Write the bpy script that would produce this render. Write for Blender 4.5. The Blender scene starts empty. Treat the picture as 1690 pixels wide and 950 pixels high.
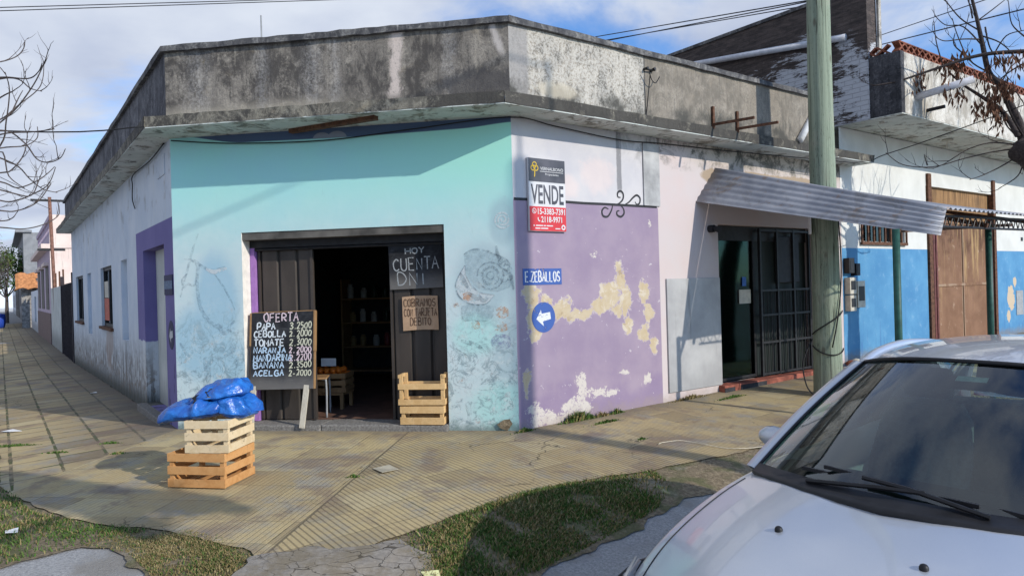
import bpy, bmesh, math, random
from mathutils import Vector, Matrix, geometry
import numpy as np

random.seed(7)
np.random.seed(7)
SC = bpy.context.scene
COL = SC.collection
PI = math.pi

# ------------------------------------------------------------------ camera
CAM_POS = Vector((1.1546, -7.4674, 1.55))
YAW, PITCH, ROLL = -0.1584, -0.0014, -0.0279
F_PX = 1156.82
fw = Vector((math.sin(YAW) * math.cos(PITCH), math.cos(YAW) * math.cos(PITCH), math.sin(PITCH)))
rt = Vector((math.cos(YAW), -math.sin(YAW), 0))
up = rt.cross(fw)
rt2 = rt * math.cos(ROLL) + up * math.sin(ROLL)
up2 = -rt * math.sin(ROLL) + up * math.cos(ROLL)
cam = bpy.data.cameras.new('camera')
cam.sensor_width = 36
cam.lens = F_PX * 36 / 1690
cam.clip_start = 0.05
cam.clip_end = 2000
camo = bpy.data.objects.new('camera', cam)
COL.objects.link(camo)
camo.matrix_world = Matrix(((rt2.x, up2.x, -fw.x, CAM_POS.x), (rt2.y, up2.y, -fw.y, CAM_POS.y),
                            (rt2.z, up2.z, -fw.z, CAM_POS.z), (0, 0, 0, 1)))
SC.camera = camo

# ------------------------------------------------------------------ sun, sky, exposure
SUN_AZ, SUN_EL = math.radians(63.4), math.radians(26.0)
to_sun = Vector((math.sin(SUN_AZ) * math.cos(SUN_EL), -math.cos(SUN_AZ) * math.cos(SUN_EL), math.sin(SUN_EL)))
sun = bpy.data.lights.new('sun', 'SUN')
sun.energy = 3.9
sun.angle = math.radians(0.55)
sun.color = (1.0, 0.93, 0.82)
suno = bpy.data.objects.new('sun', sun)
COL.objects.link(suno)
suno.rotation_euler = to_sun.to_track_quat('Z', 'Y').to_euler()
suno.location = (6, -4, 12)
W = bpy.data.worlds.new('World')
SC.world = W
W.use_nodes = True
wn, wl = W.node_tree.nodes, W.node_tree.links
wn.clear()


def wnode(t, **k):
    n = wn.new(t)
    for a, b in k.items():
        setattr(n, a, b)
    return n


sky = wnode('ShaderNodeTexSky', sky_type='NISHITA', sun_disc=False, sun_elevation=SUN_EL,
            sun_rotation=math.atan2(to_sun.x, to_sun.y), air_density=1.0, dust_density=0.6, ozone_density=1.6)
tc = wnode('ShaderNodeTexCoord')
sp = wnode('ShaderNodeSeparateXYZ')
wl.new(tc.outputs['Generated'], sp.inputs[0])
zz = wnode('ShaderNodeMath', operation='ADD')
wl.new(sp.outputs[2], zz.inputs[0]); zz.inputs[1].default_value = 0.22
zz2 = wnode('ShaderNodeMath', operation='MAXIMUM')
wl.new(zz.outputs[0], zz2.inputs[0]); zz2.inputs[1].default_value = 0.05
dx = wnode('ShaderNodeMath', operation='DIVIDE'); wl.new(sp.outputs[0], dx.inputs[0]); wl.new(zz2.outputs[0], dx.inputs[1])
dy = wnode('ShaderNodeMath', operation='DIVIDE'); wl.new(sp.outputs[1], dy.inputs[0]); wl.new(zz2.outputs[0], dy.inputs[1])
cb = wnode('ShaderNodeCombineXYZ'); wl.new(dx.outputs[0], cb.inputs[0]); wl.new(dy.outputs[0], cb.inputs[1])
cb.inputs[2].default_value = 3.3
n1 = wnode('ShaderNodeTexNoise'); n1.inputs['Scale'].default_value = 1.15; n1.inputs['Detail'].default_value = 9
n1.inputs['Roughness'].default_value = 0.56; n1.inputs['Distortion'].default_value = 0.35
wl.new(cb.outputs[0], n1.inputs['Vector'])
# more cloud towards the left of the street, blue towards the right
bias = wnode('ShaderNodeMath', operation='MULTIPLY_ADD')
wl.new(sp.outputs[0], bias.inputs[0]); bias.inputs[1].default_value = -0.20; wl.new(n1.outputs[0], bias.inputs[2])
mr = wnode('ShaderNodeMapRange', interpolation_type='SMOOTHSTEP')
mr.inputs['From Min'].default_value = 0.40; mr.inputs['From Max'].default_value = 0.56
wl.new(bias.outputs[0], mr.inputs[0])
n2 = wnode('ShaderNodeTexNoise'); n2.inputs['Scale'].default_value = 2.6; n2.inputs['Detail'].default_value = 6
wl.new(cb.outputs[0], n2.inputs['Vector'])
cr = wnode('ShaderNodeMix', data_type='RGBA')
mr2 = wnode('ShaderNodeMapRange'); mr2.inputs['From Min'].default_value = 0.35; mr2.inputs['From Max'].default_value = 0.68
wl.new(n2.outputs[0], mr2.inputs[0]); wl.new(mr2.outputs[0], cr.inputs[0])
cr.inputs[6].default_value = (4.9, 5.6, 7.3, 1); cr.inputs[7].default_value = (7.3, 7.9, 9.0, 1)
blue = wnode('ShaderNodeMix', data_type='RGBA', blend_type='MULTIPLY'); blue.inputs[0].default_value = 1
wl.new(sky.outputs[0], blue.inputs[6]); blue.inputs[7].default_value = (1.0, 1.5, 2.15, 1)
mx = wnode('ShaderNodeMix', data_type='RGBA')
wl.new(mr.outputs[0], mx.inputs[0]); wl.new(blue.outputs[2], mx.inputs[6]); wl.new(cr.outputs[2], mx.inputs[7])
bg = wnode('ShaderNodeBackground'); bg.inputs[1].default_value = 0.1
wl.new(mx.outputs[2], bg.inputs[0])
wo = wnode('ShaderNodeOutputWorld'); wl.new(bg.outputs[0], wo.inputs[0])
SC.view_settings.view_transform = 'Standard'
SC.view_settings.look = 'None'
SC.view_settings.gamma = 1
SC.view_settings.use_curve_mapping = False
SC.view_settings.exposure = 0.0
SC.render.engine = 'CYCLES'
SC.cycles.max_bounces = 8
SC.cycles.transparent_max_bounces = 12

# ------------------------------------------------------------------ place geometry
WID = 4.0354
SOF = 3.39                       # underside of the roof slab
AL, AR = 0.7811, 0.7892
LDIR = Vector((-math.cos(AL), math.sin(AL), 0))
RDIR = Vector((math.cos(AR), math.sin(AR), 0))
NL = Vector((-math.sin(AL), -math.cos(AL), 0))
NR = Vector((math.sin(AR), -math.cos(AR), 0))
P1 = Vector((-WID, 0, 0))
P2 = Vector((0, 0, 0))


def frame(org, xdir):
    x = xdir.normalized(); y = Vector((-x.y, x.x, 0))
    return Matrix(((x.x, y.x, 0, org.x), (x.y, y.y, 0, org.y), (0, 0, 1, org.z), (0, 0, 0, 1)))


MF = Matrix.Identity(4)          # facade: x world, y inwards
MR = frame(P2, RDIR)             # right wall: x = distance from corner
ML = frame(P1, -LDIR)            # left wall: x = minus distance from corner


def rp(s, out, z):               # point by the right wall
    return P2 + RDIR * s + NR * out + Vector((0, 0, z))


def lp(s, out, z):
    return P1 + LDIR * s + NL * out + Vector((0, 0, z))


def sstep(a, b, x):
    t = min(1, max(0, (x - a) / (b - a)))
    return t * t * (3 - 2 * t)


def dist_out(x, y):
    a = x * NR.x + y * NR.y
    b = (x - P1.x) * NL.x + y * NL.y
    return max(a, b, -y * 0.58)


def H(x, y):
    d = min(max(dist_out(x, y), 0), 2.8)
    sr = x * RDIR.x + y * RDIR.y
    sl = (x - P1.x) * LDIR.x + y * LDIR.y
    return -0.045 * d - 0.12 * sstep(1.95, 2.8, d) + 0.0135 * min(max(sr, 0), 14) - 0.016 * min(max(sl, 0), 14)


# ------------------------------------------------------------------ helpers: objects
def lin(r, g, b):
    f = lambda c: (c / 255) / 12.92 if c / 255 <= 0.04045 else ((c / 255 + 0.055) / 1.055) ** 2.4
    return (f(r), f(g), f(b), 1)


def tag(o, label=None, cat=None, group=None, kind=None):
    if label: o['label'] = label
    if cat: o['category'] = cat
    if group: o['group'] = group
    if kind: o['kind'] = kind
    return o


def empty(name, label, cat, loc=(0, 0, 0), rz=0.0, group=None):
    o = bpy.data.objects.new(name, None)
    COL.objects.link(o)
    o.location = loc; o.rotation_euler = (0, 0, rz)
    o.empty_display_size = 0.2
    return tag(o, label, cat, group)


class MB:
    def __init__(s):
        s.v = []; s.f = []; s.mi = []

    def add(s, vs, fs, mi=0):
        k = len(s.v); s.v += [tuple(v) for v in vs]
        for f in fs:
            s.f.append(tuple(k + i for i in f)); s.mi.append(mi)
        return s

    def box(s, x0, x1, y0, y1, z0, z1, M=None, mi=0):
        vs = [Vector((x, y, z)) for z in (z0, z1) for y in (y0, y1) for x in (x0, x1)]
        if M is not None: vs = [M @ v for v in vs]
        return s.add(vs, [(0, 2, 3, 1), (4, 5, 7, 6), (0, 1, 5, 4), (2, 6, 7, 3), (0, 4, 6, 2), (1, 3, 7, 5)], mi)

    def quad(s, a, b, c, d, mi=0):
        return s.add([a, b, c, d], [(0, 1, 2, 3)], mi)

    def bar(s, a, b, w, h, upv=(0, 0, 1), mi=0):
        a, b = Vector(a), Vector(b); d = (b - a).normalized(); u = Vector(upv)
        if abs(d.dot(u)) > 0.98: u = Vector((1, 0, 0)) if abs(d.x) < .9 else Vector((0, 1, 0))
        r = d.cross(u).normalized(); u = r.cross(d)
        vs = [p + r * (i * w / 2) + u * (j * h / 2) for p in (a, b) for i, j in ((-1, -1), (1, -1), (1, 1), (-1, 1))]
        return s.add(vs, [(3, 2, 1, 0), (4, 5, 6, 7), (0, 1, 5, 4), (1, 2, 6, 5), (2, 3, 7, 6), (3, 0, 4, 7)], mi)

    def tube(s, pts, r, n=8, caps=True, mi=0):
        pts = [Vector(p) for p in pts]
        rs = r if isinstance(r, (list, tuple)) else [r] * len(pts)
        k = len(s.v); pu = None
        for i, p in enumerate(pts):
            d = (pts[min(i + 1, len(pts) - 1)] - pts[max(i - 1, 0)]).normalized()
            if pu is None:
                pu = Vector((0, 0, 1)) if abs(d.z) < 0.9 else Vector((1, 0, 0))
            rr = d.cross(pu).normalized(); pu = rr.cross(d).normalized()
            for j in range(n):
                a = 2 * PI * j / n
                s.v.append(tuple(p + (rr * math.cos(a) + pu * math.sin(a)) * rs[i]))
        for i in range(len(pts) - 1):
            for j in range(n):
                a, b = k + i * n + j, k + i * n + (j + 1) % n
                s.f.append((a, b, b + n, a + n)); s.mi.append(mi)
        if caps:
            s.f.append(tuple(k + j for j in reversed(range(n)))); s.mi.append(mi)
            e = k + (len(pts) - 1) * n
            s.f.append(tuple(e + j for j in range(n))); s.mi.append(mi)
        return s

    def prism(s, poly, z0, z1, mi=0):
        n = len(poly)
        vs = [(p[0], p[1], z0) for p in poly] + [(p[0], p[1], z1) for p in poly]
        fs = [tuple(reversed(range(n))), tuple(range(n, 2 * n))]
        fs += [(i, (i + 1) % n, n + (i + 1) % n, n + i) for i in range(n)]
        return s.add(vs, fs, mi)

    def lathe(s, prof, n=24, M=None, mi=0):
        k = len(s.v)
        for r, z in prof:
            for j in range(n):
                v = Vector((r * math.cos(2 * PI * j / n), r * math.sin(2 * PI * j / n), z))
                s.v.append(tuple(M @ v if M is not None else v))
        for i in range(len(prof) - 1):
            for j in range(n):
                a, b = k + i * n + j, k + i * n + (j + 1) % n
                s.f.append((a, b, b + n, a + n)); s.mi.append(mi)
        return s

    def grid(s, rows, mi=0, closed=False):
        m = len(rows[0]); k = len(s.v)
        for r in rows: s.v += [tuple(p) for p in r]
        for i in range(len(rows) - 1):
            for j in range(m - 1 + (1 if closed else 0)):
                a, b = k + i * m + j, k + i * m + (j + 1) % m
                s.f.append((a, b, b + m, a + m)); s.mi.append(mi)
        return s

    def build(s, name, mats, parent=None, M=None, smooth=False, bevel=0.0, seg=2, subsurf=0, fix=True, solid=0.0):
        me = bpy.data.meshes.new(name)
        me.from_pydata(s.v, [], s.f)
        if not isinstance(mats, (list, tuple)): mats = [mats]
        for m in mats: me.materials.append(m)
        if len(mats) > 1:
            me.polygons.foreach_set('material_index', s.mi)
        if fix:
            bm = bmesh.new(); bm.from_mesh(me)
            bmesh.ops.recalc_face_normals(bm, faces=bm.faces)
            bm.to_mesh(me); bm.free()
        o = bpy.data.objects.new(name, me)
        COL.objects.link(o)
        if parent is not None:
            o.parent = parent
        if M is not None:
            o.matrix_local = M
        if smooth:
            me.polygons.foreach_set('use_smooth', [True] * len(me.polygons))
        if solid:
            m = o.modifiers.new('thickness', 'SOLIDIFY'); m.thickness = solid; m.offset = 0
        if bevel:
            m = o.modifiers.new('bevel', 'BEVEL'); m.width = bevel; m.segments = seg; m.limit_method = 'ANGLE'
            m.angle_limit = math.radians(40)
        if subsurf:
            m = o.modifiers.new('subsurf', 'SUBSURF'); m.levels = subsurf; m.render_levels = subsurf
        me.update()
        return o


def dup(root, loc, rz=None, label=None):
    r = root.copy(); COL.objects.link(r); r.location = loc
    if rz is not None: r.rotation_euler = (0, 0, rz)
    if label: r['label'] = label
    for ch in list(root.children):
        c = ch.copy(); COL.objects.link(c); c.parent = r
        for g in list(ch.children):
            d = g.copy(); COL.objects.link(d); d.parent = c
    return r


def smooth_line(pts, n=6):
    pts = [Vector(p) for p in pts]
    out = []
    for i in range(len(pts) - 1):
        p0, p1, p2, p3 = pts[max(i - 1, 0)], pts[i], pts[i + 1], pts[min(i + 2, len(pts) - 1)]
        for k in range(n):
            t = k / n
            out.append(0.5 * ((2 * p1) + (p2 - p0) * t + (2 * p0 - 5 * p1 + 4 * p2 - p3) * t * t + (3 * p1 - p0 - 3 * p2 + p3) * t ** 3))
    out.append(pts[-1])
    return out


def stroke(mb, pts, w, y=0.0, mi=0, taper=False, sm=True):
    """flat painted stroke in the x,z plane at depth y"""
    P = [Vector((p[0], p[1])) for p in pts]
    if sm and len(P) > 2:
        P = [Vector((q.x, q.y)) for q in smooth_line([(p.x, p.y, 0) for p in P], 5)]
    rows = []
    for i, p in enumerate(P):
        d = P[min(i + 1, len(P) - 1)] - P[max(i - 1, 0)]
        if d.length < 1e-6: d = Vector((1, 0))
        d.normalize(); n = Vector((-d.y, d.x))
        ww = w * (0.5 if not taper else 0.5 * (0.25 + 0.75 * math.sin(PI * (0.08 + 0.84 * i / max(1, len(P) - 1)))))
        rows.append([(p.x + n.x * ww, y, p.y + n.y * ww), (p.x - n.x * ww, y, p.y - n.y * ww)])
    mb.grid(rows, mi)


GLY = {
    'A': [[(0, 0), (.5, 1), (1, 0)], [(.2, .4), (.8, .4)]],
    'B': [[(0, 0), (0, 1), (.7, .95), (.75, .6), (0, .53)], [(0, .53), (.85, .45), (.85, .08), (0, 0)]],
    'C': [[(.95, .85), (.5, 1), (.08, .75), (.08, .25), (.5, 0), (.95, .15)]],
    'D': [[(0, 0), (0, 1), (.6, .95), (.95, .5), (.6, .05), (0, 0)]],
    'E': [[(.9, 1), (0, 1), (0, 0), (.9, 0)], [(0, .52), (.7, .52)]],
    'F': [[(.9, 1), (0, 1), (0, 0)], [(0, .52), (.7, .52)]],
    'G': [[(.95, .85), (.5, 1), (.08, .75), (.08, .25), (.5, 0), (.92, .15), (.92, .45), (.55, .45)]],
    'H': [[(0, 0), (0, 1)], [(1, 0), (1, 1)], [(0, .5), (1, .5)]],
    'I': [[(.5, 0), (.5, 1)]],
    'J': [[(.3, 1), (1, 1)], [(.7, 1), (.7, .2), (.4, 0), (.05, .2)]],
    'L': [[(0, 1), (0, 0), (.85, 0)]],
    'M': [[(0, 0), (0.05, 1), (.5, .4), (.95, 1), (1, 0)]],
    'N': [[(0, 0), (0, 1), (.9, 0), (.9, 1)]],
    'O': [[(.5, 1), (.08, .8), (.03, .35), (.4, 0), (.85, .15), (.97, .6), (.75, .93), (.5, 1)]],
    'P': [[(0, 0), (0, 1), (.8, .95), (.85, .55), (0, .45)]],
    'R': [[(0, 0), (0, 1), (.8, .95), (.82, .58), (0, .5)], [(.3, .5), (.95, 0)]],
    'S': [[(.9, .85), (.5, 1), (.1, .8), (.25, .55), (.75, .45), (.9, .2), (.5, 0), (.05, .15)]],
    'T': [[(0, 1), (1, 1)], [(.5, 1), (.5, 0)]],
    'U': [[(0, 1), (.03, .2), (.45, 0), (.9, .2), (.93, 1)]],
    'Y': [[(0, 1), (.5, .5), (1, 1)], [(.5, .5), (.5, 0)]],
    'Z': [[(0, 1), (.95, 1), (0, 0), (.95, 0)]],
    '0': [[(.5, 1), (.1, .8), (.05, .3), (.4, 0), (.8, .15), (.95, .6), (.75, .93), (.5, 1)]],
    '2': [[(.05, .8), (.4, 1), (.85, .8), (.6, .4), (.05, 0), (.5, .05), (.95, 0)]],
    '3': [[(.1, .9), (.5, 1), (.85, .8), (.4, .55), (.9, .3), (.5, 0), (.05, .12)]],
    '5': [[(.85, 1), (.2, 1), (.12, .55), (.6, .6), (.9, .3), (.5, 0), (.08, .1)]],
    '.': [[(.35, .12), (.6, .02)]],
    '-': [[(.15, .4), (.75, .42)]],
    ':': [[(.4, .06), (.5, -.02)]],
}
CURVED = set('CDGOPRSUJB0235')


def lettering(mb, text, x0, x1, z, h, w, y, jit=0.02, slant=0.0, rnd=None, mi=0):
    rnd = rnd or random
    adv = [0.45 if c in 'I.' else (0.55 if c == ' ' else 1.0) for c in text]
    tot = sum(adv); cw = (x1 - x0) / tot; x = x0
    for c, a in zip(text, adv):
        if c in GLY:
            zz = z + rnd.uniform(-jit, jit) * h
            gw = cw * a * 0.76; gh = h * (1 + rnd.uniform(-jit, jit) * 2)
            for st in GLY[c]:
                pts = [(x + (px + slant * pz + rnd.uniform(-jit, jit)) * gw, zz + (pz + rnd.uniform(-jit, jit)) * gh) for px, pz in st]
                stroke(mb, pts, w, y, mi, sm=c in CURVED)
        x += cw * a


def text_mesh(txt, name, mat, parent, M, x0, x1, z0, z1, bold=0.0):
    cu = bpy.data.curves.new(name + '_curve', 'FONT')
    cu.body = txt; cu.size = 1.0; cu.offset = bold; cu.resolution_u = 3
    to = bpy.data.objects.new(name + '_tmp', cu)
    COL.objects.link(to)
    bpy.context.view_layer.update()
    me = bpy.data.meshes.new_from_object(to.evaluated_get(bpy.context.evaluated_depsgraph_get()))
    bpy.data.objects.remove(to); bpy.data.curves.remove(cu)
    xs = [v.co.x for v in me.vertices]; ys = [v.co.y for v in me.vertices]
    ax, bx, ay, by = min(xs), max(xs), min(ys), max(ys)
    for v in me.vertices:
        v.co = ((v.co.x - ax) / (bx - ax) * (x1 - x0) + x0, 0, (v.co.y - ay) / (by - ay) * (z1 - z0) + z0)
    me.materials.clear(); me.materials.append(mat); me.name = name
    o = bpy.data.objects.new(name, me)
    COL.objects.link(o); o.parent = parent
    if M is not None: o.matrix_local = M
    return o


# ------------------------------------------------------------------ helpers: materials
class E:
    def __init__(s, g, sock): s.g = g; s.s = sock
    def _m(s, op, o, rev=False):
        return s.g.m(op, o, s) if rev else s.g.m(op, s, o)
    def __add__(s, o): return s._m('ADD', o)
    def __radd__(s, o): return s._m('ADD', o)
    def __sub__(s, o): return s._m('SUBTRACT', o)
    def __rsub__(s, o): return s._m('SUBTRACT', o, True)
    def __mul__(s, o): return s._m('MULTIPLY', o)
    def __rmul__(s, o): return s._m('MULTIPLY', o)
    def __truediv__(s, o): return s._m('DIVIDE', o)
    def __pow__(s, o): return s._m('POWER', o)


class G:
    def __init__(s, name):
        s.mat = bpy.data.materials.new(name); s.mat.use_nodes = True
        s.nt = s.mat.node_tree; s.n = s.nt.nodes; s.l = s.nt.links; s.n.clear()
        s.cache = {}

    def put(s, v, sock):
        if isinstance(v, E): s.l.new(v.s, sock)
        elif v is not None: sock.default_value = v

    def m(s, op, a, b=None, c=None, clamp=False):
        n = s.n.new('ShaderNodeMath'); n.operation = op; n.use_clamp = clamp
        for i, v in enumerate((a, b, c)):
            if v is not None: s.put(v, n.inputs[i])
        return E(s, n.outputs[0])

    def co(s, which='Object'):
        if which not in s.cache:
            if which == 'World':
                n = s.n.new('ShaderNodeNewGeometry'); s.cache[which] = E(s, n.outputs['Position'])
            else:
                n = s.n.new('ShaderNodeTexCoord'); s.cache[which] = E(s, n.outputs[which])
        return s.cache[which]

    def xyz(s, which='Object'):
        k = which + 'xyz'
        if k not in s.cache:
            n = s.n.new('ShaderNodeSeparateXYZ'); s.l.new(s.co(which).s, n.inputs[0])
            s.cache[k] = tuple(E(s, n.outputs[i]) for i in range(3))
        return s.cache[k]

    def vec(s, x, y, z=0.0):
        n = s.n.new('ShaderNodeCombineXYZ')
        for i, v in enumerate((x, y, z)): s.put(v, n.inputs[i])
        return E(s, n.outputs[0])

    def scaled(s, v, sc):
        n = s.n.new('ShaderNodeMapping'); s.l.new(v.s, n.inputs[0]); n.inputs['Scale'].default_value = sc
        return E(s, n.outputs[0])

    def noise(s, scale=5, detail=4, rough=0.55, dist=0.0, vec=None, sc=None, color=False):
        v = vec or s.co('Object')
        if sc: v = s.scaled(v, sc)
        n = s.n.new('ShaderNodeTexNoise'); s.l.new(v.s, n.inputs['Vector'])
        n.inputs['Scale'].default_value = scale; n.inputs['Detail'].default_value = detail
        n.inputs['Roughness'].default_value = rough; n.inputs['Distortion'].default_value = dist
        return E(s, n.outputs[1 if color else 0])

    def vor(s, scale=5, vec=None, feature='F1', out=0, rnd=1.0):
        n = s.n.new('ShaderNodeTexVoronoi'); n.feature = feature
        s.l.new((vec or s.co('Object')).s, n.inputs['Vector']); n.inputs['Scale'].default_value = scale
        n.inputs['Randomness'].default_value = rnd
        return E(s, n.outputs[out])

    def white(s, v):
        n = s.n.new('ShaderNodeTexWhiteNoise'); n.noise_dimensions = '3D'; s.l.new(v.s, n.inputs['Vector'])
        return E(s, n.outputs[0])

    def ss(s, a, b, x, lo=0.0, hi=1.0, lin_=False):
        n = s.n.new('ShaderNodeMapRange'); n.interpolation_type = 'LINEAR' if lin_ else 'SMOOTHSTEP'
        s.put(x, n.inputs[0])
        for i, v in zip((1, 2, 3, 4), (a, b, lo, hi)): s.put(v, n.inputs[i])
        return E(s, n.outputs[0])

    def mix(s, a, b, f, mode='MIX'):
        n = s.n.new('ShaderNodeMix'); n.data_type = 'RGBA'; n.blend_type = mode
        s.put(f, n.inputs[0])
        s.put(a, n.inputs[6]); s.put(b, n.inputs[7])
        return E(s, n.outputs[2])

    def island(s):
        if 'isl' not in s.cache:
            n = s.n.new('ShaderNodeNewGeometry'); s.cache['isl'] = E(s, n.outputs['Random Per Island'])
        return s.cache['isl']

    def blob(s, x, z, cx, cz, rx, rz):
        a = (x - cx) * (1 / rx); b = (z - cz) * (1 / rz)
        return s.m('SUBTRACT', 1.0, s.m('SQRT', a * a + b * b))

    def blobs(s, x, z, lst):
        r = None
        for b in lst:
            e = s.blob(x, z, *b)
            r = e if r is None else s.m('MAXIMUM', r, e)
        return r

    def out(s, col, rough=0.8, bump=None, bstr=0.3, bdist=0.01, metal=0.0, spec=0.3, alpha=None, coat=0.0, trans=0.0):
        p = s.n.new('ShaderNodeBsdfPrincipled'); o = s.n.new('ShaderNodeOutputMaterial')
        s.put(col, p.inputs['Base Color']); s.put(rough, p.inputs['Roughness']); s.put(metal, p.inputs['Metallic'])
        p.inputs['Specular IOR Level'].default_value = spec
        p.inputs['Coat Weight'].default_value = coat
        if trans: p.inputs['Transmission Weight'].default_value = trans
        if alpha is not None: s.put(alpha, p.inputs['Alpha'])
        if bump is not None:
            b = s.n.new('ShaderNodeBump'); b.inputs['Strength'].default_value = bstr; b.inputs['Distance'].default_value = bdist
            s.put(bump, b.inputs['Height']); s.l.new(b.outputs[0], p.inputs['Normal'])
        s.l.new(p.outputs[0], o.inputs[0])
        return s.mat


def plain(name, c, rough=0.7, var=0.12, scale=12, metal=0.0, bstr=0.15, spec=0.3, coat=0.0):
    g = G(name)
    n = g.noise(scale, 5, 0.6)
    c0 = tuple(max(0, k * (1 - var)) for k in c[:3]) + (1,)
    c1 = tuple(min(1, k * (1 + var)) for k in c[:3]) + (1,)
    return g.out(g.mix(c0, c1, g.ss(.3, .7, n)), rough, n, bstr, 0.004, metal, spec, coat=coat)

# ------------------------------------------------------------------ materials: setting
def mat_sidewalk():
    g = G('yellow_ribbed_tiles')
    x, y, z = g.xyz('World')
    # distances in the three paving fields: left street, corner, right street
    lx = (x - P1.x) * LDIR.x + (y - P1.y) * LDIR.y; ly = (x - P1.x) * NL.x + (y - P1.y) * NL.y
    rx = x * RDIR.x + y * RDIR.y; ry = x * NR.x + y * NR.y
    edge_l = x + 4.06; edge_r = x + 1.22 - (y * -0.03)
    isl = g.ss(-.004, .004, edge_l * -1); isr = g.ss(-.004, .004, edge_r)
    pick = lambda a, b, c: a * isl + b * (1 - isl) * (1 - isr) + c * isr
    u = pick(lx, y, rx); v = pick(ly, x, ry)
    ti, tj = 0.40, 0.40
    fu = g.m('FRACT', u / ti); fv = g.m('FRACT', v / tj + g.m('FLOOR', u / ti) * 0.0)
    tile = g.vec(g.m('FLOOR', u / ti), g.m('FLOOR', v / tj), isl * 3 + isr * 7)
    rnd = g.white(tile)
    wob = g.noise(6, 3, vec=g.co('World'))
    jw = 0.014 + isl * 0.030 + (wob - 0.5) * 0.06
    dj = g.m('MINIMUM', g.m('MINIMUM', fu, 1 - fu), g.m('MINIMUM', fv, 1 - fv) * g.ss(0, 1, isl, 1.0, 1.0))
    joint = g.ss(0, 1, (jw - dj) * 60)
    # ribs: across the street on the right, away from the door at the corner, faint and worn on the left
    ribu = pick(u, v, u)
    fr = g.m('FRACT', ribu / 0.0445 + (wob - .5) * .15)
    rib = g.ss(.30, .44, g.m('ABSOLUTE', fr - 0.5))
    wear = g.ss(.36, .62, g.noise(.9, 4, vec=g.co('World')))
    ribk = rib * (0.10 + wear * 0.2 + isr * 0.55)* (1 - isl * 0.75)
    border = g.ss(.016, .005, g.m('MINIMUM', g.m('ABSOLUTE', edge_r), g.m('ABSOLUTE', edge_l) + 10))
    big = g.noise(.55, 5, .6, vec=g.co('World')); fine = g.noise(38, 5, .7, vec=g.co('World')); mid = g.noise(4.5, 6, .65, vec=g.co('World'))
    c = g.mix((.47, .37, .195, 1), (.345, .265, .145, 1), g.ss(.35, .68, big))
    c = g.mix(c, (.33, .30, .225, 1), g.ss(.48, .70, mid) * .65)
    c = g.mix(c, (.52, .44, .27, 1), g.ss(.80, .95, rnd) * .45)
    c = g.mix(c, (.17, .13, .085, 1), g.ss(.34, .02, rnd) * (.42 + isl * .3))
    c = g.mix(c, (.27, .26, .235, 1), g.ss(.50, .66, g.noise(1.3, 6, .7, vec=g.scaled(g.co('World'), (1.3, 1.3, 1.3)))) * .7)
    c = g.mix(c, (.085, .075, .06, 1), g.ss(.62, .72, g.noise(2.6, 7, .75, .8, vec=g.co('World'))) * .55)
    c = g.mix(c, (.10, .08, .05, 1), ribk * .8)
    moss = g.mix((.055, .045, .03, 1), (.06, .085, .02, 1), g.ss(.45, .6, mid))
    # mortar colour: mossy on the left, pale on the right
    jm = g.mix(moss, (.40, .34, .22, 1), isr * g.ss(.4, .6, big) * .9)
    c = g.mix(c, jm, joint * (.45 + isl * .5) * (1 - isl * .65 * g.ss(.55, .40, mid)))
    c = g.mix(c, (.09, .075, .05, 1), border * .75)
    # cracks and dirt spots
    cr = g.vor(1.15, g.vec(x + wob * .35, y + wob * .3, 0), 'DISTANCE_TO_EDGE')
    c = g.mix(c, (.07, .06, .04, 1), g.ss(.010, .003, cr) * g.ss(.5, .6, big) * .8)
    c = g.mix(c, (.08, .07, .045, 1), g.ss(.70, .78, g.noise(16, 4, .7, vec=g.co('World'))) * .6)
    # grime against the walls; on the left the building's shade is painted in too
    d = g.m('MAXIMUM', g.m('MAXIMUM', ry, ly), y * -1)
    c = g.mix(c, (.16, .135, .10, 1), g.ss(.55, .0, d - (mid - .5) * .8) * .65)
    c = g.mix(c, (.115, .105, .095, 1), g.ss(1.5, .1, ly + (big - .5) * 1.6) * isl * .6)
    c = g.mix(c, (.175, .125, .10, 1), g.ss(.50, .66, g.noise(1.9, 5, .65, .4, vec=g.co('World'))) * .6)
    c = g.mix(c, g.mix((0, 0, 0, 1), (1, 1, 1, 1), fine), .22, 'OVERLAY')
    h = fine * .35 + mid * .5 - rib * (.5 + isr * .5) * (1 - isl * .7) - joint * 1.2
    return g.out(c, .88, h, .55, .008)


def mat_road():
    g = G('worn_grey_asphalt')
    w = g.co('World')
    a = g.noise(55, 6, .75, vec=w); b = g.noise(1.6, 5, .6, vec=w); v = g.vor(90, w)
    c = g.mix((.20, .20, .20, 1), (.40, .395, .385, 1), g.ss(.3, .7, a))
    c = g.mix(c, (.20, .18, .15, 1), g.ss(.48, .66, b + (a - .5) * .4) * .7)
    c = g.mix(c, (.10, .095, .09, 1), g.ss(.62, .74, g.noise(14, 6, .75, vec=w)) * .6)
    c = g.mix(c, (.42, .42, .40, 1), g.ss(.30, .12, v) * .35)
    cr = g.vor(.9, g.vec(g.xyz('World')[0] + b * .4, g.xyz('World')[1] + a * .04, 0), 'DISTANCE_TO_EDGE')
    c = g.mix(c, (.10, .095, .09, 1), g.ss(.010, .002, cr) * g.ss(.52, .60, b) * .5)
    return g.out(c, .9, a + v * .6, .6, .008)


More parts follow.
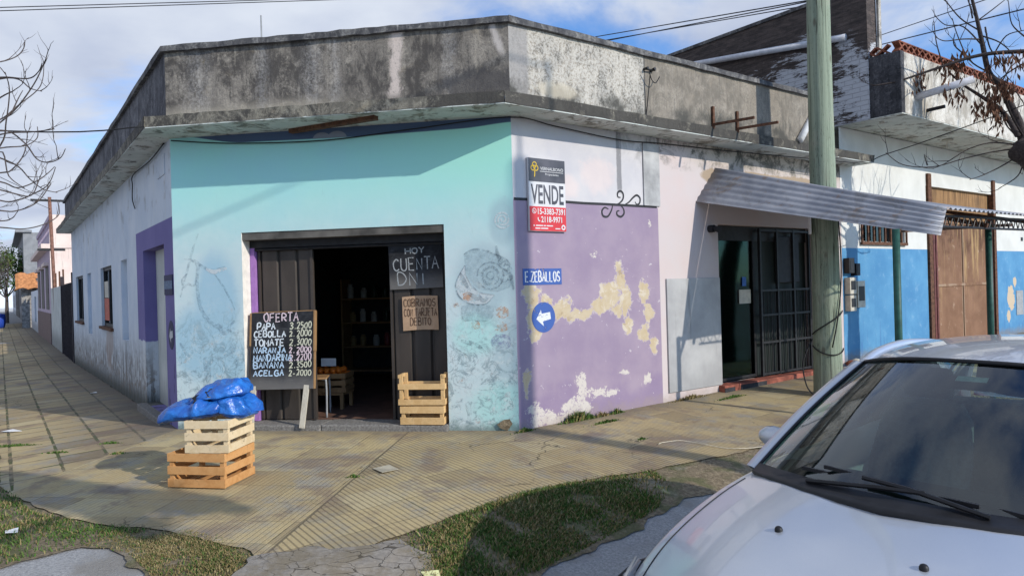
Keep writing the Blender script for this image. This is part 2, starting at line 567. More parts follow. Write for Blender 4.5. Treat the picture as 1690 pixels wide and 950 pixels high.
def mat_soil():
    g = G('earth_with_dead_grass')
    w = g.co('World'); a = g.noise(30, 6, .7, vec=w); b = g.noise(3.5, 5, .6, vec=w)
    c = g.mix((.13, .10, .065, 1), (.28, .225, .145, 1), g.ss(.35, .68, a))
    c = g.mix(c, (.075, .095, .03, 1), g.ss(.46, .62, b) * .6)
    c = g.mix(c, (.33, .30, .25, 1), g.ss(.55, .7, g.noise(1.7, 5, .65, vec=w)) * .5)
    return g.out(c, .95, a, .9, .02)


def mat_cracked():
    g = G('cracked_grey_cement')
    w = g.co('World'); x, y, z = g.xyz('World'); a = g.noise(28, 6, .7, vec=w); b = g.noise(4, 4, vec=w)
    cr = g.vor(6.5, g.vec(x + b * .32, y * 1.7 + b * .3, 0), 'DISTANCE_TO_EDGE')
    c = g.mix((.20, .18, .155, 1), (.31, .28, .24, 1), g.ss(.3, .7, a))
    c = g.mix(c, (.30, .255, .19, 1), g.ss(.45, .65, b) * .5)
    k = g.ss(.026, .008, cr - (a - .5) * .05) * g.ss(.38, .55, g.noise(2.2, 4, vec=w))
    c = g.mix(c, (.20, .165, .11, 1), g.ss(.46, .60, g.noise(3.1, 6, .7, vec=w)) * .75)
    c = g.mix(c, (.06, .05, .035, 1), k * .85)
    return g.out(c, .92, a * .5 - k * 2, .7, .015)


def mat_plaster(name, c1, c2, dirt=(.09, .085, .075, 1), low=1.0):
    g = G(name)
    x, y, z = g.xyz()
    a = g.noise(2.2, 6, .6); f = g.noise(30, 5, .65); st = g.noise(3, 5, .6, sc=(3.5, 3.5, .35))
    c = g.mix(c1, c2, g.ss(.3, .7, a))
    c = g.mix(c, dirt, g.ss(.55, .75, st) * .35)
    c = g.mix(c, dirt, g.ss(.55, .0, z + (st - .5) * .8) * .55 * low)
    return g.out(c, .88, f * .5 + a, .3, .006)


def mat_facade():
    g = G('weathered_turquoise_paint')
    x, y, z = g.xyz()
    a = g.noise(1.6, 6, .62); f = g.noise(26, 6, .7); m = g.noise(6, 6, .68, .4); s = g.noise(9, 5, .7, sc=(1, 1, .22))
    teal = g.mix((.36, .73, .68, 1), (.36, .70, .69, 1), g.ss(.35, .65, a))
    teal = g.mix(teal, (.36, .75, .615, 1), g.ss(-2.2, -.3, x) * g.ss(2.2, 3.1, z) * .8)
    pale = g.mix((.49, .615, .635, 1), (.56, .65, .66, 1), g.ss(.3, .7, m))
    c = g.mix(pale, teal, g.ss(1.75, 3.0, z + (a - .5) * .5))
    # blue washed figure area on the left, greyer wash on the right pier
    bl = g.blobs(x, z, [(-3.5, 1.45, .36, .75), (-3.75, 1.0, .42, .55), (-3.45, .8, .4, .4)])
    c = g.mix(c, (.27, .46, .58, 1), g.ss(.0, .45, bl + (m - .5) * .5) * .72)
    gr = g.blobs(x, z, [(-.35, 1.62, .42, .55), (-.12, 2.25, .2, .35), (-.1, .6, .25, .9)])
    c = g.mix(c, (.30, .42, .47, 1), g.ss(.0, .5, gr + (m - .5) * .6) * .55)
    mint = g.blobs(x, z, [(-.45, 1.05, .35, .3), (-.15, .25, .5, .35)])
    c = g.mix(c, (.36, .68, .64, 1), g.ss(.0, .5, mint + (m - .5) * .7) * .6)
    # scuffed, scratched lower part
    scuff = g.ss(.50, .66, m + (f - .5) * .5) * g.ss(1.9, .5, z + (a - .5) * .8)
    c = g.mix(c, (.52, .60, .61, 1), scuff * .75)
    dk = g.ss(.49, .60, g.noise(5.2, 8, .80, 1.6)) * g.ss(1.85, .45, z)
    c = g.mix(c, (.13, .19, .22, 1), dk * .62)
    net = g.ss(.030, .006, g.vor(9, g.vec(x + m * .3, 0, z + f * .18), 'DISTANCE_TO_EDGE'))
    c = g.mix(c, (.15, .22, .25, 1), net * g.ss(.42, .55, a + (m - .5) * .4) * g.ss(1.6, .7, z) * .75)
    c = g.mix(c, (.42, .26, .18, 1), g.ss(.62, .70, m + (s - .5) * .3) * g.ss(1.8, 1.0, z) * .6)
    c = g.mix(c, (.60, .66, .66, 1), g.ss(.60, .66, g.noise(19, 5, .7, .8)) * g.ss(1.9, .8, z + (a - .5)) * .5)
    # dark blue band under the slab with two pale painted clouds
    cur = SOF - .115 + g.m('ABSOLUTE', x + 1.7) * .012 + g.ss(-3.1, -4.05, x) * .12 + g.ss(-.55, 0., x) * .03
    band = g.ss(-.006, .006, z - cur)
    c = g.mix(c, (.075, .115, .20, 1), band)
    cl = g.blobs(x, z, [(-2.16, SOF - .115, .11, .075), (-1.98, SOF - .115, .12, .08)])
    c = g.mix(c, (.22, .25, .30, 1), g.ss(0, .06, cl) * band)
    # rough darker edge at the pavement
    c = g.mix(c, (.10, .15, .13, 1), g.ss(.13, .0, z + (m - .5) * .3) * .7)
    c = g.mix(c, (.25, .38, .40, 1), g.ss(.60, .74, s) * g.ss(3.4, 2.4, z) * .25)
    return g.out(c, .85, f * .3 + m * .7, .35, .006)


PEEL = [(.22, 1.45, .14, .16), (.22, 1.2, .13, .22), (.27, 1.0, .1, .14), (.42, 1.38, .1, .1), (.62, 1.28, .24, .13), (.95, 1.23, .26, .11),
        (1.25, 1.3, .22, .14), (1.42, 1.42, .2, .2), (1.58, 1.62, .13, .26), (1.67, 1.3, .12, .28), (1.7, 1.05, .08, .14), (1.5, 1.22, .15, .1),
        (1.98, 1.45, .11, .2), (2.06, 1.2, .1, .2), (1.98, .92, .12, .16), (2.13, .75, .09, .14), (.12, .5, .06, .2)]
PEELW = [(.91, .42, .10, .16), (.9, .28, .11, .12), (1.15, .3, .16, .08), (1.4, .22, .16, .07), (.2, .2, .13, .14), (.3, .08, .22, .12), (.78, .14, .22, .13), (1.0, .13, .14, .10),
         (.5, .03, .3, .08), (2.0, .35, .08, .08), (1.6, .5, .1, .05), (.55, 2.25, .1, .05), (1.15, 1.9, .09, .05), (2.15, 2.3, .05, .1)]


def mat_rightwall():
    g = G('white_purple_and_pink_paint')
    x, y, z = g.xyz()
    a = g.noise(1.8, 6, .6); f = g.noise(30, 6, .7); m = g.noise(7, 7, .7, .5); st = g.noise(3.2, 5, .62, sc=(4.5, 4.5, .25))
    purple = g.mix((.262, .203, .285, 1), (.325, .258, .325, 1), g.ss(.3, .7, a))
    purple = g.mix(purple, (.225, .165, .275, 1), g.ss(.5, .2, z + (a - .5)) * .5)
    white = g.mix((.54, .52, .525, 1), (.47, .46, .485, 1), g.ss(.35, .65, a))
    white = g.mix(white, (.80, .60, .52, 1), g.ss(.1, .6, g.blobs(x, z, [(.75, 2.68, .3, .2), (1.25, 2.85, .4, .3)]) + (m - .5)) * .30)
    c = g.mix(purple, white, g.ss(2.495, 2.505, z))
    pink = g.mix((.545, .455, .44, 1), (.53, .475, .47, 1), g.ss(.3, .7, a))
    pk = g.ss(2.277, 2.285, x)
    c = g.mix(c, pink, pk)
    # flaked paint: cream plaster showing
    m2 = g.noise(3.6, 9, .74, .9)
    wa = g.noise(4.5, 8, .7, vec=g.scaled(g.co('Object'), (1, 1, 1.3))); wb = g.noise(5.1, 8, .7, vec=g.vec(z * 1.1 + 3.7, 1.3, x))
    xw = x + (wa - .5) * .34; zw = z + (wb - .5) * .40
    e = g.blobs(xw, zw, [(a_, b_, c_ * 1.22, d_ * 1.18) for a_, b_, c_, d_ in PEEL]) + (m - .5) * 1.1 + (m2 - .5) * 1.3 + (f - .5) * .5 - .30
    cream = g.mix((.46, .365, .235, 1), (.50, .42, .30, 1), g.ss(.35, .65, m))
    cream = g.mix(cream, (.46, .33, .15, 1), g.ss(.60, .72, a + (m - .5) * .3) * .6)
    low = 1 - pk
    rim = g.ss(-.02, .10, e) * low
    c = g.mix(c, (.50, .44, .48, 1), rim * .8)
    pe = g.ss(.08, .13, e) * low
    cream = g.mix(cream, (.60, .55, .47, 1), g.ss(.52, .60, m2) * .6)
    cream = g.mix(cream, (.30, .22, .13, 1), g.ss(.60, .66, wb) * .6)
    c = g.mix(c, cream, pe)
    e2 = g.blobs(xw, zw, [(a_, b_, c_ * 1.15, d_ * 1.15) for a_, b_, c_, d_ in PEELW]) + (m - .5) * 2.0 + (m2 - .5) * 2.0 + (f - .5) * 1.0 - .30
    c = g.mix(c, g.mix((.62, .57, .52, 1), (.48, .44, .40, 1), f), g.ss(.04, .20, e2) * low * g.ss(.36, .50, f + (m - .5) * .3, .25, 1.0))
    flk = g.ss(.655, .675, g.noise(13, 6, .68, .6)) * g.ss(2.49, 2.4, z) * low
    c = g.mix(c, (.56, .52, .54, 1), flk * .85)
    # grimy strips by the old downpipe
    s1_ = g.ss(.05, .03, g.m('ABSOLUTE', x - 1.61 - (m - .5) * .03)) * g.ss(2.62, 2.72, z) * g.ss(.25, .5, st + (f - .5) * .4)
    s2_ = g.ss(.13, .05, g.m('ABSOLUTE', x - 2.17 - (m - .5) * .05)) * g.ss(2.52, 2.62, z)
    c = g.mix(c, (.16, .16, .17, 1), s1_ * .8)
    c = g.mix(c, (.20, .20, .20, 1), s2_ * g.ss(.38, .6, st + (f - .5) * .3) * .95)
    # mould under the slab over the door
    md = g.ss(2.95, 3.3, z + (m - .5) * .35) * g.ss(2.6, 3.6, x + (a - .5) * .8)
    c = g.mix(c, (.42, .37, .29, 1), md * .75)
    md2 = g.ss(.46, .60, g.noise(3.5, 8, .76, .6) + md * .06) * g.ss(3.0, 3.3, z + (m - .5) * .5) * g.ss(1.2, 2.6, x)
    c = g.mix(c, (.07, .07, .06, 1), md2 * .9)
    ce = g.ss(.0, .25, g.blobs(x, z, [(3.45, 2.98, .35, .12), (4.4, 3.02, .9, .09), (5.4, 3.02, .9, .10)]) + (m - .5) * .9)
    c = g.mix(c, (.33, .25, .17, 1), ce * .9)
    c = g.mix(c, (.35, .30, .27, 1), g.ss(.62, .78, st) * .22)
    c = g.mix(c, (.30, .24, .20, 1), g.ss(.16, .0, z - x * .0135 + (m - .5) * .35) * .45)
    return g.out(c, .86, f * .25 + m * .5 - pe * 1.3, .35, .006)


def mat_leftwall():
    g = G('pale_blue_white_limewash')
    x0, y, z = g.xyz()
    x = x0 * -1.0
    a = g.noise(1.2, 6, .6); f = g.noise(26, 6, .7); m = g.noise(6, 7, .7, .4); st = g.noise(3.5, 6, .66, sc=(4, 4, .16))
    c = g.mix((.50, .57, .66, 1), (.62, .67, .73, 1), g.ss(.3, .7, a))
    zz_ = z + x * .016
    c = g.mix(c, (.62, .63, .60, 1), g.ss(.55, .7, st) * .5)
    # scraped and mouldy skirting with vertical runs
    k = g.ss(1.35, .15, zz_ + (st - .5) * 1.6)
    c = g.mix(c, (.50, .50, .47, 1), k * .6)
    c = g.mix(c, (.11, .105, .10, 1), g.ss(.42, .53, st + (m - .5) * .6) * g.ss(1.25, .25, zz_ + (a - .5) * .6) * .85)
    c = g.mix(c, (.26, .20, .15, 1), g.ss(.50, .62, m) * g.ss(1.0, .1, zz_) * .7)
    c = g.mix(c, (.045, .05, .04, 1), g.ss(.36, .02, zz_ + (m - .5) * .5) * .9)
    c = g.mix(c, (.22, .20, .17, 1), g.ss(.54, .66, g.noise(2.6, 6, .65)) * g.ss(2.0, 3.3, z) * .55)
    c = g.mix(c, (.30, .23, .19, 1), g.ss(.06, .22, g.blobs(x, z, [(6.3, .6, .5, .45), (5.9, .75, .35, .3)]) + (st - .5) * 1.4) * .6)
    # purple surround of the side door
    inb = g.ss(2.715, 2.705, x)
    lowe = g.ss(.0, .02, z - .92 + g.ss(2.1, 1.2, x) * 3 + (m - .5) * .12)
    pu = inb * g.ss(2.49, 2.48, z) * lowe
    pur = g.mix((.15, .13, .31, 1), (.19, .165, .36, 1), g.ss(.3, .7, a))
    pur = g.mix(pur, (.05, .045, .10, 1), g.ss(.56, .62, g.noise(5, 4, .5, sc=(1.2, 1.2, .6))) * g.ss(1.0, .5, z) * .8)
    pur = g.mix(pur, (.55, .52, .52, 1), g.ss(.70, .74, m) * g.ss(1.0, .2, z))
    c = g.mix(c, pur, pu)
    return g.out(c, .88, f * .3 + m * .6, .35, .006)


def mat_concrete(name, base, light, dark, streak, warm=0.3, sc=1.0):
    g = G(name)
    x, y, z = g.xyz()
    a = g.noise(1.3 * sc, 5, .6); f = g.noise(34, 6, .75); m = g.noise(9, 7, .74, .5, sc=(1.2, 1.2, .6)); st = g.noise(4, 6, .65, sc=(3.2, 3.2, .14))
    sp = g.noise(60, 3, .6)
    big = g.noise(2.6 * sc, 7, .72, .7)
    c = g.mix(dark, base, g.ss(.34, .62, m + (a - .5) * .5 + (big - .5) * .7))
    c = g.mix(c, light, g.ss(.48, .70, f * .6 + st * .4 + (big - .5) * .7) * .7)
    c = g.mix(c, light, g.ss(.60, .74, st) * streak)
    c = g.mix(c, (.045, .044, .046, 1), g.ss(.44, .30, st + (f - .5) * .25) * streak * .9)
    c = g.mix(c, (.34, .28, .19, 1), g.ss(.58, .75, g.noise(5, 5, .6)) * warm)
    c = g.mix(c, (.035, .035, .038, 1), g.ss(.60, .72, sp + (a - .5) * .4) * .6)
    return g, c, x, z, f, m, st


def mat_parapet_front():
    g, c, x, z, f, m, st = mat_concrete('stained_concrete_dark_mottled', (.20, .18, .155, 1), (.40, .36, .30, 1), (.075, .068, .062, 1), .5)
    w1 = g.ss(.085, .02, g.m('ABSOLUTE', x + 1.12 + (z - 3.8) * -.04 + (m - .5) * .22)) * g.ss(3.5, 3.62, z) * g.ss(.2, .5, f)
    c = g.mix(c, (.62, .53, .47, 1), w1 * .92)
    w2 = g.ss(.06, .01, g.m('ABSOLUTE', x + .10 - (4.2 - z) * .35 + (m - .5) * .1)) * g.ss(3.85, 3.98, z)
    c = g.mix(c, (.55, .50, .46, 1), w2 * .8)
    for px_, w_ in ((-2.05, .09), (-1.78, .05), (-.55, .05), (-3.35, .12), (-2.6, .06)):
        c = g.mix(c, (.42, .41, .40, 1), g.ss(w_ * 2.2, .0, g.m('ABSOLUTE', x - px_ + (m - .5) * .35)) * g.ss(.35, .65, f + (st - .5) * .5) * .4)
    c = g.mix(c, (.50, .45, .36, 1), g.ss(3.66, 3.52, z + (m - .5) * .22) * g.ss(-1.2, -2.2, x) * .45)
    c = g.mix(c, (.05, .048, .052, 1), g.ss(-.05, .35, g.blob(x, z, -.25, 3.62, .5, .2) + (m - .5) * 2.2) * .7)
    return g.out(c, .93, f * .6 + m, .55, .01)


def mat_parapet_right():
    g, c, x, z, f, m, st = mat_concrete('stained_concrete_pale', (.315, .28, .23, 1), (.52, .48, .41, 1), (.15, .14, .12, 1), .5, .25)
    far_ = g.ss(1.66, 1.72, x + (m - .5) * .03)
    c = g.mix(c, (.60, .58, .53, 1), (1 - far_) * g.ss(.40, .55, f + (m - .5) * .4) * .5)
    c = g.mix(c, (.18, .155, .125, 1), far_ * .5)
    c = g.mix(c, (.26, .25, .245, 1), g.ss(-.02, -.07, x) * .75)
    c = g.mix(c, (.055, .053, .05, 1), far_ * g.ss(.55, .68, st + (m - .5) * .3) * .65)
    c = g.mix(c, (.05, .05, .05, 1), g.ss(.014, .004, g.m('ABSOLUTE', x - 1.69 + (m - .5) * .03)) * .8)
    c = g.mix(c, (.07, .068, .06, 1), g.ss(3.74, 3.56, z + (m - .5) * .4 - x * .01) * g.ss(.38, .56, g.noise(2.2, 5, .6)) * .95)
    c = g.mix(c, (.55, .49, .38, 1), g.ss(.1, .5, g.blob(x, z, .35, 3.62, .4, .12) + (m - .5)) * .6)
    return g.out(c, .93, f * .5 + m, .5, .01)


def mat_parapet_left():
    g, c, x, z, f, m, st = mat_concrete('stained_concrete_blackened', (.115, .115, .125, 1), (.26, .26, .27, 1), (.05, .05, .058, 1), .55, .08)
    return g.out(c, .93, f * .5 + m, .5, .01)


def mat_slab():
    g, c, x, z, f, m, st = mat_concrete('mouldy_slab_edge', (.27, .25, .20, 1), (.42, .39, .32, 1), (.13, .12, .10, 1), .3, .35)
    blk = g.ss(.45, .58, g.noise(2.6, 8, .78, .5) + g.ss(-1.5, .3, x) * .09)
    c = g.mix(c, (.042, .040, .038, 1), blk * .88)
    return g.out(c, .93, f * .6 + m, .6, .012)


def mat_soffit():
    g = G('painted_soffit_with_mould')
    w = g.co('World'); a = g.noise(2.0, 6, .65, vec=w); f = g.noise(25, 5, .7, vec=w); b = g.noise(5, 6, .7, .8, vec=w)
    c = g.mix((.52, .56, .52, 1), (.66, .68, .64, 1), g.ss(.35, .65, a))
    c = g.mix(c, (.10, .10, .085, 1), g.ss(.50, .64, b + (a - .5) * .5) * .85)
    c = g.mix(c, (.30, .26, .19, 1), g.ss(.50, .65, a) * .4)
    return g.out(c, .92, f, .3, .008)


def mat_coping():
    g, c, x, z, f, m, st = mat_concrete('blackened_coping', (.12, .118, .118, 1), (.34, .33, .31, 1), (.055, .055, .06, 1), .3, .1, 2)
    c = g.mix(c, (.55, .53, .50, 1), g.ss(.66, .72, g.noise(7, 5, .6, sc=(1, 1, .2))) * .7)
    return g.out(c, .93, f * .6 + m, .5, .01)


def mat_wood(name, c1, c2, sc=(1, 1, 12), ring=9):
    g = G(name)
    n = g.noise(ring, 6, .62, .6, sc=sc); k = g.noise(3, 3)
    isl = g.island()
    c = g.mix(c1, c2, g.ss(.32, .68, n))
    c = g.mix(c, tuple(q * .55 for q in c1[:3]) + (1,), g.ss(.55, .72, n) * .6)
    c = g.mix(c, (.10, .06, .03, 1), g.ss(.66, .72, g.noise(9, 4, .6)) * .6)
    c = g.mix(c, tuple(q * .62 for q in c1[:3]) + (1,), g.ss(.62, .78, k) * .5)
    c = g.mix(c, tuple(min(1, q * 1.18) for q in c2[:3]) + (1,), isl * .45)
    return g.out(c, .72, n, .25, .003)


def mat_bag():
    g = G('blue_plastic_bag')
    a = g.noise(5, 4, .6, 1.5); b = g.noise(17, 4, .6, 2.0)
    c = g.mix((.010, .075, .34, 1), (.022, .17, .56, 1), g.ss(.3, .7, a))
    p = g.out(c, .27, a * 1.2 + b * .35, .55, .03, spec=.6)
    return p


def mat_shutter():
    g = G('dark_brown_metal_sheet')
    a = g.noise(3, 5, .6, sc=(1, 1, .3)); f = g.noise(40, 4, .7)
    c = g.mix((.030, .025, .021, 1), (.060, .048, .040, 1), g.ss(.3, .7, a))
    c = g.mix(c, (.10, .08, .065, 1), g.ss(.6, .75, f) * .3)
    return g.out(c, .55, a + f * .2, .2, .004, spec=.4)


def mat_chalkboard():
    g = G('chalk_smeared_blackboard')
    x, y, z = g.xyz(); a = g.noise(4, 6, .7, .8); b = g.noise(9, 5, .65, sc=(.6, 1, 3))
    c = g.mix((.010, .011, .014, 1), (.034, .036, .042, 1), g.ss(.35, .7, a))
    c = g.mix(c, (.13, .135, .14, 1), g.ss(.52, .75, b) * .35)
    c = g.mix(c, (.20, .19, .18, 1), g.ss(.24, .02, z + (a - .5) * .25) * .6)
    return g.out(c, .85, a, .1, .003)


def mat_chalk(name, col):
    g = G(name)
    f = g.noise(90, 3, .6); b = g.noise(12, 3)
    al = g.ss(.30, .48, f + (b - .5) * .35, .35, .95)
    return g.out(col, .95, alpha=al)


def mat_corrugated():
    g = G('galvanised_corrugated_sheet')
    a = g.noise(2.2, 6, .6, sc=(1, 1, 1)); b = g.noise(5, 5, .65, sc=(.5, 3, 3)); f = g.noise(60, 4, .7)
    c = g.mix((.20, .215, .25, 1), (.35, .36, .39, 1), g.ss(.3, .7, a))
    c = g.mix(c, (.15, .135, .12, 1), g.ss(.50, .66, g.noise(3, 7, .72, .6)) * .6)
    c = g.mix(c, (.25, .16, .10, 1), g.ss(.56, .70, b) * .65)
    c = g.mix(c, (.60, .62, .65, 1), g.ss(.6, .75, f) * .2)
    return g.out(c, .6, a, .1, .004, metal=.35, spec=.4)


def mat_polewood():
    g = G('green_treated_pole_wood')
    st = g.noise(6, 7, .7, .6, sc=(3.5, 3.5, .12)); a = g.noise(2.2, 5, .6); f = g.noise(60, 5, .7, sc=(2, 2, .25))
    c = g.mix((.17, .21, .155, 1), (.285, .335, .25, 1), g.ss(.32, .66, st))
    c = g.mix(c, (.36, .37, .29, 1), g.ss(.52, .7, a) * .4)
    c = g.mix(c, (.065, .07, .05, 1), g.ss(.43, .30, f + (st - .5) * .5) * .9)
    ck = g.noise(3, 3, .5, .3, sc=(4, 4, .06))
    c = g.mix(c, (.05, .055, .04, 1), g.ss(.018, .004, g.m('ABSOLUTE', ck - .5)) * .8)
    kn = g.vor(1.7, g.scaled(g.co('Object'), (2.2, 2.2, 1)))
    c = g.mix(c, (.10, .085, .06, 1), g.ss(.13, .05, kn) * .7)
    c = g.mix(c, (.21, .19, .15, 1), g.ss(.55, .7, g.noise(1.1, 5, .7)) * .45)
    c = g.mix(c, (.15, .14, .12, 1), g.ss(.9, .2, g.xyz()[2] + (a - .5) * .5) * .5)
    return g.out(c, .88, st + f * .7, .6, .012)


def mat_bluewall():
    g = G('white_over_blue_paint')
    x, y, z = g.xyz()
    a = g.noise(1.5, 6, .6); f = g.noise(28, 6, .7); m = g.noise(6, 7, .7, .5); st = g.noise(3.2, 5, .62, sc=(4, 4, .25))
    blue = g.mix((.062, .21, .40, 1), (.10, .28, .47, 1), g.ss(.3, .7, a))
    blue = g.mix(blue, (.22, .37, .52, 1), g.ss(.54, .7, m) * .5)
    blue = g.mix(blue, (.05, .13, .32, 1), g.ss(.55, .66, st + (f - .5) * .3) * g.ss(1.4, .2, z) * .6)
    wh = g.mix((.64, .64, .61, 1), (.56, .56, .53, 1), g.ss(.35, .65, a))
    wh = g.mix(wh, (.36, .34, .30, 1), g.ss(.62, .78, st) * .35)
    c = g.mix(blue, wh, g.ss(2.035, 2.045, z + (f - .5) * .012))
    pl = g.blobs(x, z, [(13.75, 1.0, .22, .3), (14.0, 1.35, .12, .12), (13.6, .6, .12, .14)]) + (m - .5) * 1.4
    c = g.mix(c, (.52, .42, .30, 1), g.ss(.05, .12, pl))
    c = g.mix(c, (.20, .18, .16, 1), g.ss(.28, .1, z - .1 + (m - .5) * .3) * .7)
    return g.out(c, .85, f * .3 + m * .6, .35, .006)


def mat_blackbrick():
    g = G('blackened_whitewashed_brick')
    w = g.co('Object'); x, y, z = g.xyz()
    br = g.n.new('ShaderNodeTexBrick'); g.l.new(g.vec(x, z, 0).s, br.inputs['Vector'])
    br.inputs['Scale'].default_value = 1; br.inputs['Brick Width'].default_value = .25; br.inputs['Row Height'].default_value = .075
    br.inputs['Mortar Size'].default_value = .006
    mort = E(g, br.outputs['Fac'])
    a = g.noise(1.2, 7, .68, .5, sc=(.7, 1, 1.3)); m = g.noise(7, 8, .78, .6, sc=(.45, 1, 2)); f = g.noise(40, 5, .7)
    c = g.mix((.045, .038, .036, 1), (.12, .095, .085, 1), g.ss(.35, .68, m))
    c = g.mix(c, (.19, .10, .075, 1), g.ss(.6, .75, f) * .5)
    wh = g.ss(.50, .57, a + (m - .5) * .9 - g.ss(5.0, 5.9, z) * .22 + g.ss(5.6, 4.9, z) * .07)
    c = g.mix(c, (.50, .52, .56, 1), wh * .9)
    c = g.mix(c, (.03, .028, .028, 1), mort * .3)
    return g.out(c, .93, f * .5 + m - mort * .6, .7, .014)


def mat_balcony():
    g, c, x, z, f, m, st = mat_concrete('peeling_white_parapet', (.60, .57, .51, 1), (.78, .76, .70, 1), (.36, .33, .28, 1), .3, .3)
    c = g.mix(c, (.12, .11, .10, 1), g.ss(.46, .60, g.noise(3, 8, .76, .7)) * g.ss(4.1, 4.95, z + (m - .5) * .7) * .8)
    c = g.mix(c, (.30, .27, .22, 1), g.ss(.50, .60, g.noise(1.6, 7, .72, .5)) * .55)
    return g.out(c, .9, f * .5 + m, .4, .008)


def mat_blackstain():
    g, c, x, z, f, m, st = mat_concrete('black_weathered_side', (.055, .055, .062, 1), (.16, .16, .17, 1), (.025, .026, .03, 1), .25, .02)
    c = g.mix(c, (.50, .52, .56, 1), g.ss(.62, .70, g.noise(3.2, 7, .72)) * g.ss(4.35, 4.05, z) * .8)
    return g.out(c, .93, f * .5 + m, .5, .01)


def mat_gate():
    g = G('rusty_brown_gate')
    x, y, z = g.xyz(); a = g.noise(2.0, 6, .65, .3); st = g.noise(4, 6, .7, sc=(3, 3, .15)); f = g.noise(40, 5, .7)
    c = g.mix((.17, .085, .045, 1), (.24, .13, .075, 1), g.ss(.3, .7, a))
    c = g.mix(c, (.085, .035, .016, 1), g.ss(.42, .56, a + (st - .5) * .5) * g.ss(1.6, 2.2, z) * .9)
    c = g.mix(c, (.44, .29, .13, 1), g.ss(.53, .63, st) * g.ss(.6, 2.0, z + (a - .5)) * .75)
    c = g.mix(c, (.42, .31, .22, 1), g.ss(.60, .68, g.noise(5, 6, .7)) * .5)
    c = g.mix(c, (.36, .27, .19, 1), g.ss(.05, .01, g.m('ABSOLUTE', x - 11.33 + (f - .5) * .08)) * g.ss(.4, .6, st) * .8)
    c = g.mix(c, (.36, .27, .19, 1), g.ss(.03, .005, g.m('ABSOLUTE', z - 1.35 + (f - .5) * .05)) * g.ss(.45, .55, a) * .7)
    return g.out(c, .75, f + a, .25, .005, spec=.3)


def mat_cane():
    g = G('weathered_cane_screen')
    x, y, z = g.xyz(); st = g.noise(14, 5, .7, sc=(3.5, 1, .1)); b = g.noise(2, 4)
    c = g.mix((.10, .05, .022, 1), (.36, .21, .095, 1), g.ss(.36, .62, st))
    c = g.mix(c, (.10, .06, .035, 1), g.ss(.5, .7, b) * .5)
    return g.out(c, .85, st, .7, .01)


def mat_glass(name, tint=(.45, .58, .55, 1), ior=1.5, rough=0.02, boost=1.0):
    g = G(name)
    fr = g.n.new('ShaderNodeFresnel'); fr.inputs[0].default_value = ior
    t = g.n.new('ShaderNodeBsdfTransparent'); t.inputs[0].default_value = tint
    gl = g.n.new('ShaderNodeBsdfGlossy'); gl.inputs['Roughness'].default_value = rough
    gl.inputs[0].default_value = (.9, .95, 1, 1)
    mx_ = g.n.new('ShaderNodeMixShader'); o = g.n.new('ShaderNodeOutputMaterial')
    f = g.m('MULTIPLY', E(g, fr.outputs[0]), boost, clamp=True)
    g.l.new(f.s, mx_.inputs[0]); g.l.new(t.outputs[0], mx_.inputs[1]); g.l.new(gl.outputs[0], mx_.inputs[2])
    g.l.new(mx_.outputs[0], o.inputs[0])
    return g.mat


def mat_grass(name, a, b, dry):
    g = G(name)
    r = g.island(); w = g.noise(1.7, 4, vec=g.co('World'))
    c = g.mix(a, b, r)
    c = g.mix(c, dry, g.ss(.62, .70, r * .35 + w * .75))
    return g.out(c, .7, spec=.2)


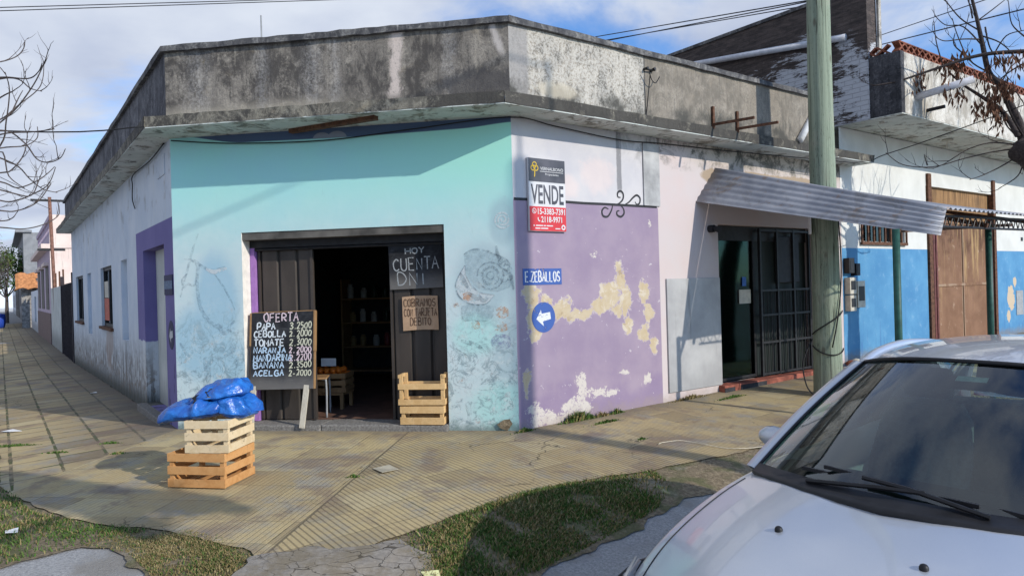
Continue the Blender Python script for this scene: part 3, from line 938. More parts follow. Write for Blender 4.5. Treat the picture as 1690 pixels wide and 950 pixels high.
M = dict(
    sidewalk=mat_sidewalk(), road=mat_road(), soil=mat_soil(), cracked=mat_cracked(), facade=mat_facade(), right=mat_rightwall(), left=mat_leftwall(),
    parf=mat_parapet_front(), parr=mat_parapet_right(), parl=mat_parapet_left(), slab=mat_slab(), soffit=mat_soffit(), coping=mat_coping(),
    reveal=plain('white_reveal_paint', (.74, .70, .64), .85, .1), lintel=mat_plaster('dirty_lintel', (.035, .033, .031, 1), (.15, .14, .125, 1)),
    shutter=mat_shutter(), dark=plain('black_iron', (.018, .018, .02), .5, .3), blackpaint=plain('black_paint', (.02, .02, .024), .6, .2),
    rust=plain('rusty_iron', (.11, .052, .03), .85, .4, 20), purple=plain('purple_paint', (.30, .15, .40), .8, .1),
    stepstone=plain('worn_granite_step', (.19, .18, .165), .9, .35, 40, bstr=.5), tilefloor=plain('red_shop_tiles', (.15, .085, .062), .6, .25, 6),
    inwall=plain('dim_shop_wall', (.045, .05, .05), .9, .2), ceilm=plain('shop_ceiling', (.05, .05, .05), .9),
    palewood=mat_wood('pale_poplar_slats', (.56, .42, .24, 1), (.70, .56, .36, 1), sc=(1.6, 1.6, 1.6)),
    orangewood=mat_wood('orange_pine_slats', (.43, .20, .065, 1), (.58, .31, .12, 1), sc=(1.6, 1.6, 1.6)),
    yellowwood=mat_wood('honey_pine_slats', (.50, .31, .13, 1), (.66, .45, .22, 1), sc=(1.6, 1.6, 1.6)),
    oldwood=mat_wood('old_painted_batten', (.42, .38, .31, 1), (.56, .52, .43, 1), sc=(4, 4, .8)), framewood=mat_wood('worn_board_frame', (.20, .11, .05, 1), (.34, .20, .09, 1), sc=(4, 4, 1)),
    bag=mat_bag(), chalkboard=mat_chalkboard(), chalk=mat_chalk('white_chalk', (.72, .78, .82, 1)), chalkp=mat_chalk('pink_chalk', (.72, .58, .62, 1)), chalky=mat_chalk('yellow_chalk', (.62, .62, .48, 1)),
    chalkb=mat_chalk('blue_chalk', (.50, .66, .82, 1)), card=plain('brown_cardboard', (.42, .28, .18), .9, .12, 5), ink=plain('brown_marker', (.12, .07, .045), .9),
    corr=mat_corrugated(), polewood=mat_polewood(), bluewall=mat_bluewall(), brick=mat_blackbrick(), balcony=mat_balcony(), blackstain=mat_blackstain(), gate=mat_gate(), cane=mat_cane(),
    green=plain('green_post_paint', (.018, .075, .058), .5, .25), white=plain('white_enamel', (.75, .75, .74), .5, .06), pvc=plain('grey_white_pipe', (.55, .56, .60), .45, .12),
    cable=plain('black_cable', (.012, .012, .014), .6, .1), bark=plain('grey_brown_bark', (.085, .068, .062), .95, .4, 30, bstr=.8), barkdark=plain('dark_bark', (.045, .036, .034), .95, .4, 30, bstr=.8),
    deadleaf=plain('dry_brown_leaf', (.13, .062, .035), .85, .45, 25), grey=plain('grey_paint', (.30, .31, .32), .7), boxgrey=plain('meter_box_cream', (.48, .45, .38), .6, .15),
    redtile=plain('terracotta', (.20, .07, .04), .85, .4, 18), rooftile=plain('orange_roof_tile', (.44, .19, .075), .85, .3, 6), pinkwall=mat_plaster('faded_pink_wall', (.68, .54, .48, 1), (.76, .63, .56, 1)),
    lilac=mat_plaster('lilac_front', (.42, .34, .42, 1), (.52, .43, .50, 1)), greywall=mat_plaster('grey_render', (.20, .205, .215, 1), (.27, .275, .285, 1)), whitewall=mat_plaster('white_wall', (.62, .66, .72, 1), (.72, .75, .79, 1)),
    gloomwall=mat_plaster('dark_stone_wall', (.08, .075, .07, 1), (.17, .16, .15, 1)), fence=mat_plaster('pale_cement_fence', (.44, .47, .46, 1), (.56, .58, .56, 1)), darkgate=plain('dark_brown_gate', (.035, .026, .030), .6, .3),
    winglass=mat_glass('dark_window_glass', (.10, .14, .14, 1)), doorglass=mat_glass('green_shop_glass', (.22, .34, .31, 1), 1.4, .05, .35),
    grass=mat_grass('lawn_blades', (.045, .10, .018, 1), (.10, .175, .035, 1), (.26, .20, .09, 1)), drygrass=mat_grass('dry_blades', (.16, .125, .05, 1), (.27, .215, .10, 1), (.30, .24, .12, 1)),
    leaf=mat_grass('leaf_green', (.03, .07, .012, 1), (.07, .13, .022, 1), (.10, .12, .03, 1)),
)

# ------------------------------------------------------------------ ground
def wob_poly(pts, step=.06, amp=.03, seed=1, sub=True):
    """closed outline with small irregularities"""
    r = random.Random(seed); out = []
    ph = [r.uniform(0, 6.28) for _ in range(6)]; n = len(pts); L = 0
    for i in range(n):
        a, b = Vector(pts[i]), Vector(pts[(i + 1) % n]); d = (b - a).length; k = max(1, int(d / step)) if sub else 1
        k = min(k, 400)
        nn = Vector((-(b - a).y, (b - a).x)); nn = nn / max(nn.length, 1e-6)
        for j in range(k):
            p = a.lerp(b, j / k); s = L + d * j / k
            w = amp * (math.sin(s * 5 + ph[0]) * .5 + math.sin(s * 11.7 + ph[1]) * .35 + math.sin(s * 23 + ph[2]) * .25) + r.uniform(-1, 1) * amp * .25
            out.append(p + nn * w)
        L += d
    return out


def sheet(name, outline, mat, off, cell=.25, bounds=None):
    """ground sheet that follows the terrain height, triangulated with interior points"""
    pts = [Vector((p[0], p[1])) for p in outline]; n = len(pts)
    edges = [(i, (i + 1) % n) for i in range(n)]
    xs = [p.x for p in pts]; ys = [p.y for p in pts]
    x0, x1, y0, y1 = bounds or (max(min(xs), -16), min(max(xs), 16), max(min(ys), -9), min(max(ys), 14))
    ip = []
    x = x0 + cell * .37
    while x < x1:
        y = y0 + cell * .41
        while y < y1:
            ip.append(Vector((x, y))); y += cell
        x += cell
    res = geometry.delaunay_2d_cdt(pts + ip, edges, [list(range(n))], 1, 1e-5)
    mb = MB(); mb.add([(v.x, v.y, H(v.x, v.y) + off) for v in res[0]], res[2])
    o = mb.build(name, mat, fix=False, smooth=True)
    for p in o.data.polygons:
        if p.normal.z < 0: p.flip()
    return o


def xy(v): return (v.x, v.y)


# the road sheet is the ground of everything out to the horizon
rx_ = [-900, -300, -120, -60, -35, -24, -16] + [(-14 + .2 * i) for i in range(140)] + [15, 18, 24, 35, 60, 120, 300, 900]
ry_ = [-900, -300, -120, -60, -30, -16, -10] + [(-9 + .2 * i) for i in range(120)] + [16, 20, 26, 35, 60, 120, 300, 900]
mb = MB(); mb.grid([[(x, y, H(x, y) - .020) for y in ry_] for x in rx_])
road = mb.build('road', M['road'], fix=True, smooth=True); tag(road, kind='structure')

kerb = [(-3.3, -2.72), (-2.6, -2.95), (-1.95, -3.05), (-1.32, -3.27), (-1.08, -3.52), (-.75, -3.38), (-.40, -3.02), (-.16, -2.68), (.27, -2.08), (.9, -1.5), (1.43, -1.18)]
side = [xy(lp(60, 0, 0)), xy(lp(60, 1.75, 0)), xy(lp(14, 1.75, 0)), xy(lp(6, 1.72, 0)), xy(lp(2.5, 1.70, 0)), (-4.3, -2.12)] + kerb + [xy(rp(2.0, 2.05, 0)), xy(rp(5, 2.05, 0)), xy(rp(12, 2.05, 0)), xy(rp(30, 2.05, 0)), xy(rp(30, 0, 0)), (0, 0), xy(P1)]
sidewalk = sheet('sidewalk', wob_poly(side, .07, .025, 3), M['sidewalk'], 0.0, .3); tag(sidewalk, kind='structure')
kL = [xy(lp(60, 1.65, 0)), xy(lp(14, 1.68, 0)), xy(lp(6, 1.66, 0)), xy(lp(2.5, 1.62, 0)), (-4.22, -2.02), (-3.25, -2.62), (-2.55, -2.85), (-1.9, -2.97), (-1.3, -3.15), (-1.0, -3.45), (-1.12, -3.9),
      (-1.62, -3.74), (-2.05, -3.42), (-2.45, -3.33), (-2.75, -3.65), (-3.6, -3.6), (-4.6, -3.0), xy(lp(3, 2.6, 0)), xy(lp(14, 2.5, 0)), xy(lp(60, 2.5, 0))]
vl = sheet('verge', wob_poly(kL, .05, .05, 5), M['soil'], -.010, .2); tag(vl, kind='structure')
kR = [(-.5, -3.0), (-.2, -2.6), (.24, -2.0), (.88, -1.42), (1.4, -1.1), xy(rp(2.0, 1.95, 0)), xy(rp(5, 1.95, 0)), xy(rp(30, 1.95, 0)), xy(rp(30, 2.6, 0)), xy(rp(5, 2.55, 0)), xy(rp(2.2, 2.5, 0)),
      (1.72, -1.62), (1.4, -2.06), (.88, -2.78), (.40, -3.42), (.22, -3.75), (-.1, -3.75), (-.3, -3.4)]
vr = sheet('verge', wob_poly(kR, .05, .045, 8), M['soil'], -.010, .2); tag(vr, kind='structure')
cp = [(-1.2, -3.4), (-.9, -3.22), (-.62, -3.22), (-.36, -3.10), (-.1, -3.2), (.02, -3.42), (-.1, -3.75), (-.5, -3.95), (-1.15, -3.85)]
crk = sheet('broken_pavement', wob_poly(cp, .05, .05, 11), M['cracked'], .006, .1); tag(crk, kind='structure')

# ------------------------------------------------------------------ corner shop
shop = empty('corner_shop', 'low turquoise and purple corner shop with a stained concrete parapet and wide open doorway', 'shop')


def wall(name, x0, x1, z0, z1, holes, thick, mats, Mx, parent=shop, back=True):
    """flat wall in the local x,z plane (outer face y=0) with rectangular holes and their reveals; mats = [face, reveal]"""
    xs = sorted(set([x0, x1] + [h[0] for h in holes] + [h[1] for h in holes]))
    zs = sorted(set([z0, z1] + [h[2] for h in holes] + [h[3] for h in holes]))
    mb = MB()
    for i in range(len(xs) - 1):
        for j in range(len(zs) - 1):
            cx, cz = (xs[i] + xs[i + 1]) / 2, (zs[j] + zs[j + 1]) / 2
            if any(h[0] < cx < h[1] and h[2] < cz < h[3] for h in holes): continue
            a, b, c, d = xs[i], xs[i + 1], zs[j], zs[j + 1]
            mb.quad((a, 0, c), (b, 0, c), (b, 0, d), (a, 0, d))
            mb.quad((a, thick, c), (a, thick, d), (b, thick, d), (b, thick, c), 1)
    for h in holes:
        a, b, c, d = h[:4]
        mb.quad((a, 0, c), (a, thick, c), (a, thick, d), (a, 0, d), 1)
        mb.quad((b, 0, c), (b, 0, d), (b, thick, d), (b, thick, c), 1)
        mb.quad((a, 0, d), (a, thick, d), (b, thick, d), (b, 0, d), 1)
        mb.quad((a, 0, c), (b, 0, c), (b, thick, c), (a, thick, c), 1)
    return mb.build(name, mats, parent, Mx, fix=False)


DX0, DX1, DZ = -3.17, -.776, 2.258
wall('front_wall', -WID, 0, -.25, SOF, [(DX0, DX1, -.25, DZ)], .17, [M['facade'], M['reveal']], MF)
wall('right_wall', 0, 6.66, -.25, SOF, [(3.47, 5.78, .12, 2.33)], .2, [M['right'], M['right']], MR)
lh = [(-2.11, -.56, .06, 2.2), (-4.39, -3.69, .85, 2.17), (-7.3, -5.6, 1.0, 2.15), (-9.95, -9.15, .75, 2.13), (-12.9, -11.0, .98, 2.13)]
wall('left_wall', -14.05, 0, -.45, SOF, lh, .24, [M['left'], M['left']], ML)
MB().box(-14.05, -13.8, .001, 6, -.45, SOF).build('end_wall', M['left'], shop, ML)
# blocked openings, windows and side door of the left wall
for a, b, c, d in (lh[1], lh[3]):
    MB().box(a, b, .10, .2, c, d).build('blocked_window', M['left'], shop, ML)
for k, (a, b, c, d) in enumerate((lh[2], lh[4])):
    wf = MB()
    for p in ((a, a + .06), (b - .06, b), ((a + b) / 2 - .03, (a + b) / 2 + .03)): wf.box(p[0], p[1], .05, .1, c, d)
    wf.box(a + .06, b - .06, .052, .098, d - .06, d).box(a + .06, b - .06, .052, .098, c, c + .06)
    w = wf.build('window', M['dark'], shop, ML)
    MB().box(a + .05, b - .05, .085, .09, c + .05, d - .05).build('pane', M['winglass'], w)
    MB().box(a, b, .15, .16, c, d).build('shutter', M['shutter'], w)
    MB().box(a - .08, b + .08, -.05, .05, c - .05, c + .002).build('sill', M['rust'], w)
    if k == 0:   # red and white notice behind the pane
        MB().box(a + .15, a + .85, .04, .046, c + .12, c + .55).build('notice', plain('red_notice', (.45, .10, .06), .6), w)
        MB().box(a + .2, a + .8, .04, .045, c + .56, c + .88).build('notice', M['boxgrey'], w)
dr = MB().box(-2.11, -1.45, .16, .2, .06, 2.2).build('side_door', M['fence'], shop, ML)
MB().box(-1.44, -.56, .18, .21, .06, 2.2).build('door_leaf', M['darkgate'], dr)
MB().box(-1.3, -.7, .172, .178, .9, 2.05).build('door_pane', M['winglass'], dr)
MB().box(-2.2, -.5, -.12, .16, -.1, .055).build('side_door_step', M['stepstone'], shop, ML, bevel=.01)
MB().box(-.82, -.34, -.012, .002, 3.03, 3.28).build('blocked_vent', M['left'], shop, ML, bevel=.004)

# roof slab, parapet and coping on three sides, mitred at the corners
sR, s1, sL = .40, .54, .33
pR, pF, pL = .38, .468, .13


def corner2(a, b):
    A = np.array([[0, -1], [NR.x, NR.y]]); q = np.linalg.solve(A, np.array([a, b])); return Vector((q[0], q[1]))


def corner1(a, b):
    A = np.array([[0, -1], [NL.x, NL.y]]); q = np.linalg.solve(A, np.array([a, b])); return Vector((q[0] + P1.x, q[1]))


def ring(oL, oF, oR, endL, endR):
    e1 = P1 + LDIR * endL + NL * oL; e2 = P2 + RDIR * endR + NR * oR
    return [Vector((e1.x, e1.y)), corner1(oF, oL), corner2(oF, oR), Vector((e2.x, e2.y))]


def band(nm, outer, inner, z0, z1, mats, parts=('left', 'front', 'right')):
    obs = []
    for i, (Mx, mt) in enumerate(zip((ML, MF, MR), mats)):
        a, b, c, d = outer[i], outer[i + 1], inner[i + 1], inner[i]
        inv = Mx.inverted()
        n = 28
        rows = []
        for k in range(n + 1):
            t = k / n
            o_, i_ = a.lerp(b, t), d.lerp(c, t)
            rows.append([inv @ Vector((q.x, q.y, z)) for q, z in ((o_, z0), (o_, z1), (i_, z1), (i_, z0))])
        m_ = MB(); m_.grid(rows, closed=True)
        m_.add(rows[0], [(0, 1, 2, 3)]); m_.add(rows[-1], [(3, 2, 1, 0)])
        obs.append(m_.build(nm, mt, shop, Mx))
    return obs


SB = SOF + .13
slb = band('roof_slab', ring(sL, s1, sR, 14.3, 7.0), ring(-.25, -.25, -.25, 14.3, 7.0), SOF + .012, SB, [M['slab']] * 3)
band('soffit', ring(sL - .004, s1 - .004, sR - .004, 14.29, 6.99), ring(-.2, -.2, -.2, 14.29, 6.99), SOF, SOF + .010, [M['soffit']] * 3)
PT = 4.215
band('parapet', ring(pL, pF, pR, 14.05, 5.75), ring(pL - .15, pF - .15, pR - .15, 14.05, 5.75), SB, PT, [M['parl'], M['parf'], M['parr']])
cps = band('coping', ring(pL + .045, pF + .045, pR + .045, 14.08, 5.78), ring(pL - .19, pF - .19, pR - .19, 14.08, 5.78), PT, PT + .062, [M['coping']] * 3)
for o in slb:
    for v in o.data.vertices: v.co.z += random.uniform(-.007, .004); v.co.y += random.uniform(-.008, .008)
for o in cps:                                              # chipped, uneven coping
    for v in o.data.vertices:
        v.co.z += random.uniform(-.006, .006); v.co.y += random.uniform(-.006, .006)
rf = [xy(P1), (0, 0), xy(rp(6.6, 0, 0)), xy(rp(6.6, -9, 0)), xy(lp(14, -6, 0)), xy(lp(14, 0, 0))]
MB().prism(rf, SOF + .02, SB - .02).build('flat_roof', M['slab'], shop)
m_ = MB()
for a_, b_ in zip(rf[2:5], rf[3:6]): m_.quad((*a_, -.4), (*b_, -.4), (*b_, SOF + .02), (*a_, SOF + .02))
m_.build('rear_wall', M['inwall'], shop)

# doorway: step, lintel, rails, folded leaves and the dim room behind
MB().box(DX0 + .002, -2.25, -.06, .30, -.12, .062).box(-2.247, DX1 - .002, -.05, .30, -.12, .068).build('doorstep', M['stepstone'], shop, bevel=.018)
MB().box(DX0 + .002, DX1 - .002, .012, .17, DZ - .085, DZ - .002).build('lintel', M['lintel'], shop)
rl = MB().box(DX0 + .002, DX1 - .002, .172, .30, DZ - .17, DZ + .1)
rl.tube([(DX0 + .05, .2, DZ - .19), (DX1 - .05, .2, DZ - .19)], .018, 8)
rl.build('door_rail', M['dark'], shop)
MB().box(DX0 + .002, DX0 + .055, .172, .26, .065, DZ - .17).build('jamb', M['purple'], shop)


def leaf(x0, x1, y):
    m_ = MB(); n = 3; w = (x1 - x0) / n; prof = []
    for i in range(n):
        a = x0 + i * w
        prof += [(a, y), (a + .02, y + .03), (a + .045, y + .03), (a + .055, y), (a + w - .01, y)]
    prof.append((x1, y))
    rows = [[(p[0], p[1], z) for p in prof] for z in (.075, DZ - .19)]
    m_.grid(rows)
    o = m_.build('door_leaf', M['shutter'], shop, solid=.006)
    MB().box(x1 - .035, x1 - .002, y - .022, y + .02, .075, DZ - .2).box(x0 + .002, x0 + .03, y - .014, y + .015, .078, DZ - .202).build('leaf_frame', M['shutter'], o)
    return o


leaf(-3.10, -2.41, .235)
leaf(-1.49, -.80, .235)
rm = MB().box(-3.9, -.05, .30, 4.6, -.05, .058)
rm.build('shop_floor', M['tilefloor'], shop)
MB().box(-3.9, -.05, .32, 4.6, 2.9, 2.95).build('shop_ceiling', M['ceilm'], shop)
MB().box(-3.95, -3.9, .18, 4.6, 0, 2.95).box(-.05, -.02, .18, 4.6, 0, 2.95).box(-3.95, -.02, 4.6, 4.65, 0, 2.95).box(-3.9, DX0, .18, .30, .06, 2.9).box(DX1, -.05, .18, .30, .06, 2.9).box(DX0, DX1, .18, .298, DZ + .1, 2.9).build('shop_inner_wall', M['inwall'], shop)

# grocer's things in the dim room
def shelf_unit(x, y, rz, label):
    t = empty('shelf_unit', label, 'shelf', (x, y, .058), rz)
    for x_ in (-.6, .57): MB().box(x_, x_ + .03, -.2, .2, 0, 1.7).build('side_panel', M['framewood'], t)
    for z in (.15, .55, .95, 1.35): MB().box(-.57, .57, -.2, .2, z, z + .025).build('shelf', M['framewood'], t)
    return t


sa = shelf_unit(-2.95, 3.9, 0, 'dark wooden shelf unit at the back left inside the shop')
sb = shelf_unit(-1.6, 4.25, 0, 'dark wooden shelf unit against the back wall inside the shop')
rr = random.Random(4)
gm = [plain('jar_ochre', (.26, .18, .08), .4), plain('tin_red', (.24, .05, .05), .4), plain('box_white', (.40, .40, .37), .6), plain('bottle_green', (.02, .04, .025), .3)]
for bx, by, lab in ((-2.95, 3.75, 'small jar or tin standing on the back left shelf unit'), (-1.6, 4.1, 'small jar or tin standing on the back wall shelf unit')):
    for z in (.58, .98, 1.38):
        for i in range(5):
            h = rr.uniform(.14, .24)
            m_ = MB(); m_.lathe([(0, 0), (.05, 0), (.052, h * .75), (.035, h * .85), (.036, h), (0, h)], 12)
            o = m_.build('jar', rr.choice(gm), smooth=True, bevel=.003); o.location = (bx - .42 + i * .2 + rr.uniform(-.02, .02), by, z + .058)
            tag(o, lab, 'jar', 'goods on the shop shelves')
ct = empty('counter', 'dark counter with a white paper at the right inside the shop', 'counter', (-1.05, 2.4, .058))
MB().box(-.5, .35, -.3, .3, 0, .78).build('cabinet', M['framewood'], ct); MB().box(-.55, .4, -.34, .34, .78, .82).build('counter_top', M['oldwood'], ct)
MB().box(-.42, -.2, -.352, -.346, .60, .76).build('paper', M['white'], ct)


def crate(name, label, loc, rz, w, d, h, mat, slats=3, sw=.06, gap_side=None, group=None, tall=0.0):
    """wooden fruit crate: corner posts, slatted sides, boarded bottom"""
    t = empty(name, label, 'crate', loc, rz, group)
    for i in (-1, 1):
        for j in (-1, 1):
            MB().box(i * (w / 2 - .032) - .020, i * (w / 2 - .032) + .020, j * (d / 2 - .03) - .018, j * (d / 2 - .03) + .018, .004, h + tall).build('corner_post', mat, t, bevel=.002)
    for j in (-1, 1):
        m_ = MB()
        for k in range(slats):
            z = .003 + (h - sw - .003) * k / (slats - 1)
            m_.box(-w / 2, w / 2, j * (d / 2 - .005) - .005, j * (d / 2 - .005) + .005, z, z + sw)
        m_.build('side_slats', mat, t, bevel=.0015)
    for i in (-1, 1):
        m_ = MB()
        for k in range(slats):
            z = .006 + (h - sw - .006) * k / (slats - 1)
            m_.box(i * (w / 2 - .005) - .0048, i * (w / 2 - .005) + .0048, -d / 2 + .0105, d / 2 - .0105, z, z + sw)
        m_.build('end_slats', mat, t, bevel=.0015)
    m_ = MB()
    for k in range(5):
        x = -w / 2 + .02 + (w - .04) * (k + .1) / 5
        m_.box(x, x + (w - .04) / 5 * .82, -d / 2 + .012, d / 2 - .012, .008, .016)
    m_.build('base_boards', mat, t)
    return t


oc = crate('orange_crate', 'dark crate heaped with oranges just inside the shop doorway', (-2.70, 1.15, .27), .1, .62, .4, .24, M['framewood'])
cst = empty('crate_stand', 'low dark stand under the crate of oranges inside the shop', 'stand', (-2.70, 1.15, .058))
MB().box(-.3, .3, -.18, .18, .18, .21).build('stand_top', M['framewood'], cst)
for i in (-1, 1):
    for j in (-1, 1): MB().box(i * .27 - .02, i * .27 + .02, j * .15 - .02, j * .15 + .02, 0, .18).build('leg', M['framewood'], cst)
om = plain('orange_peel', (.75, .17, .015), .5, .15, 60)
mo = MB(); mo.lathe([(.001, -.04), (.02, -.035), (.034, -.02), (.04, 0), (.034, .02), (.02, .035), (.001, .04)], 14)
o0 = mo.build('orange', om, smooth=True)
k = 0
for lz, nx, ny in ((.20, 7, 4), (.262, 6, 3)):
    for i in range(nx):
        for j in range(ny):
            o = o0 if k == 0 else o0.copy()
            if k: COL.objects.link(o)
            o.location = (-2.70 + (i - (nx - 1) / 2) * .081 + rr.uniform(-.004, .004), 1.15 + (j - (ny - 1) / 2) * .088 + (i - (nx - 1) / 2) * .008, .27 + lz + rr.uniform(0, .008))
            tag(o, 'orange heaped in the dark crate just inside the shop doorway', 'orange', 'oranges heaped inside the shop'); k += 1
MB().box(-2.72, -2.52, 1.05, 1.055, .60, .70).build('price_card', M['white']); tag(bpy.data.objects['price_card'], 'blank white price card standing at the crate of oranges', 'card')
ch = empty('metal_stool', 'light tubular metal stool behind the price board in the doorway', 'stool', (-2.60, .55, .058), .3)
MB().tube(smooth_line([(.17, -.18, 0), (.17, -.16, .40), (.13, -.15, .455), (-.13, -.15, .455), (-.17, -.16, .40), (-.17, -.18, 0)], 5), .012, 8).build('leg', M['grey'], ch, smooth=True)
MB().tube(smooth_line([(.17, .18, 0), (.17, .16, .40), (.13, .15, .455), (-.13, .15, .455), (-.17, .16, .40), (-.17, .18, 0)], 5), .012, 8).build('leg', M['grey'], ch, smooth=True)
MB().box(-.18, .18, -.17, .18, .45, .475).build('seat', M['framewood'], ch, bevel=.01)

# shop door in the right wall: glass pane, dark security gate, step
gd = MB().box(3.5, 4.42, .10, .14, .15, .19).box(3.5, 3.54, .10, .14, .19, 2.12).box(4.38, 4.42, .10, .14, .19, 2.12).box(3.475, 5.775, .10, .14, 2.12, 2.325).build('glass_door', M['dark'], shop, MR)
MB().box(3.54, 4.38, .115, .121, .19, 2.12).build('pane', M['doorglass'], gd)
MB().box(3.54, 4.38, .19, .195, .15, 2.2).build('blind', plain('dark_green_blind', (.07, .12, .11), .8), gd)
MB().box(4.05, 4.32, .104, .108, 1.22, 1.42).build('notice', M['boxgrey'], gd); MB().box(4.13, 4.22, .104, .108, 1.47, 1.60).build('sticker', plain('blue_sticker', (.03, .12, .42), .5), gd)
sg = MB()
for k in range(4): sg.box(4.45 + k * .425, 4.485 + k * .425, .02, .06, .15, 2.3)
for z in (.16, .62, 1.02, 1.38, 2.26): sg.box(4.485, 5.73, .024, .056, z, z + .03)
for k in range(13): sg.tube([(4.54 + k * .096, .04, .17), (4.54 + k * .096, .04, 1.38)], .009, 6)
sgo = sg.build('security_gate', M['dark'], shop, MR)
MB().box(4.43, 5.77, .12, .16, .13, 2.32).build('gate_sheet', plain('very_dark_green', (.012, .018, .016), .6), sgo)
MB().box(4.95, 5.5, .05, .11, 1.5, 2.2).build('gate_panel', M['blackpaint'], sgo, bevel=.01)
stp = plain('worn_red_step', (.24, .075, .05), .85, .45, 7)
MB().box(3.40, 6.3, -.10, .1, -.12, .13).build('shop_door_step', stp, shop, MR, bevel=.012)
MB().box(3.40, 3.62, -.106, -.098, -.1, .10).box(3.75, 4.35, -.107, -.099, -.1, .11).build('step_repair', plain('black_step_patch', (.03, .03, .035), .8, .4), shop, MR)

# painted scroll line, grey render panel and iron bits on the right wall
sc = MB()
stroke(sc, [(.01, 2.50), (.45, 2.505), (.99, 2.50), (1.38, 2.505), (2.26, 2.51)], .030, -.002)
for P_ in ([(1.485, 2.506), (1.462, 2.436), (1.398, 2.36), (1.323, 2.364), (1.306, 2.422), (1.352, 2.464), (1.412, 2.448)] ,[(1.588, 2.515), (1.659, 2.47), (1.672, 2.407), (1.618, 2.364), (1.557, 2.384), (1.554, 2.425), (1.595, 2.437)] ,[(1.485, 2.495), (1.588, 2.522), (1.658, 2.578), (1.666, 2.645), (1.62, 2.676), (1.573, 2.651), (1.576, 2.603), (1.622, 2.598)] ,[(1.66, 2.503), (1.756, 2.545), (1.839, 2.61), (1.904, 2.64), (1.957, 2.608), (1.949, 2.547), (1.9, 2.526), (1.869, 2.558)] ,):
    stroke(sc, P_, .026, -.0028, taper=True)
sc.build('painted_scroll', M['blackpaint'], shop, MR, fix=False)
gpm = mat_plaster('grey_cement_panel', (.32, .32, .325, 1), (.42, .42, .42, 1), low=.3)
MB().box(2.385, 3.46, -.022, .002, .14, 1.60).build('cement_panel', gpm, shop, MR, bevel=.006)
MB().box(2.02, 2.31, -.018, .002, 2.52, 3.3).build('cement_strip', mat_plaster('grey_streaked_strip', (.25, .25, .25, 1), (.50, .50, .50, 1)), shop, MR)
lm = MB(); lm.tube([(3.29, .0, 2.26), (3.29, -.08, 2.26)], .05, 14); lm.tube([(3.29, -.08, 2.26), (3.29, -.17, 2.24)], [.03, .05], 14)
lm.build('wall_lamp', M['blackpaint'], shop, MR, smooth=False)
# iron brackets on the slab, insulator, pipe, iron bar under the soffit
for s_ in (2.92, 3.42):
    MB().box(s_ - .018, s_ + .018, -pR - .03, -pR - .004, SB - .02, SB + .26).bar((s_, -pR - .02, SB + .03), (s_ + .10, -pR - .55, SB + .02), .03, .03).build('iron_bracket', M['rust'], shop, MR)
ins = MB(); ins.tube([(1.68, -pR, 4.06), (1.68, -pR - .07, 4.06)], .016, 8); ins.tube([(1.80, -pR, 4.06), (1.80, -pR - .07, 4.07)], .018, 8); ins.tube([(1.66, -pR - .04, 4.05), (1.83, -pR - .04, 4.06)], .010, 6)
ins.tube(smooth_line([(1.66, -pR - .1, 4.03), (1.72, -pR - .08, 3.93), (1.80, -pR - .07, 3.9), (1.86, -pR - .08, 3.98)], 4), .006, 6)
ins.tube(smooth_line([(1.70, -pR - .08, 3.98), (1.70, -pR - .015, 3.6), (1.69, -pR - .012, SB)], 4), .006, 6)
ins.build('cable_anchor', M['dark'], shop, MR)
MB().tube([(4.84, -pR - .04, SB + .02), (5.45, -pR - .02, 4.2)], .05, 10).build('drain_pipe', M['white'], shop, MR, smooth=True)
MB().bar((-2.50, -.06, SOF - .022), (-1.37, -.40, SOF - .022), .07, .045).build('iron_bar', M['rust'], shop)
tk = MB(); tk.lathe([(.55, 0), (.55, .8), (.5, .98), (.3, 1.08), (.0, 1.1)], 24); tk.build('roof_tank', M['grey'], shop, Matrix.Translation((-5.3, 4.2, 4.9)), smooth=True)
MB().box(-5.9, -4.7, 3.7, 4.7, SB - .02, 4.9).build('tank_base', M['slab'], shop)
MB().tube([(-4.46, 3, SB - .02), (-4.46, 3, 6.0)], .012, 6).build('antenna', M['grey'], shop)

# faded mural: strokes and pale patches on both piers (paint, so flat on the wall)
def mat_faded(name, col, lo, hi, amt=.8):
    g = G(name); n = g.noise(14, 6, .7); b = g.noise(50, 4, .7)
    return g.out(col, .9, alpha=g.ss(lo, hi, n + (b - .5) * .5, 0, amt))


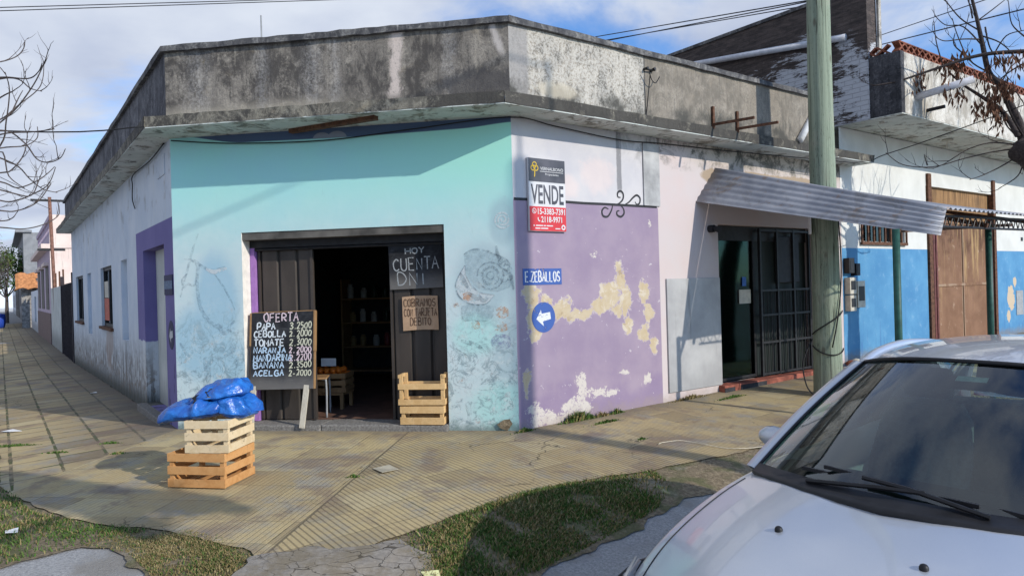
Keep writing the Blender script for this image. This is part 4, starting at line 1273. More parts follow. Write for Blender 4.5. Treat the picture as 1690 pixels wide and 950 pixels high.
mdk = mat_faded('faded_grey_strokes', (.18, .24, .28, 1), .34, .64, .45); mwh = mat_faded('faded_white_paint', (.62, .68, .70, 1), .34, .5, .75); mor = mat_faded('faded_peach_paint', (.60, .34, .20, 1), .42, .62, .6)
mgr = mat_faded('faded_grey_wash', (.33, .43, .48, 1), .28, .70, .36); mpu = mat_faded('faded_violet_wash', (.25, .25, .42, 1), .40, .66, .5)
a_ = MB()
for P_, w_ in (([(-3.71, 2.27), (-3.79, 2.07), (-3.87, 1.82), (-3.96, 1.54)], .03), ([(-3.9, 1.98), (-3.77, 1.96), (-3.66, 1.88), (-3.53, 1.84), (-3.38, 1.88)], .035),
               ([(-3.81, 1.96), (-3.74, 1.89), (-3.77, 1.68), (-3.86, 1.69), (-3.91, 1.65), (-3.93, 1.74), (-3.85, 1.82)], .028), ([(-3.70, 1.92), (-3.74, 1.7), (-3.72, 1.48), (-3.66, 1.32), (-3.53, 1.2), (-3.40, 1.16), (-3.28, 1.25)], .05),
               ([(-3.55, 1.84), (-3.42, 1.66), (-3.33, 1.5), (-3.27, 1.36)], .025), ([(-3.67, .83), (-3.64, .69), (-3.64, .55)], .09), ([(-3.43, .85), (-3.35, .9), (-3.27, .98)], .07), ([(-3.98, 1.01), (-3.92, .9), (-3.85, .84)], .04),
               ([(-3.3, .55), (-3.27, .8)], .03), ([(-3.5, 1.22), (-3.42, 1.12), (-3.33, 1.15)], .07)):
    stroke(a_, P_, w_, -.0015, taper=True)
a_.build('mural_strokes', mat_faded('very_faint_grey_strokes', (.20, .28, .34, 1), .36, .66, .34), shop, fix=False)
a_ = MB()
for P_, w_ in (([(-.55, 1.8), (-.62, 1.69), (-.66, 1.59), (-.64, 1.49), (-.56, 1.4), (-.44, 1.37), (-.32, 1.38), (-.23, 1.47)], .018), ([(-.55, 1.8), (-.54, 1.69), (-.48, 1.58), (-.39, 1.5), (-.23, 1.47)], .02),
               ([(-.6, 1.36), (-.59, 1.22), (-.52, 1.2), (-.38, 1.19), (-.27, 1.22), (-.24, 1.35)], .016), ([(-.2, 2.0), (-.18, 1.9), (-.12, 1.8), (-.05, 1.67), (-.02, 1.52)], .045), ([(-.56, 1.92), (-.46, 1.97), (-.33, 1.96), (-.19, 1.9), (-.08, 1.84), (-.03, 1.74)], .02),
               ([(-.60, 1.72), (-.56, 1.62), (-.52, 1.55)], .05), ([(-.52, 1.5), (-.45, 1.45), (-.40, 1.42)], .05), ([(-.4, 1.47), (-.36, 1.41), (-.3, 1.44)], .045), ([(-.72, 1.4), (-.64, 1.36)], .03), ([(-.62, .98), (-.5, .95), (-.38, .9)], .05), ([(-.68, .9), (-.55, .82)], .03)):
    stroke(a_, P_, w_, -.0042, taper=True)
for rad in (.04, .085, .10, .145):
    stroke(a_, [(-.27 + rad * math.cos(t * PI / 8), 1.68 + rad * math.sin(t * PI / 8)) for t in range(17)], .014, -.0042)
for cx_, cz_ in ((-.14, 1.83), (-.09, 1.76), (-.06, 1.66), (-.12, 1.64)):
    stroke(a_, [(cx_ + .035 * math.cos(t * PI / 5), cz_ + .035 * math.sin(t * PI / 5)) for t in range(11)], .014, -.0042)
a_.build('mural_strokes', mdk, shop, fix=False)
b_ = MB()
stroke(b_, [(-.12 + .016 * t * .18 * math.cos(t * .55), 2.28 + .016 * t * .18 * math.sin(t * .55)) for t in range(4, 34)], .02, -.003)
b_.add([(x, -.003, z) for x, z in [(-.55, 1.8), (-.62, 1.69), (-.66, 1.59), (-.64, 1.49), (-.56, 1.4), (-.44, 1.37), (-.32, 1.38), (-.23, 1.47), (-.39, 1.5), (-.48, 1.58), (-.54, 1.69)]], [tuple(range(11))])
stroke(b_, [(-3.62, 1.86), (-3.52, 1.82), (-3.36, 1.86)], .05, -.003, taper=True)
b_.build('mural_white', mwh, shop, fix=False)
c_ = MB()
for cx_, cz_, r_ in ((-.53, 1.46, .055), (-.15, 1.28, .07), (-.67, 1.38, .04), (-.16, 1.12, .06), (-.45, 1.15, .05)):
    c_.add([(cx_ + r_ * (1 + .25 * math.sin(3 * t)) * math.cos(t * PI / 6), -.0034, cz_ + r_ * math.sin(t * PI / 6)) for t in range(12)], [tuple(range(12))])
c_.build('mural_peach', mor, shop, fix=False)
d_ = MB()
d_.add([(x, -.0022, z) for x, z in [(-.56, 1.92), (-.46, 1.97), (-.33, 1.96), (-.19, 1.9), (-.08, 1.84), (-.03, 1.74), (-.05, 1.55), (-.2, 1.5), (-.39, 1.53), (-.48, 1.6), (-.54, 1.72)]], [tuple(range(11))])
d_.add([(x, -.0022, z) for x, z in [(-.6, 1.36), (-.59, 1.22), (-.52, 1.2), (-.38, 1.19), (-.27, 1.22), (-.24, 1.35), (-.45, 1.38)]], [tuple(range(7))])
d_.build('mural_grey', mgr, shop, fix=False)
MB().add([(-.17 + .12 * math.cos(t * PI / 6), -.0026, .96 + .09 * math.sin(t * PI / 6)) for t in range(12)], [tuple(range(12))]).build('mural_violet', mpu, shop, fix=False)
MB().add([(-.13, -.004, 0), (-.2, -.03, .03), (-.24, -.02, .07), (-.17, -.015, .12), (-.1, -.02, .13), (-.07, -.02, .08)], [tuple(range(6))]).build('damp_patch', M['soil'], shop)

# ------------------------------------------------------------------ signs on the walls
def board(name, label, cat, Mx, pos, w, h, t, mat, bevel=.003):
    """upright board: origin at its lower left, outward is -y"""
    e = empty(name, label, cat); e.matrix_world = Mx @ Matrix.Translation(pos)
    MB().box(0, w, -t, 0, 0, h).build('panel', mat, e, bevel=bevel)
    return e


fs = board('for_sale_sign', 'black, white and red estate agent sign reading VENDE on the white and purple wall', 'sign', MR, (.19, -.005, 2.155), .525, .805, .03, plain('sign_white_panel', (.58, .575, .585), .45, .05))
bk = G('sign_black_print'); bk = bk.out(bk.mix((.035, .033, .042, 1), (.075, .07, .085, 1), bk.ss(.4, .6, bk.noise(2.5, 3))), .35, spec=.5)
rd = plain('sign_red_print', (.56, .035, .045), .4, .06)
MB().box(.004, .521, -.0325, -.0302, .545, .801).build('black_header', bk, fs)
MB().box(.004, .521, -.0325, -.0302, .004, .272).build('red_footer', rd, fs)
TM = lambda d=.0345: Matrix.Translation((0, -d, 0))
text_mesh('VENDE', 'lettering', bk, fs, TM(.032), .03, .495, .30, .515, .018)
wt = plain('sign_white_print', (.62, .62, .62), .5, .04)
text_mesh('15-3383-7391', 'lettering', wt, fs, TM(), .115, .505, .185, .255, .02)
text_mesh('2118-9971', 'lettering', wt, fs, TM(), .16, .46, .098, .165, .02)
text_mesh('VERNALBONO', 'lettering', wt, fs, TM(), .165, .495, .675, .71)
text_mesh('Propiedades', 'lettering', wt, fs, TM(), .235, .425, .615, .645)
MB().box(.16, .495, -.0345, -.0327, .658, .663).build('rule_line', wt, fs)
for x_, w_, z_ in ((.05,.02,.056),(.085,.1,.056),(.195,.03,.056),(.235,.09,.056),(.075,.07,.026),(.155,.1,.026),(.36,.07,.026)): MB().box(x_, x_ + w_, -.0345, -.0327, z_, z_ + .012).build('small_print', wt, fs)
gold = plain('gold_print', (.62, .42, .03), .4)
kn = MB()
for a in (90, 210, 330):
    cx_, cz_ = .085 + .024 * math.cos(math.radians(a)), .705 + .024 * math.sin(math.radians(a))
    stroke(kn, [(cx_ + .028 * math.cos(math.radians(t * 30)), cz_ + .028 * math.sin(math.radians(t * 30))) for t in range(13)], .010, -.0345)
stroke(kn, [(.085, .68), (.087, .64), (.082, .595)], .012, -.0345)
kn.build('knot_emblem', gold, fs, fix=False)
ic = MB()
stroke(ic, [(.065 + .026 * math.cos(t * PI / 8), .222 + .026 * math.sin(t * PI / 8)) for t in range(17)], .007, -.0345)
stroke(ic, [(.055, .232), (.06, .217), (.075, .212)], .009, -.0345)
stroke(ic, [(.118, .152), (.118, .128), (.135, .112), (.142, .118)], .012, -.0345)
stroke(ic, [(.478 + .022 * math.cos(t * PI / 8), .048 + .022 * math.sin(t * PI / 8)) for t in range(17)], .016, -.0345)
ic.build('icons', wt, fs, fix=False)

pb = G('sign_blue_enamel'); n_ = pb.noise(9, 6, .7, .3)
pb = pb.out(pb.mix((.035, .085, .30, 1), (.05, .115, .36, 1), pb.noise(4, 3)), .6, alpha=pb.ss(.39, .42, n_))
sn = empty('street_name_sign', 'flaking blue painted street name reading E. ZEBALLOS on the purple wall', 'sign'); sn.matrix_world = MR @ Matrix.Translation((.10, -.002, 1.565))
MB().box(0, .55, -.002, 0, 0, .18).build('panel', pb, sn)
lt = MB(); lettering(lt, 'E.ZEBALLOS', .035, .535, .035, .11, .016, -.0035, .01); lt.build('lettering', mat_faded('chipped_white_letters', (.66, .67, .69, 1), .36, .42, .95), sn, fix=False)


def arrow_disc(label, Mx, cx, cz, r, mat, marr):
    e = empty('direction_sign', label, 'sign'); e.matrix_world = Mx @ Matrix.Translation((cx, -.002, cz))
    MB().add([(r * math.cos(t * PI / 16), y, r * 1.02 * math.sin(t * PI / 16)) for y in (0, -.002) for t in range(32)], [tuple(range(32, 64))] + [(t, (t + 1) % 32, 32 + (t + 1) % 32, 32 + t) for t in range(32)]).build('disc', mat, e)
    A = [(-.11, -.005), (-.03, .09), (-.025, .045), (.10, .045), (.10, -.035), (-.02, -.045), (-.015, -.10)]
    c, s = math.cos(.12), math.sin(.12)
    MB().add([((x * c - z * s) * r / .17, -.0035, (x * s + z * c) * r / .17) for x, z in A], [tuple(range(7))]).build('arrow', marr, e, fix=False)
    return e


arrow_disc('worn blue disc with a white arrow painted on the purple and cream wall', MR, .375, 1.205, .165, pb, mat_faded('chipped_white_arrow', (.66, .68, .70, 1), .38, .44, .95))
dkb = plain('dull_navy_paint', (.035, .035, .085), .7, .2)
arrow_disc('dark disc with a pale arrow on the shaded purple side wall', ML, -.235, 1.09, .17, dkb, mat_faded('grey_white_arrow', (.55, .56, .58, 1), .28, .34, .95))
s2 = board('street_name_sign', 'dull blue and grey street plate on the shaded purple side wall', 'sign', ML, (-.545, -.004, 1.57), .5, .24, .008, dkb)
MB().box(.01, .49, -.0105, -.0085, .07, .17).build('name_band', plain('dull_blue_band', (.12, .17, .26), .7, .3, 30), s2)

# ------------------------------------------------------------------ boards and crates by the doorway
cbd = empty('price_board', 'big leaning chalkboard of fruit prices headed OFERTA on wooden legs in the doorway', 'chalkboard')
cbd.matrix_world = Matrix.Translation((-3.10, -.02, .455)) @ Matrix.Rotation(math.radians(-7), 4, 'X') @ Matrix.Rotation(math.radians(-1.0), 4, 'Y')
BW, BH = .765, .88
MB().box(0, BW, -.012, .0, 0, BH).build('panel', M['chalkboard'], cbd, bevel=.003)
fr_ = MB().box(-.012, .03, .001, .03, .0, BH + .008).box(BW - .03, BW + .015, .001, .03, .0, BH + .008).box(.03, BW - .03, .001, .028, BH - .03, BH + .01)
fr_.box(BW - .001, BW + .022, -.016, .03, .42, BH + .004).box(-.018, .004, -.0145, .03, .5, BH)
fr_.build('frame', M['framewood'], cbd, bevel=.003)
for i, (x_, dx_) in enumerate(((.05, -.02), (BW - .05, -.07))):
    MB().bar((x_, .018, .38), (x_ + dx_, -.028, -.435), .062, .022, (0, 1, 0)).build('leg', M['oldwood'], cbd, bevel=.002)
rl_ = random.Random(12)
rows_ = [('OFERTA', '', .775, .095, M['chalkp']), ('PAPA', '3.2500', .685, .066, M['chalk']), ('CEBOLLA', '2:2000', .598, .068, M['chalk']), ('TOMATE', '2.3000', .495, .072, M['chalk']), ('NARANJA', '2:2000', .415, .062, M['chalkb']),
         ('MANDARINA', '2.2200', .325, .068, M['chalkb']), ('BANANA', '2.3500', .245, .064, M['chalkb']), ('ACELGA', '2-2000', .155, .062, M['chalkb'])]
for i, (a_, b_, z_, h_, mt) in enumerate(rows_):
    L = MB()
    if i == 0: lettering(L, a_, .16, .60, z_, h_, .014, -.0135, .05, 0, rl_)
    else: lettering(L, a_, .04 + (.04 if i == 1 else 0), .04 + .0575 * len(a_) + (.04 if len(a_) < 7 else -.04 if len(a_) > 8 else 0), z_, h_ * 1.05, .0155, -.0135, .05, .05, rl_)
    L.build('lettering', mt, cbd, fix=False)
    if b_:
        L = MB(); lettering(L, b_[:2], .475, .56, z_ - .004, h_ * .95, .0125, -.0135, .05, .08, rl_); lettering(L, b_[2:], .565, .75, z_ - .002, h_ * 1.06, .0115, -.0135, .06, .08, rl_)
        L.build('lettering', (M['chalky'], M['chalkp'])[i in (4, 5)], cbd, fix=False)

dimchalk = mat_chalk('shaded_chalk', (.34, .36, .37, 1))  # white chalk toned down to carry the doorway's shade in its colour
hs = empty('chalk_sign', 'black chalk sign reading HOY CUENTA DNI hung on the right door leaf', 'sign', (-1.475, .205, 1.555)); hs.rotation_euler = (0, math.radians(-1.2), 0)
MB().box(0, .625, -.008, 0, 0, .50).build('panel', M['chalkboard'], hs, bevel=.002)
for tx, a_, b_, z_, h_ in (('HOY', .20, .44, .40, .065), ('CUENTA', .05, .60, .215, .135), ('DNI', .10, .43, .045, .135)):
    L = MB(); lettering(L, tx, a_, b_, z_, h_, .0135, -.0095, .035, 0, rl_); L.build('lettering', dimchalk, hs, fix=False)
cs = empty('cardboard_sign', 'brown cardboard notice reading COBRAMOS CON TARJETA DEBITO on the right door leaf', 'sign', (-1.335, .212, 1.085)); cs.rotation_euler = (0, math.radians(-.6), 0)
cm_ = MB(); cm_.grid([[(x * .415, -.006 - .004 * math.sin(x * 5 + z * 3), z * .385 + .01 * math.sin(x * 3)) for z in (0, .25, .5, .75, 1)] for x in (0, .2, .4, .6, .8, 1)])
cm_.build('panel', M['card'], cs, solid=.004)
for tx, a_, b_, z_ in (('COBRAMOS', .02, .40, .275), ('CON TARJETA', .02, .41, .165), ('DEBITO', .09, .34, .06)):
    L = MB(); lettering(L, tx, a_, b_, z_, .085, .0085, -.0135, .02, 0, rl_); L.build('lettering', M['ink'], cs, fix=False)

c1 = crate('wooden_crate', 'empty honey coloured crate with high end posts, upper of the two in the doorway', (-1.065, .055, .285), .02, .53, .24, .235, M['yellowwood'], 2, .062, tall=.10)
for i in (-1, 1): MB().box(i * .25 - .014, i * .25 + .014, -.115, .115, .298, .334).build('handle_rail', M['yellowwood'], c1, bevel=.002)
crate('wooden_crate', 'honey coloured crate standing on the doorstep, lower of the two in the doorway', (-1.065, .06, .069), -.01, .50, .23, .205, M['yellowwood'], 2, .078)

zc = H(-2.42, -1.92)
crate('wooden_crate', 'orange pine crate on the pavement, bottom of the corner stack', (-2.40, -1.90, zc + .002), -.02, .53, .46, .285, M['orangewood'], 3, .068)
uc = crate('wooden_crate', 'pale poplar crate under the blue bags, on top of the orange crate', (-2.315, -1.90, zc + .289), .04, .39, .445, .27, M['palewood'], 3, .066)
MB().box(-.02, .045, -.2118, -.2105, .115, .165).build('paper_label', plain('violet_white_label', (.55, .52, .62), .7), uc)


from mathutils import noise as mnoise


def bag(name, label, loc, r, seed, rz, tilt=(0, 0), drop=0.0):
    """crumpled plastic bag: a loosely filled pillow with pulled corners, folds and sharp creases"""
    rg = random.Random(seed); ph = [rg.uniform(0, 6.28) for _ in range(8)]; off = Vector((seed * 3.7, seed * 1.3, seed))
    rows = []; nu, nv = 64, 110
    for i in range(nu + 1):
        th = PI * i / nu; row = []
        for j in range(nv):
            a = 2 * PI * j / nv
            ca, sa = math.cos(a), math.sin(a)
            q = (abs(ca) ** 3.2 + abs(sa) ** 3.2) ** (-1 / 3.2)
            sx = math.sin(th) ** .42 if math.sin(th) > 1e-6 else 0
            ct = math.cos(th)
            p = Vector((r[0] * q * sx * ca, r[1] * q * sx * sa, r[2] * (ct if ct > 0 else ct * .6)))
            p.x *= 1 + .10 * math.sin(2 * a + ph[0]); p.y *= 1 + .12 * math.sin(3 * a + ph[1])
            v = p * 4.6 + off
            n1_ = 1 - abs(mnoise.noise(v)) * 2.2; n2_ = 1 - abs(mnoise.noise(v * 2.3 + Vector((7, 3, 1)))) * 2.0; n3_ = 1 - abs(mnoise.noise(v * 5.1 + Vector((1, 9, 4)))) * 2
            k = .045 * n1_ + .018 * n2_ + .004 * n3_
            d = Vector((p.x / r[0], p.y / r[1], p.z / r[2] * 1.3)).normalized()
            p = p + Vector((d.x, d.y, d.z)) * k * (1 if ct > -.2 else .3)
            p.z += tilt[0] * p.x + tilt[1] * p.y - drop * max(0, -p.x / r[0] - .35) ** 1.5
            row.append(tuple(p))
        rows.append(row)
    m_ = MB(); m_.grid(rows, closed=True)
    e = empty(name, label, 'bag', loc, rz)
    m_.build('bag_body', M['bag'], e, smooth=True)
    return e


zt = zc + .289 + .27
b1 = bag('blue_bag', 'crumpled blue plastic bag drooping to the left over the pale crate', (-2.50, -1.93, zt + .045), (.25, .17, .075), 3, .12, (.10, 0), .05)
b2 = bag('blue_bag', 'crumpled blue plastic bag at the right back of the pale crate', (-2.17, -1.86, zt + .065), (.125, .15, .10), 8, -.1, (-.15, 0), 0)
b3 = bag('blue_bag', 'blue plastic bag with a black opening, topmost on the crate', (-2.31, -1.86, zt + .185), (.205, .14, .07), 15, .10, (.12, 0), .10)
nk = MB(); nk.lathe([(.035, -.05), (.05, 0), (.04, .05), (.055, .10), (.02, .115)], 14, Matrix.Rotation(math.radians(75), 4, 'Y'))
for v in range(len(nk.v)):
    x, y, z = nk.v[v]; nk.v[v] = (x * (1 + .25 * math.sin(v * 1.7)), y * (1 + .25 * math.sin(v * 2.3)), z + .012 * math.sin(v * 3.1))
gb_ = G('black_wrinkled_plastic'); gb_ = gb_.out((.012, .013, .018, 1), .28, gb_.noise(20, 4, .6, 2), .8, .02, spec=.6)
nk.build('black_inside', gb_, b3, Matrix.Translation((-.13, -.135, -.02)), smooth=True)

# ------------------------------------------------------------------ pole with its loose cable
px_, py_ = 3.77, 2.27
pz_ = H(px_, py_)
pole = empty('wooden_pole', 'thick green treated wooden pole on the pavement beside the parked car', 'pole', (px_, py_, pz_ - .3))
rows = []
for i in range(40):
    z = 9.4 * i / 39; rr_ = .183 - .0105 * z * .72
    rows.append([(rr_ * (1 + .018 * math.sin(5 * a + z * .5) + .012 * math.sin(9 * a + 1.3 * z)) * math.cos(a) + .006 * math.sin(z * 1.1), rr_ * (1 + .018 * math.sin(4 * a + z * .7)) * math.sin(a) + .005 * math.sin(z * .8), z) for a in [2 * PI * j / 28 for j in range(28)]])
pm = MB(); pm.grid(rows, closed=True); pm.add(rows[-1], [tuple(range(28))])
pm.build('shaft', M['polewood'], pole, smooth=True)
cb_ = MB()
pts = []
for i in range(60):
    t = i / 59; z = .95 + t * 6.8; a = -2.3 + 2.6 * math.sin(t * 3.0 + .3) + t * .8; q = .205 - .0076 * z
    pts.append((q * math.cos(a), q * math.sin(a), z))
cb_.tube(pts, .0085, 6)
cb_.tube([(.19 * math.cos(a), .19 * math.sin(a), .95 - .1 * math.sin((a + 2.9) * 1.1)) for a in [-3.0 + .17 * i for i in range(17)]], .0085, 6)
cb_.tube([(.192 * math.cos(a), .192 * math.sin(a), 1.18 + .12 * (a + 2.4)) for a in [-3.0 + .15 * i for i in range(18)]], .0085, 6)
cb_.tube(smooth_line([(-.19, -.02, 1.05), (-.33, -.1, .75), (-.30, -.12, .45), (-.20, -.17, .31)], 6), .009, 6)
cb_.build('wrapped_cable', M['cable'], pole, smooth=True)
MB().box(-.205, -.185, -.10, -.03, 2.42, 2.66).build('number_tag', M['white'], pole)
xa = MB().bar((-.7, .0, 8.9), (.7, .0, 8.9), .09, .11)
xa.build('crossarm', M['oldwood'], pole)
for x_ in (-.6, -.25, .25, .6):
    m_ = MB(); m_.lathe([(.02, 0), (.04, .03), (.03, .06), (.045, .09), (.02, .13), (0, .13)], 12); m_.build('insulator', M['white'], pole, Matrix.Translation((x_, 0, 8.95)), smooth=True)

# second pole round the far corner: out of the picture, but its shadow falls on the shop's corner
q_ = Vector((.075, .075, 0)) + Vector((math.sin(SUN_AZ), -math.cos(SUN_AZ), 0)) * 9.6
p2_ = empty('concrete_pole', 'slim grey concrete street pole across the side street', 'pole', (q_.x, q_.y, H(q_.x, q_.y) - .2))
m_ = MB(); m_.tube([(0, 0, 0), (0, 0, 4.5), (0, 0, 8.0)], [.125, .115, .105], 16); m_.tube([(0, 0, 7.9), (0, 0, 8.8)], .025, 8); m_.build('shaft', M['grey'], p2_, smooth=True)

# ------------------------------------------------------------------ canopy of corrugated sheets over the shop door
cn = empty('sheet_canopy', 'corrugated iron canopy on green posts over the pavement by the shop door', 'canopy')


def corr(A, B, C_, D, n_w, n_l, amp, pitch):
    """corrugated surface: A-B is the inner edge, D-C the outer one; waves run from inner to outer"""
    A, B, C_, D = map(Vector, (A, B, C_, D)); w = (B - A).length; k = max(8, int(w / pitch * 8))
    nrm = (B - A).cross(D - A).normalized(); rows = []
    for j in range(n_l + 1):
        t = j / n_l; row = []
        for i in range(k + 1):
            s = i / k; p = A.lerp(B, s).lerp(D.lerp(C_, s), t)
            row.append(p + nrm * (amp * math.sin(2 * PI * s * w / pitch)))
        rows.append(row)
    return rows


m_ = MB(); m_.grid(corr(rp(3.02, -.01, 2.62), rp(3.45, -.01, 3.10), rp(3.66, 2.80, 2.26), rp(3.50, 2.80, 1.965), 0, 14, .006, .11))
fl = m_.build('side_sheet', M['corr'], cn, smooth=True, solid=.003)
m_ = MB(); m_.grid(corr(rp(3.45, -.01, 3.095), rp(6.6, -.01, 2.90), rp(6.6, 2.82, 2.27), rp(3.66, 2.80, 2.255), 0, 10, .013, .13))
m_.build('roof_sheet', M['corr'], cn, smooth=True, solid=.003)
p1s, p2s = rp(3.36, 2.41, 0), rp(5.83, 2.41, 0)
for p, t in ((p1s, 2.06), (p2s, 2.22)):
    MB().tube([(p.x, p.y, H(p.x, p.y) - .1), (p.x, p.y, t)], .038, 14).build('post', M['green'], cn, smooth=True)
m_ = MB()
a_, b_ = rp(3.85, 2.66, 2.20), rp(6.6, 2.66, 2.24); c_, d_ = rp(3.85, 2.66, 2.08), rp(6.6, 2.66, 2.11)
m_.tube([a_, b_], .016, 8); m_.tube([c_, d_], .014, 8)
for i in range(18):
    m_.tube([a_.lerp(b_, i / 18), c_.lerp(d_, (i + .5) / 18)], .007, 6); m_.tube([c_.lerp(d_, (i + .5) / 18), a_.lerp(b_, (i + 1) / 18)], .007, 6)
m_.build('truss', M['dark'], cn)
m_ = MB()
for s_, z0, z1 in ((3.75, 2.98, 2.12), (5.0, 2.90, 2.12), (6.5, 2.84, 2.20)): m_.bar(rp(s_, .02, z0), rp(s_, 2.7, z1), .04, .05)
m_.bar(rp(3.36, 2.41, 2.04), rp(6.6, 2.41, 2.20), .04, .04)
m_.build('rafters', M['rust'], cn)

# ------------------------------------------------------------------ blue and white neighbour with the rusty gate
nb = empty('blue_house', 'white over blue house with a projecting balcony beyond the shop', 'house')


def nwall(name, x0, x1, z0, z1, holes, mt): return wall(name, x0, x1, z0, z1, holes, .22, mt, MR, nb)


nwall('wall', 6.665, 19.0, -.2, 4.02, [(7.3, 8.8, 2.16, 2.62), (9.72, 12.95, -.2, 3.25)], [M['bluewall'], M['bluewall']])
gr = MB().box(7.24, 8.86, -.05, -.02, 2.10, 2.15).box(7.24, 8.86, -.05, -.02, 2.62, 2.66)
for k in range(9): gr.box(7.24 + k * .197, 7.275 + k * .197, -.048, -.022, 2.15, 2.62)
gr.build('window_grille', M['rust'], nb, MR); MB().box(7.3, 8.8, .15, .16, 2.16, 2.62).build('pane', M['winglass'], nb, MR)
BZ0, BZ1 = 4.03, 4.99
MB().box(6.666, 6.778, -1.002, -.82, BZ0 + .013, BZ1 - .002).build('balcony_side', M['blackstain'], nb, MR)
MB().box(6.67, 19, -1.0, .3, BZ0, BZ0 + .012).build('soffit', M['soffit'], nb, MR)
MB().box(6.78, 19, -1.0, -.82, BZ0 + .013, BZ1).build('balcony_front', M['balcony'], nb, MR, bevel=.015)
MB().box(6.668, 6.85, -.818, -.525, BZ0 + .013, BZ1 + .01).build('balcony_side', M['blackstain'], nb, MR)
MB().box(6.86, 19, -.8, 8, BZ0 + .1, BZ0 + .3).build('flat_roof', M['slab'], nb, MR)
lt_ = MB()
for k in range(62):                     # honeycomb tiles on top of the balcony
    x0 = 6.70 + k * .198
    lt_.bar((x0, -.92, BZ1 + .01), (x0 + .19, -.92, BZ1 + .15), .10, .03).bar((x0 + .19, -.92, BZ1 + .012), (x0, -.92, BZ1 + .152), .098, .03)
lt_.box(6.69, 19, -.975, -.865, BZ1 + .001, BZ1 + .02).box(6.69, 19, -.975, -.865, BZ1 + .145, BZ1 + .165)
lt_.build('tile_lattice', M['redtile'], nb, MR)
lt_ = MB()
for k in range(2): lt_.bar((6.76, -.80 + k * .19, BZ1 + .02), (6.76, -.62 + k * .19, BZ1 + .15), .10, .03).bar((6.76, -.62 + k * .19, BZ1 + .022), (6.76, -.80 + k * .19, BZ1 + .152), .098, .03)
lt_.build('tile_lattice', M['redtile'], nb, MR)
MB().tube([(7.15, -.95, 4.33), (7.3, -1.75, 4.45)], .055, 14).build('drain_pipe', M['pvc'], nb, MR, smooth=True)
MB().tube([(7.5, -.95, 4.17), (7.55, -1.25, 4.19)], .028, 10).build('drain_stub', M['dark'], nb, MR)
ml = MB(); ml.lathe([(.0, .03), (.09, .03), (.10, .0), (.02, -.01), (.02, -.10), (.035, -.12), (.0, -.15)], 16); ml.build('ceiling_lamp', M['boxgrey'], nb, MR @ Matrix.Translation((9.6, -.45, BZ0 - .03)), smooth=True)
for x0, z0, w_, h_, mt in ((6.70, 1.62, .17, .25, M['dark']), (6.92, 1.58, .13, .2, M['blackpaint']), (6.71, 1.28, .2, .27, M['boxgrey']), (6.95, 1.05, .24, .44, M['boxgrey']), (6.71, 1.0, .19, .26, M['boxgrey'])):
    bx = MB().box(x0, x0 + w_, -.10, .0, z0, z0 + h_).build('meter_box', mt, nb, MR, bevel=.006)
    MB().box(x0 + .03, x0 + w_ - .03, -.104, -.099, z0 + h_ * .25, z0 + h_ * .8).build('meter_window', M['dark'], bx)
MB().box(14.05, 14.45, -.01, .01, .60, 1.15).build('vent_grille', M['grey'], nb, MR)
MB().box(14.42, 14.52, -.012, .01, 2.28, 2.36).build('wall_box', M['dark'], nb, MR)
# party wall that runs back from the street, with its sloping pipe
pwl = [(-.52, 4.035), (-.50, 6.9), (.25, 6.9), (.26, 6.14), (9, 6.14), (9, 3.4), (.24, 3.4), (.24, 4.035)]
MYZ = MR @ Matrix.Translation((6.66, 0, 0))
m_ = MB(); n = len(pwl)
m_.add([(x, y, z) for x in (0, .30) for y, z in pwl], [tuple(range(n)), tuple(range(2 * n - 1, n - 1, -1))] + [(i, n + i, n + (i + 1) % n, (i + 1) % n) for i in range(n)])
pw = m_.build('party_wall', M['brick'], nb, MYZ)
# local coordinates for the brick pattern: rotate so that x runs along the wall
rot = Matrix(((0, 1, 0, 0), (-1, 0, 0, 0), (0, 0, 1, 0), (0, 0, 0, 1)))
pw.data.transform(rot); pw.matrix_local = MYZ @ rot.inverted()
MB().box(-.03, .33, .27, 9, 6.142, 6.20).build('wall_coping', M['coping'], nb, MYZ)
MB().box(.28, .36, -.56, -.522, 4.0, 6.9).build('pillar_edge', M['balcony'], nb, MYZ)
m_ = MB(); m_.tube([(-.08, .2, 5.46), (-.08, 4.2, 5.98)], .055, 12); m_.tube([(-.08, .2, 5.46), (-.08, -.2, 5.41)], .055, 12)
m_.build('roof_pipe', M['pvc'], nb, MYZ, smooth=True)

gt = empty('iron_gate', 'rusty brown sheet metal double gate with a cane screen above in the blue house', 'gate')
gp = MB(); gp.box(10.12, 12.55, .03, .06, .14, 2.64)
for x_ in (10.12, 11.33, 12.50): gp.box(x_, x_ + .05, .012, .029, .14, 2.64)
for z_ in (.16, 1.32, 2.56): gp.box(10.17, 12.5, .014, .0285, z_, z_ + .06)
gp.build('gate_leaf', M['gate'], gt, MR)
MB().box(9.76, 12.9, .07, .10, 2.66, 3.42).build('cane_screen', M['cane'], gt, MR)
for x_, w_, h_ in ((9.74, .14, 3.48), (12.8, .12, 3.55)): MB().box(x_, x_ + w_, -.04, .06, .05, h_).build('gate_post', M['rust'], gt, MR)
for x_, w_ in ((9.92, .07), (10.03, .06), (12.62, .10)): MB().box(x_, x_ + w_, -.03, .04, .1, 2.7).build('gate_frame', plain('red_brown_steel', (.12, .035, .03), .6, .3), gt, MR)
MB().box(9.7, 13.0, .25, .27, 0, 3.3).build('dark_lining', M['darkgate'], gt, MR)

